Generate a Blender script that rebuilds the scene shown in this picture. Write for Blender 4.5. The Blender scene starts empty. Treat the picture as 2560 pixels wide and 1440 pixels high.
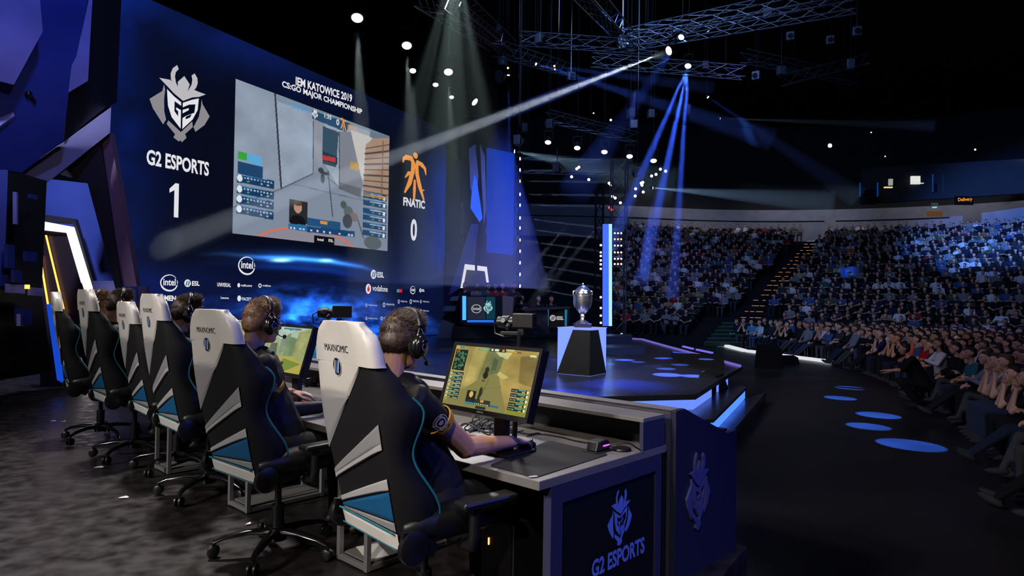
import bpy, bmesh, math, random
import numpy as np
from mathutils import Vector, Matrix, noise as mnoise
V = Vector
R = math.radians
random.seed(7)
rng = np.random.default_rng(7)
SC = bpy.context.scene
COL = SC.collection
# ------------------------------------------------------------------ camera
FPX, CAMH = 1680.0, 1.42
PITCH, ROLL = math.atan(24.6 / 1680), 0.0153
_r0, _f, _u0 = V((1, 0, 0)), V((0, math.cos(PITCH), math.sin(PITCH))), V((0, -math.sin(PITCH), math.cos(PITCH)))
_r = _r0 * math.cos(ROLL) + _u0 * math.sin(ROLL)
_u = _u0 * math.cos(ROLL) - _r0 * math.sin(ROLL)
CAM = V((0, 0, CAMH))
cd = bpy.data.cameras.new('camera'); cam = bpy.data.objects.new('camera', cd); COL.objects.link(cam)
cd.sensor_width = 36; cd.lens = FPX / 2560 * 36; cd.clip_start = 0.05; cd.clip_end = 300
m = Matrix((( _r.x, _u.x, -_f.x, 0), (_r.y, _u.y, -_f.y, 0), (_r.z, _u.z, -_f.z, CAMH), (0, 0, 0, 1)))
cam.matrix_world = m
SC.camera = cam

def ray(px, py):
    return _r * ((px - 1280) / FPX) + _u * (-(py - 720) / FPX) + _f
def onz(px, py, z=0.0):
    d = ray(px, py); return CAM + d * ((z - CAMH) / d.z)
def atY(px, py, Y):
    d = ray(px, py); return CAM + d * (Y / d.y)
def onpl(px, py, p0, n):
    d = ray(px, py); return CAM + d * ((p0 - CAM).dot(n) / d.dot(n))
def proj(p):
    q = V(p) - CAM; z = q.dot(_f)
    return 1280 + FPX * q.dot(_r) / z, 720 - FPX * q.dot(_u) / z
# ------------------------------------------------------------------ world, exposure
SC.view_settings.view_transform = 'Standard'; SC.view_settings.look = 'None'
SC.view_settings.exposure = 0.0; SC.view_settings.gamma = 1.0
try: SC.view_settings.use_curve_mapping = False
except Exception: pass
w = bpy.data.worlds.new('world'); SC.world = w; w.use_nodes = True
bg = w.node_tree.nodes['Background']; bg.inputs[0].default_value = (0.12, 0.2, 0.6, 1); bg.inputs[1].default_value = 0.006
cy = SC.cycles
cy.max_bounces = 5; cy.diffuse_bounces = 2; cy.glossy_bounces = 3; cy.transmission_bounces = 4
cy.transparent_max_bounces = 8; cy.volume_bounces = 0; cy.sample_clamp_indirect = 3.0; cy.blur_glossy = 1.0
cy.caustics_reflective = False; cy.caustics_refractive = False; cy.use_light_tree = True

def lin(c):
    return tuple((x / 255 / 12.92 if x / 255 <= 0.04045 else ((x / 255 + 0.055) / 1.055) ** 2.4) for x in c[:3])
def aim(o, target):
    o.rotation_euler = (V(target) - o.location).to_track_quat('-Z', 'Y').to_euler()
def spot(name, loc, target, power, col, size=30, blend=0.3, rad=0.1):
    l = bpy.data.lights.new(name, 'SPOT'); l.energy = power; l.color = col; l.spot_size = R(size); l.spot_blend = blend; l.shadow_soft_size = rad
    o = bpy.data.objects.new(name, l); o.location = loc; COL.objects.link(o); aim(o, target); return o
def area(name, loc, target, power, col, sx=2, sy=2, spread=180):
    l = bpy.data.lights.new(name, 'AREA'); l.shape = 'RECTANGLE'; l.size = sx; l.size_y = sy; l.energy = power; l.color = col; l.spread = R(spread)
    o = bpy.data.objects.new(name, l); o.location = loc; COL.objects.link(o); aim(o, target); return o
WARM, WHITE, COOL, BLUE, DBLUE = (1, .88, .74), (1, .96, .92), (.7, .82, 1), (.12, .25, 1), (.05, .1, 1)
# stage lamps over and behind the players' row
spot('key_lamp', (-7.2, -3.4, 5.8), (-1.4, 3.2, .95), 2300, (1, .93, .86), 34, .5, .25)
spot('top_lamp', (-1.2, 3.9, 7.6), (-.1, 3.0, .8), 950, (1, .9, .8), 30, .6, .3)
spot('top_lamp', (-4.2, 6.9, 7.6), (-2.6, 5.3, 1), 2600, (1, .93, .88), 50, .6, .3)
spot('key_lamp', (-8.5, -1.0, 6.5), (-3.6, 6.0, .9), 1900, (1, .93, .88), 40, .6, .25)
spot('key_lamp', (-6.6, -3.6, 6.5), (.3, 3.1, .8), 2200, (1, .92, .84), 15, .6, .2)
spot('arm_lamp', (-1.4, -3.4, 6.6), (-.08, 2.95, .8), 1500, (1, .88, .74), 17, .5, .15)
# frontal fill that players get from lamps over the wall side
spot('face_lamp', (-.5, 12, 6), (-2.3, 5.2, 1.2), 1500, (1, .93, .9), 40, .6, .3)
spot('side_wash', (7, 1.0, 5), (.7, 3.3, .4), 1300, DBLUE, 34, .6, .2)
spot('side_wash', (9, 8, 6), (-1, 4, .8), 110, (.1, .3, 1), 40, .6, .2)
# wide washes over the spectators
area('crowd_wash', (3, 20, 13), (14, 40, 2.5), 900, (.24, .42, .95), 8, 3, 120)
area('crowd_wash', (1, 9, 11), (12.5, 19, 0), 150, (.56, .54, 1), 5, 3, 120)
area('near_crowd_wash', (-1, 3, 8), (6, 9.5, 0), 7, (.8, .82, 1), 3, 2, 100)
spot('crowd_blue', (12, 24, 14), (34, 43, 5), 62000, (.10, .27, 1), 34, .8, .3)
spot('crowd_blue', (14, 22, 13), (18, 24, -.2), 2600, (.14, .2, 1), 26, .7, .2)
spot('crowd_blue', (5, 22, 12), (10.9, 29.5, 0), 5200, (.1, .42, 1), 7, .4, .1)
spot('crowd_blue', (8, 20, 13), (10, 44, 3.5), 5200, (.25, .25, 1), 22, .9, .3)
for a_, b_ in (((12, 49, 12.2), (13, 53.6, 7.6)), ((22, 49, 12.2), (23.4, 53.4, 7.6)), ((31, 45.6, 12.2), (33.6, 49.6, 7.4)), ((38, 39, 12.2), (42, 42, 7.4))): area('wall_wash', a_, b_, 62, (.86, .88, 1), 9, .4, 62)
# washes on the stage set
spot('set_wash', (-3.5, 5.5, 7.5), (-6.8, 8.3, 4.6), 900, (.2, .26, 1), 60, .8, .2)
spot('set_wash', (-6.5, 6.2, 8.2), (-6.9, 8.2, 5.8), 5000, (.62, .68, 1), 50, .8, .2)
spot('set_wash', (-2, 4, 5), (-7, 9.6, 2.2), 300, (.6, .5, .8), 40, .8, .2)
spot('set_wash', (0, 18, 9), (-1, 26, 3), 1500, (.25, .35, 1), 50, .8, .3)
spot('set_wash', (2, 16, 9), (-.6, 22.6, .8), 700, (.9, .92, 1), 12, .7, .2)
spot('stage_wash', (3, 20, 11), (-.3, 14, 0), 16000, (.06, .14, 1), 38, .8, .2)
area('trophy_added_soft', (-1.2, 8.2, 4.2), (1.35, 12.6, 1.3), 90, (1, .94, .86), 1.6, 1.6, 60)  # soft lights added so the trophy has something to reflect
area('trophy_added_soft', (4.2, 9.5, 5), (1.35, 12.6, 1.3), 60, (.5, .6, 1), 1.2, 2.4, 60)
spot('trophy_added_spot', (-.5, 9, 8), (1.3, 12.6, 1.6), 220, (1, .93, .84), 10, .5, .1)  # spot added to brighten the trophy
# ------------------------------------------------------------------ materials
_M = {}
def mat(name, col, rough=.5, metal=0., spec=.5, emit=0., ecol=None, var=0., vscale=6., bump=0., bscale=40., coat=0., objcol=False, vcol=None, sheen=0., alpha=1.):
    if name in _M: return _M[name]
    m = bpy.data.materials.new(name); m.use_nodes = True; nt = m.node_tree; N = nt.nodes; L = nt.links
    b = N['Principled BSDF']; c = lin(col) + (1,)
    b.inputs['Base Color'].default_value = c; b.inputs['Roughness'].default_value = rough; b.inputs['Metallic'].default_value = metal
    b.inputs['Specular IOR Level'].default_value = spec; b.inputs['Coat Weight'].default_value = coat; b.inputs['Sheen Weight'].default_value = sheen
    b.inputs['Alpha'].default_value = alpha
    src = None
    if objcol: src = N.new('ShaderNodeObjectInfo').outputs['Color']
    if vcol: a = N.new('ShaderNodeVertexColor'); a.layer_name = vcol; src = a.outputs['Color']
    if src: L.new(src, b.inputs['Base Color'])
    if var or bump:
        tc = N.new('ShaderNodeTexCoord')
    if var:
        nz = N.new('ShaderNodeTexNoise'); nz.inputs['Scale'].default_value = vscale; nz.inputs['Detail'].default_value = 6
        L.new(tc.outputs['Object'], nz.inputs['Vector'])
        mx = N.new('ShaderNodeMix'); mx.data_type = 'RGBA'; mx.blend_type = 'MULTIPLY'; mx.inputs[0].default_value = 1
        mr = N.new('ShaderNodeMapRange'); mr.inputs[1].default_value = .3; mr.inputs[2].default_value = .7; mr.inputs[3].default_value = 1 - var; mr.inputs[4].default_value = 1 + var
        L.new(nz.outputs[0], mr.inputs[0])
        if src: L.new(src, mx.inputs[6])
        else: mx.inputs[6].default_value = c
        L.new(mr.outputs[0], mx.inputs[7]); L.new(mx.outputs[2], b.inputs['Base Color'])
        mr2 = N.new('ShaderNodeMapRange'); mr2.inputs[1].default_value = .3; mr2.inputs[2].default_value = .7; mr2.inputs[3].default_value = max(.02, rough - var * .3); mr2.inputs[4].default_value = min(1, rough + var * .3)
        L.new(nz.outputs[0], mr2.inputs[0]); L.new(mr2.outputs[0], b.inputs['Roughness'])
    if bump:
        n2 = N.new('ShaderNodeTexNoise'); n2.inputs['Scale'].default_value = bscale; n2.inputs['Detail'].default_value = 4
        L.new(tc.outputs['Object'], n2.inputs['Vector'])
        bp = N.new('ShaderNodeBump'); bp.inputs['Strength'].default_value = bump; bp.inputs['Distance'].default_value = .01
        L.new(n2.outputs[0], bp.inputs['Height']); L.new(bp.outputs[0], b.inputs['Normal'])
    if emit:
        b.inputs['Emission Color'].default_value = (lin(ecol) if ecol else lin(col)) + (1,); b.inputs['Emission Strength'].default_value = emit
    _M[name] = m; return m
def emat(name, col, s=1.):
    """a surface that glows in its colour: lamp, LED, screen, also posters and banner"""
    if name in _M: return _M[name]
    m = bpy.data.materials.new(name); m.use_nodes = True; nt = m.node_tree; N = nt.nodes; L = nt.links
    b = N['Principled BSDF']; b.inputs['Base Color'].default_value = (.004, .004, .004, 1); b.inputs['Roughness'].default_value = 1; b.inputs['Specular IOR Level'].default_value = 0
    if isinstance(col, str):
        a = N.new('ShaderNodeVertexColor'); a.layer_name = col; L.new(a.outputs['Color'], b.inputs['Emission Color'])
    else: b.inputs['Emission Color'].default_value = lin(col) + (1,)
    b.inputs['Emission Strength'].default_value = s
    if s < 3: m.cycles.emission_sampling = 'NONE' if s < .35 else 'AUTO'
    _M[name] = m; return m
# ------------------------------------------------------------------ mesh builder
def frame(d):
    d = V(d).normalized(); a = V((0, 0, 1)) if abs(d.z) < .9 else V((1, 0, 0))
    x = d.cross(a).normalized(); return x, d.cross(x).normalized(), d
class MB:
    def __init__(s): s.v = []; s.f = []; s.mi = []; s.cur = 0
    def add(s, vs, fs, m=None):
        o = len(s.v); s.v += [tuple(p) for p in vs]; s.f += [tuple(i + o for i in f) for f in fs]; s.mi += [s.cur if m is None else m] * len(fs); return s
    def box(s, c, size, rz=0., M=None, m=None):
        hx, hy, hz = size[0] / 2, size[1] / 2, size[2] / 2
        vs = [V((x, y, z)) for x in (-hx, hx) for y in (-hy, hy) for z in (-hz, hz)]
        if M is not None: vs = [M @ p for p in vs]
        elif rz: vs = [Matrix.Rotation(rz, 3, 'Z') @ p for p in vs]
        return s.add([p + V(c) for p in vs], [(0, 1, 3, 2), (4, 6, 7, 5), (0, 4, 5, 1), (2, 3, 7, 6), (0, 2, 6, 4), (1, 5, 7, 3)], m)
    def beam(s, a, b, wd, h, up=(0, 0, 1), m=None):
        a, b = V(a), V(b); d = (b - a).normalized(); x = d.cross(V(up)).normalized(); y = x.cross(d)
        vs = [q + x * i * wd / 2 + y * j * h / 2 for q in (a, b) for i, j in ((-1, -1), (1, -1), (1, 1), (-1, 1))]
        return s.add(vs, [(3, 2, 1, 0), (4, 5, 6, 7), (0, 1, 5, 4), (1, 2, 6, 5), (2, 3, 7, 6), (3, 0, 4, 7)], m)
    def tube(s, pts, r, n=8, closed=False, m=None, cap=True, flat=1.):
        pts = [V(p) for p in pts]; k = len(pts); rs = r if isinstance(r, (list, tuple)) else [r] * k
        vs = []; px = None
        for i, p in enumerate(pts):
            a = pts[(i - 1) % k] if (i or closed) else p; b = pts[(i + 1) % k] if (i < k - 1 or closed) else p
            d = (b - a)
            d = d.normalized() if d.length > 1e-9 else V((0, 0, 1))
            if px is None: x, y, _ = frame(d)
            else:
                x = (px - d * px.dot(d)); x = x.normalized() if x.length > 1e-6 else frame(d)[0]; y = d.cross(x)
            px = x
            for j in range(n):
                t = 2 * math.pi * j / n; vs.append(p + (x * math.cos(t) + y * math.sin(t) * flat) * rs[i])
        fs = []
        for i in range(k if closed else k - 1):
            i2 = (i + 1) % k
            for j in range(n): fs.append((i * n + j, i * n + (j + 1) % n, i2 * n + (j + 1) % n, i2 * n + j))
        if cap and not closed: fs += [tuple(range(n - 1, -1, -1)), tuple((k - 1) * n + j for j in range(n))]
        return s.add(vs, fs, m)
    def cyl(s, a, b, r0, r1=None, n=16, m=None): return s.tube([a, b], [r0, r0 if r1 is None else r1], n, m=m)
    def lathe(s, prof, c=(0, 0, 0), n=24, axis=(0, 0, 1), m=None):
        x, y, z = frame(axis); 
        if abs(V(axis).normalized().z) > .999: x, y = V((1, 0, 0)), V((0, 1, 0)) * (1 if axis[2] > 0 else -1)
        vs = []; fs = []; k = len(prof); c = V(c)
        for r, h in prof:
            for j in range(n):
                t = 2 * math.pi * j / n; vs.append(c + (x * math.cos(t) + y * math.sin(t)) * max(r, 1e-4) + z * h)
        for i in range(k - 1):
            for j in range(n): fs.append((i * n + j, i * n + (j + 1) % n, (i + 1) * n + (j + 1) % n, (i + 1) * n + j))
        fs += [tuple(range(n - 1, -1, -1)), tuple((k - 1) * n + j for j in range(n))]
        return s.add(vs, fs, m)
    def ell(s, c, r, n=12, k=8, M=None, m=None):
        r = (r, r, r) if isinstance(r, (int, float)) else r; vs = []; fs = []
        for i in range(1, k):
            ph = math.pi * i / k
            for j in range(n):
                t = 2 * math.pi * j / n; vs.append(V((math.sin(ph) * math.cos(t) * r[0], math.sin(ph) * math.sin(t) * r[1], math.cos(ph) * r[2])))
        vs += [V((0, 0, r[2])), V((0, 0, -r[2]))]
        for i in range(k - 2):
            for j in range(n): fs.append((i * n + j, (i + 1) * n + j, (i + 1) * n + (j + 1) % n, i * n + (j + 1) % n))
        T, B = len(vs) - 2, len(vs) - 1
        for j in range(n): fs += [(T, j, (j + 1) % n), (B, (k - 2) * n + (j + 1) % n, (k - 2) * n + j)]
        if M is not None: vs = [M @ p for p in vs]
        return s.add([p + V(c) for p in vs], fs, m)
    def cap(s, a, b, r0, r1, n=10, m=None):
        """tapered capsule"""
        a, b = V(a), V(b); d = (b - a); d = d.normalized() if d.length > 1e-6 else V((0, 0, 1)); x, y, _ = frame(d); vs = []; fs = []; rings = []
        for q, r, sg in ((a, r0, -1), (b, r1, 1)):
            for ph in ((80, 50, 20) if sg < 0 else (20, 50, 80)):
                rings.append((q + d * sg * r * math.sin(R(ph)), r * math.cos(R(ph))))
        for q, r in rings:
            for j in range(n):
                t = 2 * math.pi * j / n; vs.append(q + (x * math.cos(t) + y * math.sin(t)) * r)
        for i in range(5):
            for j in range(n): fs.append((i * n + j, i * n + (j + 1) % n, (i + 1) * n + (j + 1) % n, (i + 1) * n + j))
        fs += [tuple(range(n - 1, -1, -1)), tuple(5 * n + j for j in range(n))]
        return s.add(vs, fs, m)
    def prism(s, pts, off, m=None):
        """3D polygon pts extruded by vector off"""
        k = len(pts); a = [V(p) for p in pts]; b = [p + V(off) for p in a]
        return s.add(a + b, [tuple(range(k - 1, -1, -1)), tuple(range(k, 2 * k))] + [(i, (i + 1) % k, k + (i + 1) % k, k + i) for i in range(k)], m)
    def poly(s, pts, m=None): return s.add([V(p) for p in pts], [tuple(range(len(pts)))], m)
    def mesh(s, name, mats, smooth=True, M=None):
        me = bpy.data.meshes.new(name); vs = s.v
        if M is not None: vs = [tuple(M @ V(p)) for p in vs]
        me.from_pydata(vs, [], s.f)
        for q in (mats if isinstance(mats, (list, tuple)) else [mats]): me.materials.append(q)
        me.polygons.foreach_set('material_index', s.mi)
        bm = bmesh.new(); bm.from_mesh(me); bmesh.ops.recalc_face_normals(bm, faces=bm.faces); bm.to_mesh(me); bm.free()
        if smooth: me.shade_smooth(); me.set_sharp_from_angle(angle=R(smooth if not isinstance(smooth, bool) else 38))
        return me
_MW = {}
def props(o, label=None, cat=None, group=None, kind=None):
    for k, v in (('label', label), ('category', cat), ('group', group), ('kind', kind)):
        if v: o[k] = v
    return o
def obj(name, mb, mats, parent=None, smooth=True, world=False, bevel=0.):
    M = None
    if parent is not None and world: M = _MW.get(parent.name, Matrix()).inverted()
    me = mb.mesh(name, mats, smooth, M) if isinstance(mb, MB) else mb
    o = bpy.data.objects.new(name, me); COL.objects.link(o)
    if parent is not None: o.parent = parent; _MW[o.name] = _MW.get(parent.name, Matrix())
    if bevel:
        md = o.modifiers.new('bevel', 'BEVEL'); md.width = bevel; md.segments = 2; md.limit_method = 'ANGLE'; md.angle_limit = R(40); md.harden_normals = False
    return o
def thing(name, label, cat, loc=(0, 0, 0), rz=0., group=None, kind=None):
    o = bpy.data.objects.new(name, None); o.empty_display_size = .1; COL.objects.link(o)
    o.location = loc; o.rotation_euler = (0, 0, rz); _MW[o.name] = Matrix.Translation(V(loc)) @ Matrix.Rotation(rz, 4, 'Z')
    return props(o, label, cat, group, kind)
def struct(name, mb, mats, smooth=False, **k):
    return props(obj(name, mb, mats, smooth=smooth, **k), kind='structure')
def single(name, mb, mats, label, cat, group=None, kind=None, smooth=True, bevel=0.):
    """one-mesh thing; origin moved to its base"""
    xs = np.array(mb.v); c = V(((xs[:, 0].min() + xs[:, 0].max()) / 2, (xs[:, 1].min() + xs[:, 1].max()) / 2, xs[:, 2].min()))
    me = mb.mesh(name, mats, smooth, Matrix.Translation(-c)); o = obj(name, me, None, bevel=bevel); o.location = c
    _MW[o.name] = Matrix.Translation(c)
    return props(o, label, cat, group, kind)
def copy_tree(o, parent=None):
    c = o.copy(); COL.objects.link(c)
    if parent is not None: c.parent = parent
    _MW[c.name] = _MW.get(o.name, Matrix())
    for ch in list(o.children): copy_tree(ch, c)
    return c
def dup(o, loc, rz, label=None, group=None, cat=None):
    c = copy_tree(o); c.location = loc; c.rotation_euler = (0, 0, rz); _MW[c.name] = Matrix.Translation(V(loc)) @ Matrix.Rotation(rz, 4, 'Z')
    props(c, label, cat, group); return c
TMPS = bpy.data.scenes.new('workbench')
def tmp_eval(o):
    """the mesh of o with its modifiers applied, worked out apart from the scene"""
    TMPS.collection.objects.link(o); 
    with bpy.context.temp_override(scene=TMPS, view_layer=TMPS.view_layers[0]): dg = bpy.context.evaluated_depsgraph_get()
    dg.update()
    me = bpy.data.meshes.new_from_object(o.evaluated_get(dg)); bpy.data.objects.remove(o); return me
_TXT = {}
def text_mb(s, bold=0., depth=0.):
    """outline text as mesh data: verts list (x, y) normalised to width 1, faces, aspect"""
    key = (s, bold)
    if key not in _TXT:
        cu = bpy.data.curves.new('t', 'FONT'); cu.body = s; cu.align_x = 'LEFT'; cu.offset = bold; cu.resolution_u = 3
        o = bpy.data.objects.new('t', cu); me = tmp_eval(o); vs = np.array([tuple(v.co)[:2] for v in me.vertices]); fs = [tuple(p.vertices) for p in me.polygons]
        bpy.data.curves.remove(cu); bpy.data.meshes.remove(me)
        mn, mx = vs.min(0), vs.max(0); _TXT[key] = ((vs - mn) / (mx - mn), fs)
    return _TXT[key]
def add_text(mb, s, o, ex, ey, bold=.02, m=None):
    """text stretched over the parallelogram o, o+ex, o+ey (3D)"""
    vs, fs = text_mb(s, bold); o, ex, ey = V(o), V(ex), V(ey)
    mb.add([o + ex * float(a) + ey * float(b) for a, b in vs], fs, m); return mb
def remesh(mb_or_me, voxel, smooth_it=3, name='m', mats=None, dec=None):
    """one continuous surface from overlapping solids, baked"""
    me = mb_or_me.mesh(name, mats, True) if isinstance(mb_or_me, MB) else mb_or_me
    o = bpy.data.objects.new('tmp', me)
    r = o.modifiers.new('r', 'REMESH'); r.mode = 'VOXEL'; r.voxel_size = voxel; r.use_smooth_shade = True
    if smooth_it: q = o.modifiers.new('s', 'SMOOTH'); q.factor = .5; q.iterations = smooth_it
    if dec: q = o.modifiers.new('d', 'DECIMATE'); q.ratio = dec
    out = tmp_eval(o); out.name = name
    out.materials.clear()
    for q in (mats if isinstance(mats, (list, tuple)) else [mats]): out.materials.append(q)
    out.shade_smooth()
    return out
def grid_mesh(name, P, colors, m):
    """vertex-coloured surface of a lit screen: P (h,w,3), colors (h,w,3) sRGB 0-255"""
    h, w_ = P.shape[:2]; me = bpy.data.meshes.new(name); me.vertices.add(h * w_); me.vertices.foreach_set('co', P.reshape(-1).astype(np.float32))
    i = np.arange((h - 1) * (w_ - 1)); r, c = i // (w_ - 1), i % (w_ - 1); a = r * w_ + c
    q = np.stack([a, a + 1, a + w_ + 1, a + w_], 1).reshape(-1)
    me.loops.add(len(q)); me.loops.foreach_set('vertex_index', q); me.polygons.add(len(i)); me.polygons.foreach_set('loop_start', np.arange(len(i)) * 4)
    me.update(); x = np.clip(colors.reshape(-1, 3), 0, 255) / 255
    l = np.where(x <= .04045, x / 12.92, ((x + .055) / 1.055) ** 2.4)
    at = me.color_attributes.new('Col', 'FLOAT_COLOR', 'POINT'); at.data.foreach_set('color', np.concatenate([l, np.ones((len(l), 1))], 1).reshape(-1).astype(np.float32))
    me.materials.append(m); return me
# ---- tiny rasteriser for the pictures the screens show
class Canvas:
    def __init__(s, w, h, bgc=(0, 0, 0)):
        s.w, s.h = w, h; s.a = np.zeros((h, w, 3)) + np.array(bgc, float); s.X, s.Y = np.meshgrid((np.arange(w) + .5) / w, (np.arange(h) + .5) / h)
    def put(s, mask, col, al=1.):
        mk = (mask * al)[..., None]; s.a = s.a * (1 - mk) + np.array(col, float) * mk
    def poly(s, pts, col, al=1.):
        ins = np.zeros(s.X.shape, bool); k = len(pts)
        for i in range(k):
            x1, y1 = pts[i]; x2, y2 = pts[(i + 1) % k]
            c = ((y1 > s.Y) != (y2 > s.Y)); t = (x2 - x1) * (s.Y - y1) / ((y2 - y1) if y2 != y1 else 1e-9) + x1
            ins ^= c & (s.X < t)
        s.put(ins.astype(float), col, al)
    def rect(s, x0, y0, x1, y1, col, al=1.): s.put(((s.X >= x0) & (s.X < x1) & (s.Y >= y0) & (s.Y < y1)).astype(float), col, al)
    def ell(s, cx, cy, rx, ry, col, al=1., ring=0., soft=0.):
        d = np.sqrt(((s.X - cx) / rx) ** 2 + ((s.Y - cy) / ry) ** 2)
        mk = (np.clip((1 - d) / soft, 0, 1) if soft else (d < 1).astype(float)); 
        if ring: mk = np.exp(-((d - 1) / ring) ** 2)
        s.put(mk, col, al)
    def line(s, x0, y0, x1, y1, wd, col, al=1.):
        dx, dy = x1 - x0, y1 - y0; L2 = dx * dx + dy * dy; t = np.clip(((s.X - x0) * dx + (s.Y - y0) * dy) / L2, 0, 1)
        s.put((np.hypot(s.X - x0 - t * dx, s.Y - y0 - t * dy) < wd).astype(float), col, al)
    def grain(s, amt, cells=8, seed=1):
        g = np.random.default_rng(seed); f = np.zeros(s.X.shape)
        for o in range(4):
            n = cells * 2 ** o; z = g.random((n + 2, n + 2)); x = s.X * n; y = s.Y * n; i = x.astype(int); j = y.astype(int); u = x - i; v = y - j; u = u * u * (3 - 2 * u); v = v * v * (3 - 2 * v)
            f += (z[j, i] * (1 - u) * (1 - v) + z[j, i + 1] * u * (1 - v) + z[j + 1, i] * (1 - u) * v + z[j + 1, i + 1] * u * v - .5) / 2 ** o
        s.a = s.a * (1 + amt * f[..., None])
# ------------------------------------------------------------------ emblems, drawn once in flat unit coordinates (x right, y up)
def _lu(pts): return [((x - 902) / 143, (525 - y) / 195) for x, y in pts]
KNIGHT_GREY = [_lu(p) for p in (
    [(822,451),(815,485),(760,542),(775,582),(822,648),(835,620),(826,582),(824,522),(828,471)],
    [(1002,464),(1008,488),(1045,541),(1020,594),(975,642),(965,620),(990,560),(1000,500)],
    [(845,621),(905,663),(958,593),(962,621),(925,667),(932,685),(910,714),(905,705),(895,713),(870,699),(878,682),(838,641)])]
KNIGHT_HELM = [_lu(p) for p in (
    [(880,331),(860,355),(851,385),(853,412),(864,441),(885,460),(890,448),(876,420),(871,392),(875,368),(888,349)],
    [(965,342),(979,362),(981,388),(973,415),(950,447),(925,462),(940,430),(951,405),(954,379),(950,358)],
    [(800,425),(850,417),(868,435),(886,456),(885,414),(915,374),(942,407),(930,453),(960,427),(985,430),(1023,431),(990,455),(955,470),(912,502),(868,478),(838,454)])]
KNIGHT_FACE = [_lu(p) for p in (
    [(836,468),(870,494),(903,512),(903,530),(872,516),(872,566),(890,588),(890,562),(880,556),(880,545),(903,552),(903,646),(860,600),(842,548)],
    [(911,512),(955,482),(988,464),(984,525),(960,582),(911,646),(911,590),(955,556),(948,575),(926,592),(926,575),(968,545),(972,500),(940,512),(911,535)],
    [(911,548),(940,530),(940,540),(911,566)])]
def tri(mb, pts, place, off, m=None, depth=0.):
    """concave flat polygon via place(x, y, off)"""
    from mathutils.geometry import tessellate_polygon
    t = tessellate_polygon([[V((x, y, 0)) for x, y in pts]])
    k = len(pts)
    if not depth: mb.add([place(x, y, off) for x, y in pts], [tuple(q) for q in t], m)
    else:
        mb.add([place(x, y, off) for x, y in pts] + [place(x, y, off + depth) for x, y in pts],
               [tuple(q) for q in t] + [tuple(i + k for i in q) for q in t] + [(i, (i + 1) % k, k + (i + 1) % k, k + i) for i in range(k)], m)
def knight(mb, place, ms=(0, 1, 2), depth=0.):
    for grp, m, o in ((KNIGHT_GREY, ms[0], 0), (KNIGHT_HELM, ms[1], 0), (KNIGHT_FACE, ms[2], 0)):
        for p in grp: tri(mb, p, place, o, m, depth)
def ribbon(mb, pts, wd, place, off=0., m=None, depth=0.):
    L, Rr = [], []; k = len(pts); wd = wd if isinstance(wd, (list, tuple)) else [wd] * k
    for i in range(k):
        a = pts[max(0, i - 1)]; b = pts[min(k - 1, i + 1)]; dx, dy = b[0] - a[0], b[1] - a[1]; l = math.hypot(dx, dy) or 1
        nx, ny = -dy / l * wd[i] / 2, dx / l * wd[i] / 2; L.append((pts[i][0] + nx, pts[i][1] + ny)); Rr.append((pts[i][0] - nx, pts[i][1] - ny))
    vs = [place(x, y, off) for x, y in L + Rr]; mb.add(vs, [(i, i + 1, k + i + 1, k + i) for i in range(k - 1)], m)
def disc(mb, cx, cy, rx, ry, place, off=0., m=None, n=24, inner=0.):
    if inner:
        vs = [place(cx + rx * f * math.cos(2 * math.pi * i / n), cy + ry * f * math.sin(2 * math.pi * i / n), off) for f in (1, inner) for i in range(n)]
        mb.add(vs, [(i, (i + 1) % n, n + (i + 1) % n, n + i) for i in range(n)], m)
    else: mb.add([place(cx + rx * math.cos(2 * math.pi * i / n), cy + ry * math.sin(2 * math.pi * i / n), off) for i in range(n)], [tuple(range(n))], m)
def chair_badge(mb, place, ms=(0, 1, 2), n=20):
    """round badge with three slanted slashes: ms = ring/light, dark, blue; unit radius"""
    disc(mb, 0, 0, 1, 1, place, 0, ms[0], n); disc(mb, 0, 0, .9, .9, place, .001, ms[1], n)
    for x0, c in ((-.5, ms[0]), (-.06, ms[2]), (.34, ms[0])):
        pts = [(x0 - .28, -.62), (x0 - .02, -.72), (x0 + .34, .6), (x0 + .12, .7)]
        pts = [(max(-.8, min(.8, x)), y) for x, y in pts]
        mb.add([place(x, y, .002) for x, y in pts], [(0, 1, 2, 3)], c)
def esl(mb, place, ms=(0, 1, 2), txt='ESL', tw=2.4):
    """disc with slashes at (0,0) radius 1, lettering to its right"""
    disc(mb, 0, 0, 1, 1, place, 0, ms[0], 20)
    for x0, c in ((-.35, ms[1]), (.05, ms[2]), (.42, ms[1])):
        mb.add([place(x, y, .004) for x, y in [(x0 - .3, -.6), (x0 - .08, -.7), (x0 + .28, .55), (x0 + .08, .68)]], [(0, 1, 2, 3)], c)
    o = place(1.3, -.62, .004); add_text(mb, txt, o, place(1.3 + tw, -.62, .004) - o, place(1.3, .62, .004) - o, .03, ms[0])
def intel(mb, place, m=0):
    """open ring and lettering, ring radius 1 wide .92 high"""
    pts = [(1.02 * math.cos(R(a)) , .86 * math.sin(R(a)) + .03 * math.sin(R(a * 2))) for a in range(35, 360 - 12, 12)]
    wd = [.05 + .09 * abs(math.sin(math.pi * (i / len(pts)))) + (.06 if i > len(pts) * .55 else 0) for i in range(len(pts))]
    ribbon(mb, pts, wd, place, 0, m)
    ribbon(mb, [(1.02 * math.cos(R(a)), .86 * math.sin(R(a))) for a in range(-6, 30, 9)], [.1, .09, .07, .05], place, 0, m)
    o = place(-.72, -.3, .003); add_text(mb, 'intel', o, place(.78, -.3, .003) - o, place(-.72, .46, .003) - o, .02, m)
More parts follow.
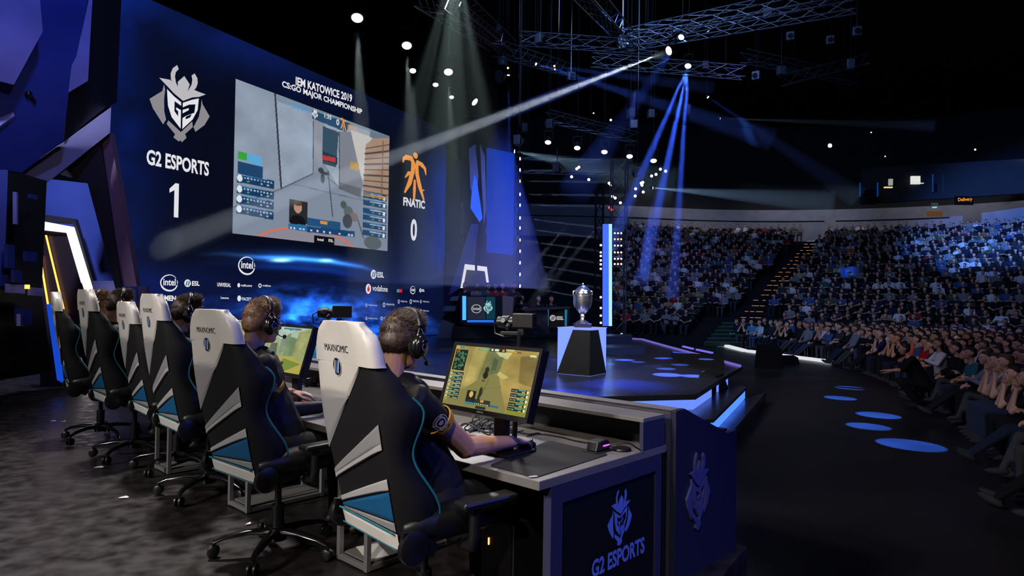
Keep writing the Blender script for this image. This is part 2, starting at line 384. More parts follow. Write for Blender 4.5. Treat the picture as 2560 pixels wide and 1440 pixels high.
# ================================================================== SETTING
AF = -0.72                         # arena floor below the stage level (stage = 0)
U, W = V((-.7324, .6809, 0)), V((.6809, .7324, 0))     # along the players' row / the way they face
M_floor = mat('black_stage_floor', (31, 27, 28), .42, spec=.5, var=.5, vscale=9, bump=.12, bscale=14)
M_stage = mat('gloss_stage_floor', (36, 38, 46), .25, spec=.5, var=.12, vscale=1.2, bump=.03, bscale=9)
M_arena = mat('arena_floor', (32, 32, 37), .40, spec=.4, var=.3, vscale=.6)
M_black = mat('matte_black', (9, 9, 11), .8, spec=.2)
M_dark = mat('dark_panel', (16, 17, 24), .5, spec=.4)
M_truss = mat('truss_metal', (70, 72, 80), .45, .6)
# ---- trophy stage and players' platform (tops at z = 0)
P1, P2 = onz(1739, 986), onz(1825, 933)
P0 = onz(1480, 992); dP = (P1 - P0).normalized()
P0 = P1 - dP * 5.5
P3, P4, P5, P6 = onz(1856, 916), onz(1665, 866), onz(1605, 849), onz(1545, 846)
DK = onz(1348, 1204, .70); DK.z = 0         # ground point under the near corner of the players' desk
def dk(s, t, z=0.): return DK + W * s + U * t + V((0, 0, z))
mb = MB()
st = [P0, P1, P2, P3, P4, P5, P6, V((P6.x - 4, 33, 0)), V((-6, 33, 0)), V((-11, 12, 0)), dk(1.75, 8.5), dk(1.75, 6.2), V((P0.x, P0.y, 0))]
mb.prism([V((p.x, p.y, 0)) for p in st], (0, 0, -.08)); struct('floor_stage', mb, M_stage)
mb = MB(); mb.prism([dk(1.80, -.06, -.004), dk(1.80, 11, -.004), V((-14, 12, -.004)), V((-14, -6, -.004)), V((2.2, -6, -.004)), dk(-.2, -.42, -.004)], (0, 0, AF + .004)); struct('floor_players', mb, M_floor)
mb = MB(); mb.box((5, 30, AF - .1), (120, 110, .2)); struct('floor_arena', mb, M_arena)
# body of the stage below its top, set back, and two steps with lit risers
def down(p, z): return V((p.x, p.y, z))
S1 = onz(1784, 1048, -.24); S1b = onz(1868, 966, -.24); S1a = S1 - dP * 5.2
S2b = onz(1915, 979, -.48); S2 = onz(1858, 1047, -.48); S2 = S2 + (S2 - S2b).normalized() * 1.9; S2a = S2 - dP * 5.4
inn = lambda p, k: p + V((-.28, .35, 0)) * k
mb = MB(); mb.prism([down(inn(P0, 1), -.08), down(inn(P1, .6), -.08), down(inn(P2, .6), -.08), down(inn(P3, 1), -.08), down(P4, -.08), down(P6, -.08), V((-6, 30, -.08)), V((-9, 12, -.08))], (0, 0, AF + .08)); struct('stage_body', mb, M_black)
mb = MB(); mb.prism([S1a, S1, S1b, down(P2, -.24), down(inn(P1, 1.2), -.24), down(inn(P0, 1.2), -.24)], (0, 0, -.05)); mb.prism([inn(S1a, .7) - V((0, 0, .05)), inn(S1, .7) - V((0, 0, .05)), inn(S1b, .7) - V((0, 0, .05)), down(P2, -.29), down(P0, -.29)], (0, 0, -.4)); struct('stage_step', mb, M_stage)
mb = MB(); mb.prism([S2a, S2, S2b, down(S1b, -.48), down(inn(S1, 1.2), -.48), down(inn(S1a, 1.2), -.48)], (0, 0, -.24)); struct('stage_step', mb, M_stage)
M_riser = emat('lit_riser', (96, 128, 250), 1.3); M_riser2 = emat('lit_riser_bright', (70, 120, 255), 1.7)
def riser(a, b, z0, z1, m, label):
    mm = MB(); d = (b - a).normalized(); n = V((d.y, -d.x, 0)); mm.prism([down(a, z0) + n * .0, down(b, z0), down(b, z1), down(a, z1)], n * -.03)
    single('step_light', mm, m, label, 'light panel', smooth=False)
riser(inn(P0, .3), inn(P1, .1), -.238, -.085, M_riser, 'blue lit panel under the front edge of the trophy stage')
riser(inn(P1, .1), inn(P1, .1) + (P2 - P1) * .47, -.238, -.085, M_riser, 'blue lit riser round the corner of the trophy stage')
riser(inn(P1, .1) + (P2 - P1) * .66, inn(P2, .1), -.238, -.085, M_riser, 'short blue lit riser at the far end of the stage, past the wedge speaker')
riser(inn(S1a, .2), inn(S1, .1), -.478, -.33, M_riser2, 'bright blue lit riser under the front of the upper step')
riser(inn(S1, .1), inn(S1b, .1), -.478, -.33, M_riser2, 'bright blue light strip running along the side of the stage steps')
# ---- ceiling
mb = MB(); mb.box((5, 30, 19), (130, 110, .3)); struct('ceiling', mb, mat('black_ceiling', (5, 5, 6), .9, spec=.1))
# ================================================================== VIDEO WALL
WD = V((.435, .900, 0)); WN = V((.900, -.435, 0)); W0 = V((-.4137 * 16.5, 16.5, 0))
def wp(px, py, off=0.): 
    return onpl(px, py, W0 + WN * off, WN)
aL, aR = wp(262, 700), wp(1113, 500)
zt = wp(1113, 325).z; sL = (aL - W0).dot(WD); sR = (aR - W0).dot(WD)
wall = thing('video_wall', 'giant blue video wall showing the match score, a game and sponsor logos', 'video wall', W0 + WD * ((sL + sR) / 2))
mb = MB(); c0, c1 = W0 + WD * sL, W0 + WD * sR
mb.prism([c0, c1, c1 + V((0, 0, zt)), c0 + V((0, 0, zt))], WN * -.25); obj('cabinet', mb, M_black, wall, smooth=False, world=True)
nw, nh = 420, 220
ss = np.linspace(sL, sR, nw); zz = np.linspace(.02, zt, nh)
Sg, Zg = np.meshgrid(ss, zz); P = np.stack([W0.x + WD.x * Sg + WN.x * .01, W0.y + WD.y * Sg + WN.y * .01, Zg], -1)
def projn(P):
    q = P - np.array([0, 0, CAMH]); z = q @ np.array(_f); return 1280 + FPX * (q @ np.array(_r)) / z, 720 - FPX * (q @ np.array(_u)) / z
X, Y = projn(P)
def fbm(X, Y, sc, seed, octv=5):
    g = np.random.default_rng(seed); f = np.zeros(X.shape)
    for o in range(octv):
        n = 64; z = g.random((n, n)); x = (X / sc * 2 ** o) % n; y = (Y / sc * 2 ** o) % n; i = x.astype(int) % n; j = y.astype(int) % n; u = x - np.floor(x); v = y - np.floor(y); u = u * u * (3 - 2 * u); v = v * v * (3 - 2 * v)
        i1, j1 = (i + 1) % n, (j + 1) % n; f += (z[j, i] * (1 - u) * (1 - v) + z[j, i1] * u * (1 - v) + z[j1, i] * (1 - u) * v + z[j1, i1] * u * v - .5) / 2 ** o
    return f
G = lambda a, s: np.exp(-(a / s) ** 2)
n1 = fbm(X, Y, 130, 3); n2 = fbm(X * .6 + Y * .3, Y * 1.3 - X * .2, 26, 5, 6)
def col(c, k): return np.array(c, float) * k[..., None]
C = np.zeros(P.shape) + np.array([7, 11, 27.])
C += col((2, 11, 46), np.clip(G(X - 290, 110) * (1 - .5 * np.clip((Y - 450) / 250, 0, 1)) * (1 + 1.2 * n1), 0, 2))
edge = Y - (122 + .43 * (X - 640)); C += col((3, 12, 44), np.clip(G(edge, 90) * (1 + n1) * G(X - 620, 300), 0, 2))
C += col((0, 22, 96), G(X - 1112, 48) * np.clip((700 - Y) / 60, 0, 1) * np.clip((Y - 330) / 120, 0, 1))
ys = np.interp(X, [400, 560, 645, 728, 823, 906, 1000], [640, 634, 643, 645, 653, 667, 700])
amp = np.interp(X, [480, 600, 680, 760, 840, 900, 960], [0, .25, .8, .95, .8, .5, 0])
C += col((70, 150, 235), G(Y - ys, 5) * amp) + col((20, 60, 130), G(Y - ys, 18) * amp)
for cx, cyy, a, sx, sy in ((703, 651, 1.5, 24, 4), (816, 651, .9, 16, 4)): C += col((140, 190, 255), G(X - cx, sx) * G(Y - cyy, sy) * a)
C += col((8, 40, 120), G(Y - ys - 24, 7) * amp * .7)
et = np.interp(X, [420, 600, 728, 823, 950, 1050, 1100], [760, 712, 697, 702, 724, 770, 800])
ins = np.clip((Y - et) / 14, 0, 1); e = G(X - 800, 210) * np.clip((Y - 690) / 100, 0.15, 1.25)
C += col((30, 112, 262), ins * e * np.clip(.75 + 1.5 * n2, .08, 2.2)) + col((80, 140, 190), ins * G(X - 790, 130) * np.clip((Y - 740) / 80, 0, 1.2) * np.clip(n2 + .15, 0, 1.2))
C += col((3, 9, 32), np.clip((Y - 640) / 60, 0, 1) * (1 + n1) * .8)
pic = obj('picture', grid_mesh('picture', P, C, emat('wall_picture', 'Col', 1.)), None, wall); pic.matrix_parent_inverse = _MW[wall.name].inverted()
# logos and lettering on the wall
E_w = emat('lit_white', (226, 226, 230), 1.); E_g1 = emat('lit_grey', (138, 136, 140), 1.); E_g2 = emat('lit_mid_grey', (186, 184, 188), 1.); E_k = emat('lit_near_black', (12, 14, 20), 1.)
E_or = emat('lit_orange', (236, 150, 62), 1.); E_b = emat('lit_blue', (70, 150, 215), 1.); E_r = emat('lit_red', (215, 40, 45), 1.); E_t = emat('lit_teal', (60, 150, 140), 1.)
def wtext(mb, s, x0, y0, x1, y1, h, off=.03, bold=.02, m=None):
    """baseline from pixel (x0,y0) to (x1,y1), cap height h px at the left"""
    o = wp(x0, y0, off); e = wp(x1, y1, off) - o; t = wp(x0, y0 - h, off) - o; add_text(mb, s, o, e, V((0, 0, t.z)), bold, m)
def wplace(cx, cy, rad):
    c = wp(cx, cy, .025); sc = (wp(cx, cy - rad, .025) - c).z
    return lambda x, y, o=0.: c + WD * (x * sc) + V((0, 0, y * sc)) + WN * o
def wall_part(name, mb, mats): return obj(name, mb, mats, wall, smooth=False, world=True)
mb = MB(); c = wp(452, 262, .025); hs = (wp(452, 165, .025) - wp(452, 358, .025)).z / 2
knight(mb, lambda x, y, o=0.: c + WD * (x * hs * .89) + V((0, 0, y * hs)) + WN * (o + .004), (0, 1, 2)); wall_part('knight_emblem', mb, [E_g1, E_g2, E_w])
mb = MB(); disc(mb, 0, .05, 1.0, 1.06, lambda x, y, o=0.: c + WD * (x * hs * .86) + V((0, 0, y * hs)), 0, 0, 7)
mb = MB(); wtext(mb, 'G2 ESPORTS', 366, 411, 522, 441, 39, bold=.03); wall_part('team_lettering', mb, E_w)
mb = MB(); tri(mb, [(-.5, .62), (.12, 1), (.5, 1), (.5, -1), (.02, -1), (.02, .58), (-.5, .38)], lambda x, y, o=0.: wp(435, 500, .03) + WD * (x * hs * .27) + V((0, 0, y * hs * .44)), 0); wall_part('score_digit', mb, E_w)
mb = MB(); wtext(mb, 'IEM KATOWICE 2019', 739, 213, 880, 256, 22, bold=.03); wtext(mb, 'CS:GO MAJOR CHAMPIONSHIP', 705, 221, 905, 290, 20, bold=.03); wall_part('event_lettering', mb, E_w)
# orange two-limbed emblem
cf = wp(1037, 445, .03); hf = (wp(1037, 386, .03) - wp(1037, 504, .03)).z / 2
def fplace(x, y, o=0.): return cf + WD * ((x - 1226) / 132 * hf * 1.38) + V((0, 0, (725 - y) / 132 * hf)) + WN * o
mb = MB(); disc(mb, 1228, 598, 17, 17, fplace, 0, 0, 14)
for pts, wd in (([(1142, 660), (1146, 638), (1164, 625), (1200, 622), (1214, 645), (1210, 695), (1190, 760), (1156, 822)], [6, 18, 28, 30, 28, 26, 28, 10]), ([(1212, 700), (1182, 708), (1158, 738)], [18, 20, 6]), ([(1226, 735), (1225, 790), (1223, 848)], [14, 20, 14]),
                ([(1308, 690), (1300, 655), (1275, 638), (1245, 632), (1238, 660), (1242, 700), (1262, 762), (1296, 838)], [6, 20, 28, 28, 26, 26, 28, 10]), ([(1262, 790), (1298, 778)], [14, 5])): ribbon(mb, pts, wd, fplace)
wall_part('orange_emblem', mb, E_or)
mb = MB(); wtext(mb, 'FNATIC', 1008, 514, 1062, 523, 22, bold=.04); wall_part('team_lettering', mb, E_w)
mb = MB(); wtext(mb, '0', 1026, 602, 1042, 603, 56, bold=.03); wall_part('score_digit', mb, E_w)
for cx, cyy, rad in ((423, 707, 23), (617, 664, 25), (1032, 725, 11)):
    mb = MB(); intel(mb, wplace(cx, cyy, rad)); wall_part('sponsor_logo', mb, E_w)
for cx, cyy, rad, t in ((469, 708, 9.5, 'ESL'), (934, 686, 11.5, 'ESL'), (1051, 726, 5, 'ESL')):
    mb = MB(); esl(mb, wplace(cx, cyy, rad), txt=t); wall_part('sponsor_logo', mb, [E_w, E_k, E_b])
mb = MB(); pl = wplace(921, 722, 12.5); disc(mb, 0, 0, .85, 1, pl, 0, 0); disc(mb, 0, -.1, .42, .5, pl, .004, 1); ribbon(mb, [(-.2, .1), (.1, .6), (.3, .8)], [.3, .25, .05], pl, .004, 1); wtext(mb, 'vodafone', 931, 727, 969, 730, 15, m=0, bold=.01); wall_part('sponsor_logo', mb, [E_w, E_r])
mb = MB()
wtext(mb, 'UNIVERSAL', 543, 716, 577, 718, 10); wtext(mb, 'mafia.zone', 603, 716, 630, 717, 6); disc(mb, 0, 0, .8, 1, wplace(597, 713, 5.5), 0, None, 10); wtext(mb, 'vodafone', 656, 716, 677, 717, 5); disc(mb, 0, 0, 1, 1, wplace(650, 714, 5.5), 0, None, 12, .55)
wtext(mb, 'OMEN', 398, 751, 440, 753, 14, bold=.04); wtext(mb, 'Lenovo', 552, 747, 572, 748, 6); wtext(mb, 'FACEIT', 605, 751, 628, 752, 8); disc(mb, 0, 0, .8, 1, wplace(598, 746, 8), 0, None, 6); wall_part('sponsor_lettering', mb, E_w)
mb = MB()
for x, y, w_, h in ((913, 764, 22, 5), (957, 763, 21, 7), (913, 797, 22, 5), (951, 797, 18, 6), (994, 755, 16, 6), (1024, 755, 15, 7), (1049, 755, 16, 5), (1049, 778, 15, 5)):
    wtext(mb, 'esports', x + 8, y + 1, x + 8 + w_, y + 3, h); disc(mb, 0, 0, .85, 1, wplace(x + 3, y - 1, h * .9), 0, None, 10, .5)
wall_part('sponsor_lettering', mb, emat('lit_soft_white', (170, 175, 195), 1.))
mb = MB(); pl = wplace(995, 727, 4); mb.add([pl(x, y, 0) for x, y in ((-1.2, -1), (.9, -1), (.9, 1), (-1.2, 1))], [(0, 1, 2, 3)], 0); mb.add([pl(x, y, 0) for x, y in ((.9, -1), (4.4, -1), (4.4, 1), (.9, 1))], [(0, 1, 2, 3)], 1); wall_part('sponsor_logo', mb, [E_t, E_r])
# ---- the game picture inset
T = [(592, 198), (973, 340), (970, 628), (578, 583)]
q = [wp(x, y, .05) for x, y in T]; zT = [p.z for p in q]; u0 = ((q[0] + q[3]) / 2 - W0).dot(WD); u1 = ((q[1] + q[2]) / 2 - W0).dot(WD); ztop = (zT[0] + zT[1]) / 2; zbot = (zT[2] + zT[3]) / 2
def gv(Xc, Yc):
    t = (Xc - 65) / 990; yt = 95 + t * 370; yb = 1085 + t * 120; return t / (1.337 - .337 * t), (Yc - yt) / (yb - yt)
def gp(pts): return [gv(*p) for p in pts]
cv = Canvas(400, 260, (158, 166, 176)); A = lambda pts, c, al=1.: cv.poly(gp(pts), c, al)
A([(60, 80), (315, 185), (370, 800), (40, 940)], (146, 156, 168)); A([(320, 185), (560, 300), (570, 705), (370, 800)], (158, 168, 182)); A([(560, 290), (640, 330), (632, 690), (570, 705)], (148, 150, 158))
cv.grain(.14, 7, 4)
A([(40, 930), (370, 800), (570, 705), (640, 640), (740, 800), (890, 850), (1080, 930), (1080, 1230), (40, 1100)], (136, 145, 158)); A([(626, 400), (728, 440), (716, 665), (628, 640)], (58, 84, 100)); A([(628, 560), (724, 600), (722, 650), (628, 620)], (40, 60, 78)); A([(630, 588), (712, 604), (712, 634), (630, 616)], (196, 62, 62))
A([(728, 435), (810, 440), (890, 780), (876, 856), (738, 800)], (132, 134, 142)); A([(742, 760), (876, 800), (876, 860), (738, 804)], (104, 106, 112)); A([(803, 425), (940, 470), (905, 760), (880, 740)], (208, 198, 188)); A([(930, 420), (1070, 470), (1060, 520), (925, 470)], (110, 125, 140))
A([(903, 520), (950, 480), (1066, 478), (1060, 880), (892, 830)], (176, 142, 116))
for k in range(9): cv.line(*gv(902 - k, 545 + k * 34), *gv(1062, 520 + k * 41), .0075 if k % 2 else .004, (78, 70, 76))
for xx in (1014,): cv.line(*gv(xx, 500), *gv(xx - 4, 850), .006, (120, 98, 84), .8)
A([(805, 628), (862, 640), (862, 690), (805, 676)], (196, 150, 70), .9)
cv.line(*gv(318, 185), *gv(370, 800), .005, (52, 58, 66)); cv.line(*gv(566, 370), *gv(570, 700), .003, (90, 98, 106)); cv.line(*gv(732, 440), *gv(740, 800), .004, (86, 90, 98)); cv.line(*gv(370, 800), *gv(570, 705), .0035, (80, 90, 96)); cv.line(*gv(60, 920), *gv(370, 800), .003, (90, 100, 110)); cv.line(*gv(665, 690), *gv(700, 980), .0035, (70, 76, 86)); cv.line(*gv(440, 770), *gv(900, 880), .0025, (92, 100, 110)); cv.line(*gv(660, 730), *gv(750, 800), .003, (78, 84, 92)); cv.line(*gv(860, 1000), *gv(900, 1120), .004, (70, 78, 86))
for x, y, rx, ry in ((620, 685, 18, 22), (650, 705, 26, 12), (632, 735, 14, 36)): u, v = gv(x, y); cv.ell(u, v, rx / 990, ry / 1000, (62, 72, 74))
for x, y, rx, ry, c_ in ((768, 905, 22, 30, (74, 92, 84)), (800, 950, 34, 44, (96, 104, 104)), (836, 985, 32, 36, (128, 112, 112)), (795, 1010, 34, 56, (70, 74, 82)), (960, 1150, 70, 56, (84, 92, 92))): u, v = gv(x, y); cv.ell(u, v, rx / 990, ry / 1000, c_, .95)
u, v = gv(560, 1260); cv.ell(u, v, .36, .235, (255, 110, 70), .95, ring=.025); cv.ell(u, v, .345, .225, (190, 130, 130), .25)
A([(325, 195), (980, 430), (980, 452), (325, 240)], (118, 138, 150), .7); A([(558, 300), (800, 385), (775, 440), (558, 352)], (26, 66, 100), .85)
A([(92, 560), (150, 572), (150, 622), (92, 610)], (64, 168, 60)); A([(150, 574), (243, 596), (243, 662), (150, 626)], (96, 176, 220)); A([(90, 622), (252, 662), (252, 740), (90, 700)], (34, 72, 108))
g = random.Random(3)
def rows(x0, x1, y0s, h, sl):
    for y in y0s:
        A([(x0, y), (x1, y + sl), (x1, y + sl + h), (x0, y + h)], (24, 62, 98)); A([(x0, y), (x0 + (x1 - x0) * .8, y + sl * .8), (x0 + (x1 - x0) * .8, y + sl * .8 + 5), (x0, y + 5)], (70, 150, 210), .8)
        for k in range(9):
            a = x0 + 45 + k * (x1 - x0 - 50) / 9; yy = y + sl * (a - x0) / (x1 - x0); A([(a, yy + h * .22), (a + g.uniform(6, 14), yy + h * .24), (a + 12, yy + h * .42), (a, yy + h * .4)], (215, 222, 232), .85)
            if k in (1, 5, 7): A([(a, yy + h * .6), (a + 14, yy + h * .62), (a + 14, yy + h * .82), (a, yy + h * .8)], (110, 190, 110) if k == 1 else (200, 205, 215), .8)
        u, v = gv(x0 + 18, y + h * .5); 
        if x0 < 500: cv.ell(u, v, .013, .024, (236, 238, 242))
        else: u, v = gv(x1 - 14, y + sl + h * .5); cv.ell(u, v, .010, .019, (236, 238, 242))
rows(88, 326, (705, 775, 838, 902), 52, 46); rows(893, 1042, (822, 868, 920, 962, 1012, 1060), 38, 26)
A([(895, 830), (1042, 858), (1042, 874), (895, 850)], (220, 150, 70), .7)
A([(424, 866), (538, 888), (538, 1028), (424, 1016)], (44, 44, 46)); u, v = gv(478, 920); cv.ell(u, v, .024, .042, (196, 146, 122)); cv.ell(u, v - .03, .024, .02, (96, 66, 46)); u, v = gv(480, 1010); cv.ell(u, v + .005, .048, .05, (20, 20, 24)); 
A([(538, 985), (750, 1018), (750, 1070), (538, 1035)], (36, 84, 124)); A([(420, 1020), (540, 1036), (540, 1074), (420, 1058)], (46, 110, 156)); A([(540, 1040), (842, 1076), (842, 1112), (540, 1078)], (30, 70, 110)); A([(585, 1098), (713, 1116), (713, 1166), (585, 1148)], (14, 15, 18))
A([(622, 1004), (668, 1012), (668, 1034), (622, 1026)], (230, 150, 60))
for a in (430, 452, 490, 512, 560, 600, 640, 680, 740, 800, 820): yy = 1036 + (a - 420) * .13; A([(a, yy + 6), (a + 12, yy + 8), (a + 12, yy + 20), (a, yy + 18)], (225, 230, 236), .9)
cv.a *= np.array([.92, .94, .97]); gh, gw = cv.a.shape[:2]; su = np.linspace(u0, u1, gw); sv = np.linspace(ztop, zbot, gh); Su, Sv = np.meshgrid(su, sv)
P = np.stack([W0.x + WD.x * Su + WN.x * .05, W0.y + WD.y * Su + WN.y * .05, Sv], -1)
pic = obj('game_picture', grid_mesh('game_picture', P, cv.a, emat('game_picture', 'Col', 1.)), None, wall); pic.matrix_parent_inverse = _MW[wall.name].inverted()
c2 = lambda x, y: (560 + x / 2.5714, 160 + y / 2.5714)
def gtext(mb, s, x0, y0, x1, y1, h, m=None, bold=.02): (a, b), (c_, d) = c2(x0, y0), c2(x1, y1); wtext(mb, s, a, b, c_, d, h / 2.57, .07, bold, m)
mb = MB(); gtext(mb, 'G2 SPORTS', 430, 280, 548, 318, 34, 0); gtext(mb, '1:35', 645, 345, 690, 360, 28, 1); gtext(mb, 'FNATIC', 795, 412, 855, 428, 24, 2); gtext(mb, 'ESL', 672, 1142, 704, 1147, 18, 1); gtext(mb, 'intel', 600, 1135, 640, 1140, 18, 1); gtext(mb, '0', 722, 392, 740, 396, 40, 1)
a, b = c2(768, 388); cc = wp(a, b, .07); sc = .0055 * hf; 
for pts, wd in (([(1146, 650), (1164, 625), (1200, 622), (1214, 645), (1210, 695), (1156, 822)], 28), ([(1226, 735), (1223, 848)], 20), ([(1300, 655), (1275, 638), (1238, 640), (1242, 700), (1296, 838)], 28)):
    ribbon(mb, pts, wd, lambda x, y, o=0.: cc + WD * ((x - 1226) * sc * .34) + V((0, 0, (725 - y) * sc * .34)), 0, 2)
a, b = c2(585, 320); ck = wp(a, b, .07); knight(mb, lambda x, y, o=0.: ck + WD * (x * hs * .14) + V((0, 0, y * hs * .17)), (1, 1, 1))
wall_part('score_bar_lettering', mb, [E_b, E_w, E_or])
# ================================================================== PLAYERS' DESK
def ep(px, py, off=0.): return onpl(px, py, DK - U * off, U)     # point in the plane of the desk's end, off metres nearer
def es(px, py): p = ep(px, py); return (p - DK).dot(W), p.z
M_desk = mat('desk_grey', (102, 100, 100), .42, spec=.5, var=.06, vscale=9)
M_desk2 = mat('desk_side_grey', (42, 44, 72), .5, spec=.4)
M_metal = mat('brushed_metal', (150, 150, 155), .35, .6)
M_blk = mat('black_plastic', (16, 16, 18), .38, spec=.5)
M_soft = mat('soft_black', (20, 20, 22), .75, spec=.3, bump=.1, bscale=120)
M_cable = mat('cable_black', (12, 12, 14), .45)
M_wplast = mat('white_plastic', (215, 215, 215), .4)
M_print = mat('printed_blue', (92, 122, 200), .6)
s_sh = es(1608, 1100)[0]; s_e = es(1661, 1112)[0]; s_g = es(1677, 1026)[0]; s_pk = es(1700, 1020)[0]; s_f = es(1806, 1080)[0]; s_o = es(1830, 1079)[0]
z_sh = .855; z_shb = es(1661, 1035)[1]; z_g, z_pk, z_f = es(1677, 1026)[1], es(1700, 1020)[1], es(1806, 1080)[1]
LT = 6.7
desk = thing('gaming_desk', 'long grey and black players desk with emblem panels at its near end', 'desk', dk(.4, LT / 2))
def dpart(name, mb, m, smooth=False, bevel=0., parent=None): return obj(name, mb, m, parent or desk, smooth=smooth, world=True, bevel=bevel)
def ext(mb, prof, t0, t1, m=None): mb.prism([dk(s, t0, z) for s, z in prof], U * (t1 - t0), m)
mb = MB(); ext(mb, [(0, .662), (s_e + .02, .662), (s_e + .02, .70), (0, .70)], 0, LT); dpart('desktop', mb, M_desk, bevel=.003)
mb = MB(); ext(mb, [(s_sh, z_sh - .02), (s_e, z_shb - .02), (s_e, z_shb), (s_sh, z_sh)], 0, LT); dpart('shelf_top', mb, M_desk, bevel=.002)
mb = MB(); ext(mb, [(s_sh, .70), (s_e, .70), (s_e, z_shb - .02), (s_sh, z_sh - .02)], 0, .02); dpart('shelf_end', mb, M_desk2)
mb = MB(); ext(mb, [(s_e - .02, .70), (s_e, .70), (s_e, z_shb - .02), (s_e - .02, z_shb - .02)], .02, LT); dpart('shelf_back', mb, M_dark)
mb = MB(); ext(mb, [(s_g, 0), (s_g + .03, 0), (s_g + .03, z_g), (s_g, z_g)], .0, LT); dpart('inner_board', mb, M_desk2)
mb = MB(); ext(mb, [(s_g, z_g), (s_pk, z_pk), (s_pk, z_pk - .02), (s_g, z_g - .02)], 0, LT); dpart('top_rail', mb, M_desk, bevel=.002)
mb = MB(); ext(mb, [(s_pk, z_pk), (s_f, z_f), (s_o, z_f), (s_o, z_f - .03), (s_f, z_f - .03), (s_pk, z_pk - .03)], 0.03, LT); dpart('sloping_cover', mb, M_dark)
mb = MB(); ext(mb, [(s_o - .03, 0), (s_o, 0), (s_o, z_f - .03), (s_o - .03, z_f - .03)], .03, LT); dpart('outer_board', mb, M_dark)
mb = MB(); ext(mb, [(s_g, -.01), (s_o, -.01), (s_o, z_f), (s_f, z_f), (s_pk, z_pk), (s_g, z_g)], -.03, 0); dpart('end_board', mb, mat('end_board_dark', (28, 30, 52), .55, spec=.3), bevel=.003)
# end of the desk: grey frame with a dark inset
sL0, sR0 = es(1379, 1200)[0], es(1655, 1100)[0]; fr = .075
mb = MB()
for pr in ([(sL0, 0), (sL0 + fr, 0), (sL0 + fr, .662), (sL0, .662)], [(sR0 - .05, 0), (sR0, 0), (sR0, .662), (sR0 - .05, .662)], [(sL0 + fr, .585), (sR0 - .05, .585), (sR0 - .05, .662), (sL0 + fr, .662)]): ext(mb, pr, .0, .04)
dpart('end_frame', mb, M_desk2)
mb = MB(); ext(mb, [(sL0 + fr, 0), (sR0 - .05, 0), (sR0 - .05, .585), (sL0 + fr, .585)], .012, .03); inset = dpart('end_inset', mb, mat('inset_black', (10, 10, 14), .6, spec=.25))
mb = MB(); ext(mb, [(s_e + .02, 0), (s_g, 0), (s_g, .66), (s_e + .02, .66)], .02, .05); dpart('gap_board', mb, M_black)
mb = MB(); c = ep(1550, 1294, -.008); hz = (ep(1550, 1222).z - ep(1550, 1367).z) / 2
knight(mb, lambda x, y, o=0.: c + W * (x * hz * .76) + V((0, 0, y * hz)) - U * o, (0, 0, 0)); dpart('knight_emblem', mb, M_print)
mb = MB(); o_ = ep(1479, 1447, -.006); e_ = ep(1611, 1398, -.006); e_.z = o_.z + .0; e_ = o_ + W * ((e_ - o_).dot(W)); add_text(mb, 'G2 ESPORTS', o_, e_ - o_, V((0, 0, .078)), .035); dpart('team_lettering', mb, M_print)
c = ep(1742, 1228, .03); hz = (ep(1742, 1128).z - ep(1742, 1322).z) / 2; mb = MB()
knight(mb, lambda x, y, o=0.: c + W * (x * hz * .62) + V((0, 0, y * hz)) - U * o, (0, 0, 0), depth=.012); dpart('raised_emblem', mb, mat('raised_blue_lit', (66, 72, 120), .4, spec=.4))  # blue of the grazing side light put into the emblem's colour
mb = MB(); ext(mb, [(.62, .1), (.66, .1), (.66, .662), (.62, .662)], .05, LT); dpart('modesty_board', mb, M_black)
# open metal frame stands under the desk's front
def stand(t, label):
    o = thing('frame_stand', label, 'metal stand', dk(.3, t), math.atan2(U.y, U.x), 'metal frame stands under the desk')
    a = MB(); a0 = MB()
    for x in (-.125, .125):
        for y in (-.27, .27): a.box((x, y, .33), (.028, .028, .656))
        for z in (.018, .642): a.box((x, 0, z), (.026, .52, .026))
    for y in (-.27, .27):
        for z in (.018, .642): a.box((0, y, z), (.23, .026, .026))
    obj('frame', a, M_metal, o, smooth=False, bevel=.002)
    b = MB(); b.box((0, 0, .036), (.22, .5, .01)); obj('tray', b, M_desk, o, smooth=False)
    return o
stand(1.30, 'tall metal frame stand under the desk beside the nearest chair'); stand(2.62, 'metal frame stand on the floor below the second nearest chair'); stand(3.95, 'metal frame stand on the floor below the third nearest chair')
p = dk(.15, 1.3, .042); single('paper_sheet', MB().box(p, (.12, .2, .004), .5), M_wplast, 'white crumpled paper lying on the tray of the nearest metal stand', 'paper')
# computer under the desk
pc = thing('computer_tower', 'black computer tower with an orange light under the near end of the desk', 'computer', dk(.33, .33), math.atan2(W.y, W.x))
mb = MB(); mb.box((0, 0, .23), (.44, .2, .44)); obj('case', mb, mat('case_black', (24, 24, 28), .3, spec=.5), pc, smooth=False, bevel=.006)
mb = MB(); mb.box((-.222, 0, .23), (.006, .18, .42)); obj('front_panel', mb, M_blk, pc, smooth=False)
mb = MB(); mb.box((-.226, .045, .345), (.004, .006, .03)); obj('power_light', mb, emat('led_orange', (255, 150, 60), 6), pc, smooth=False)
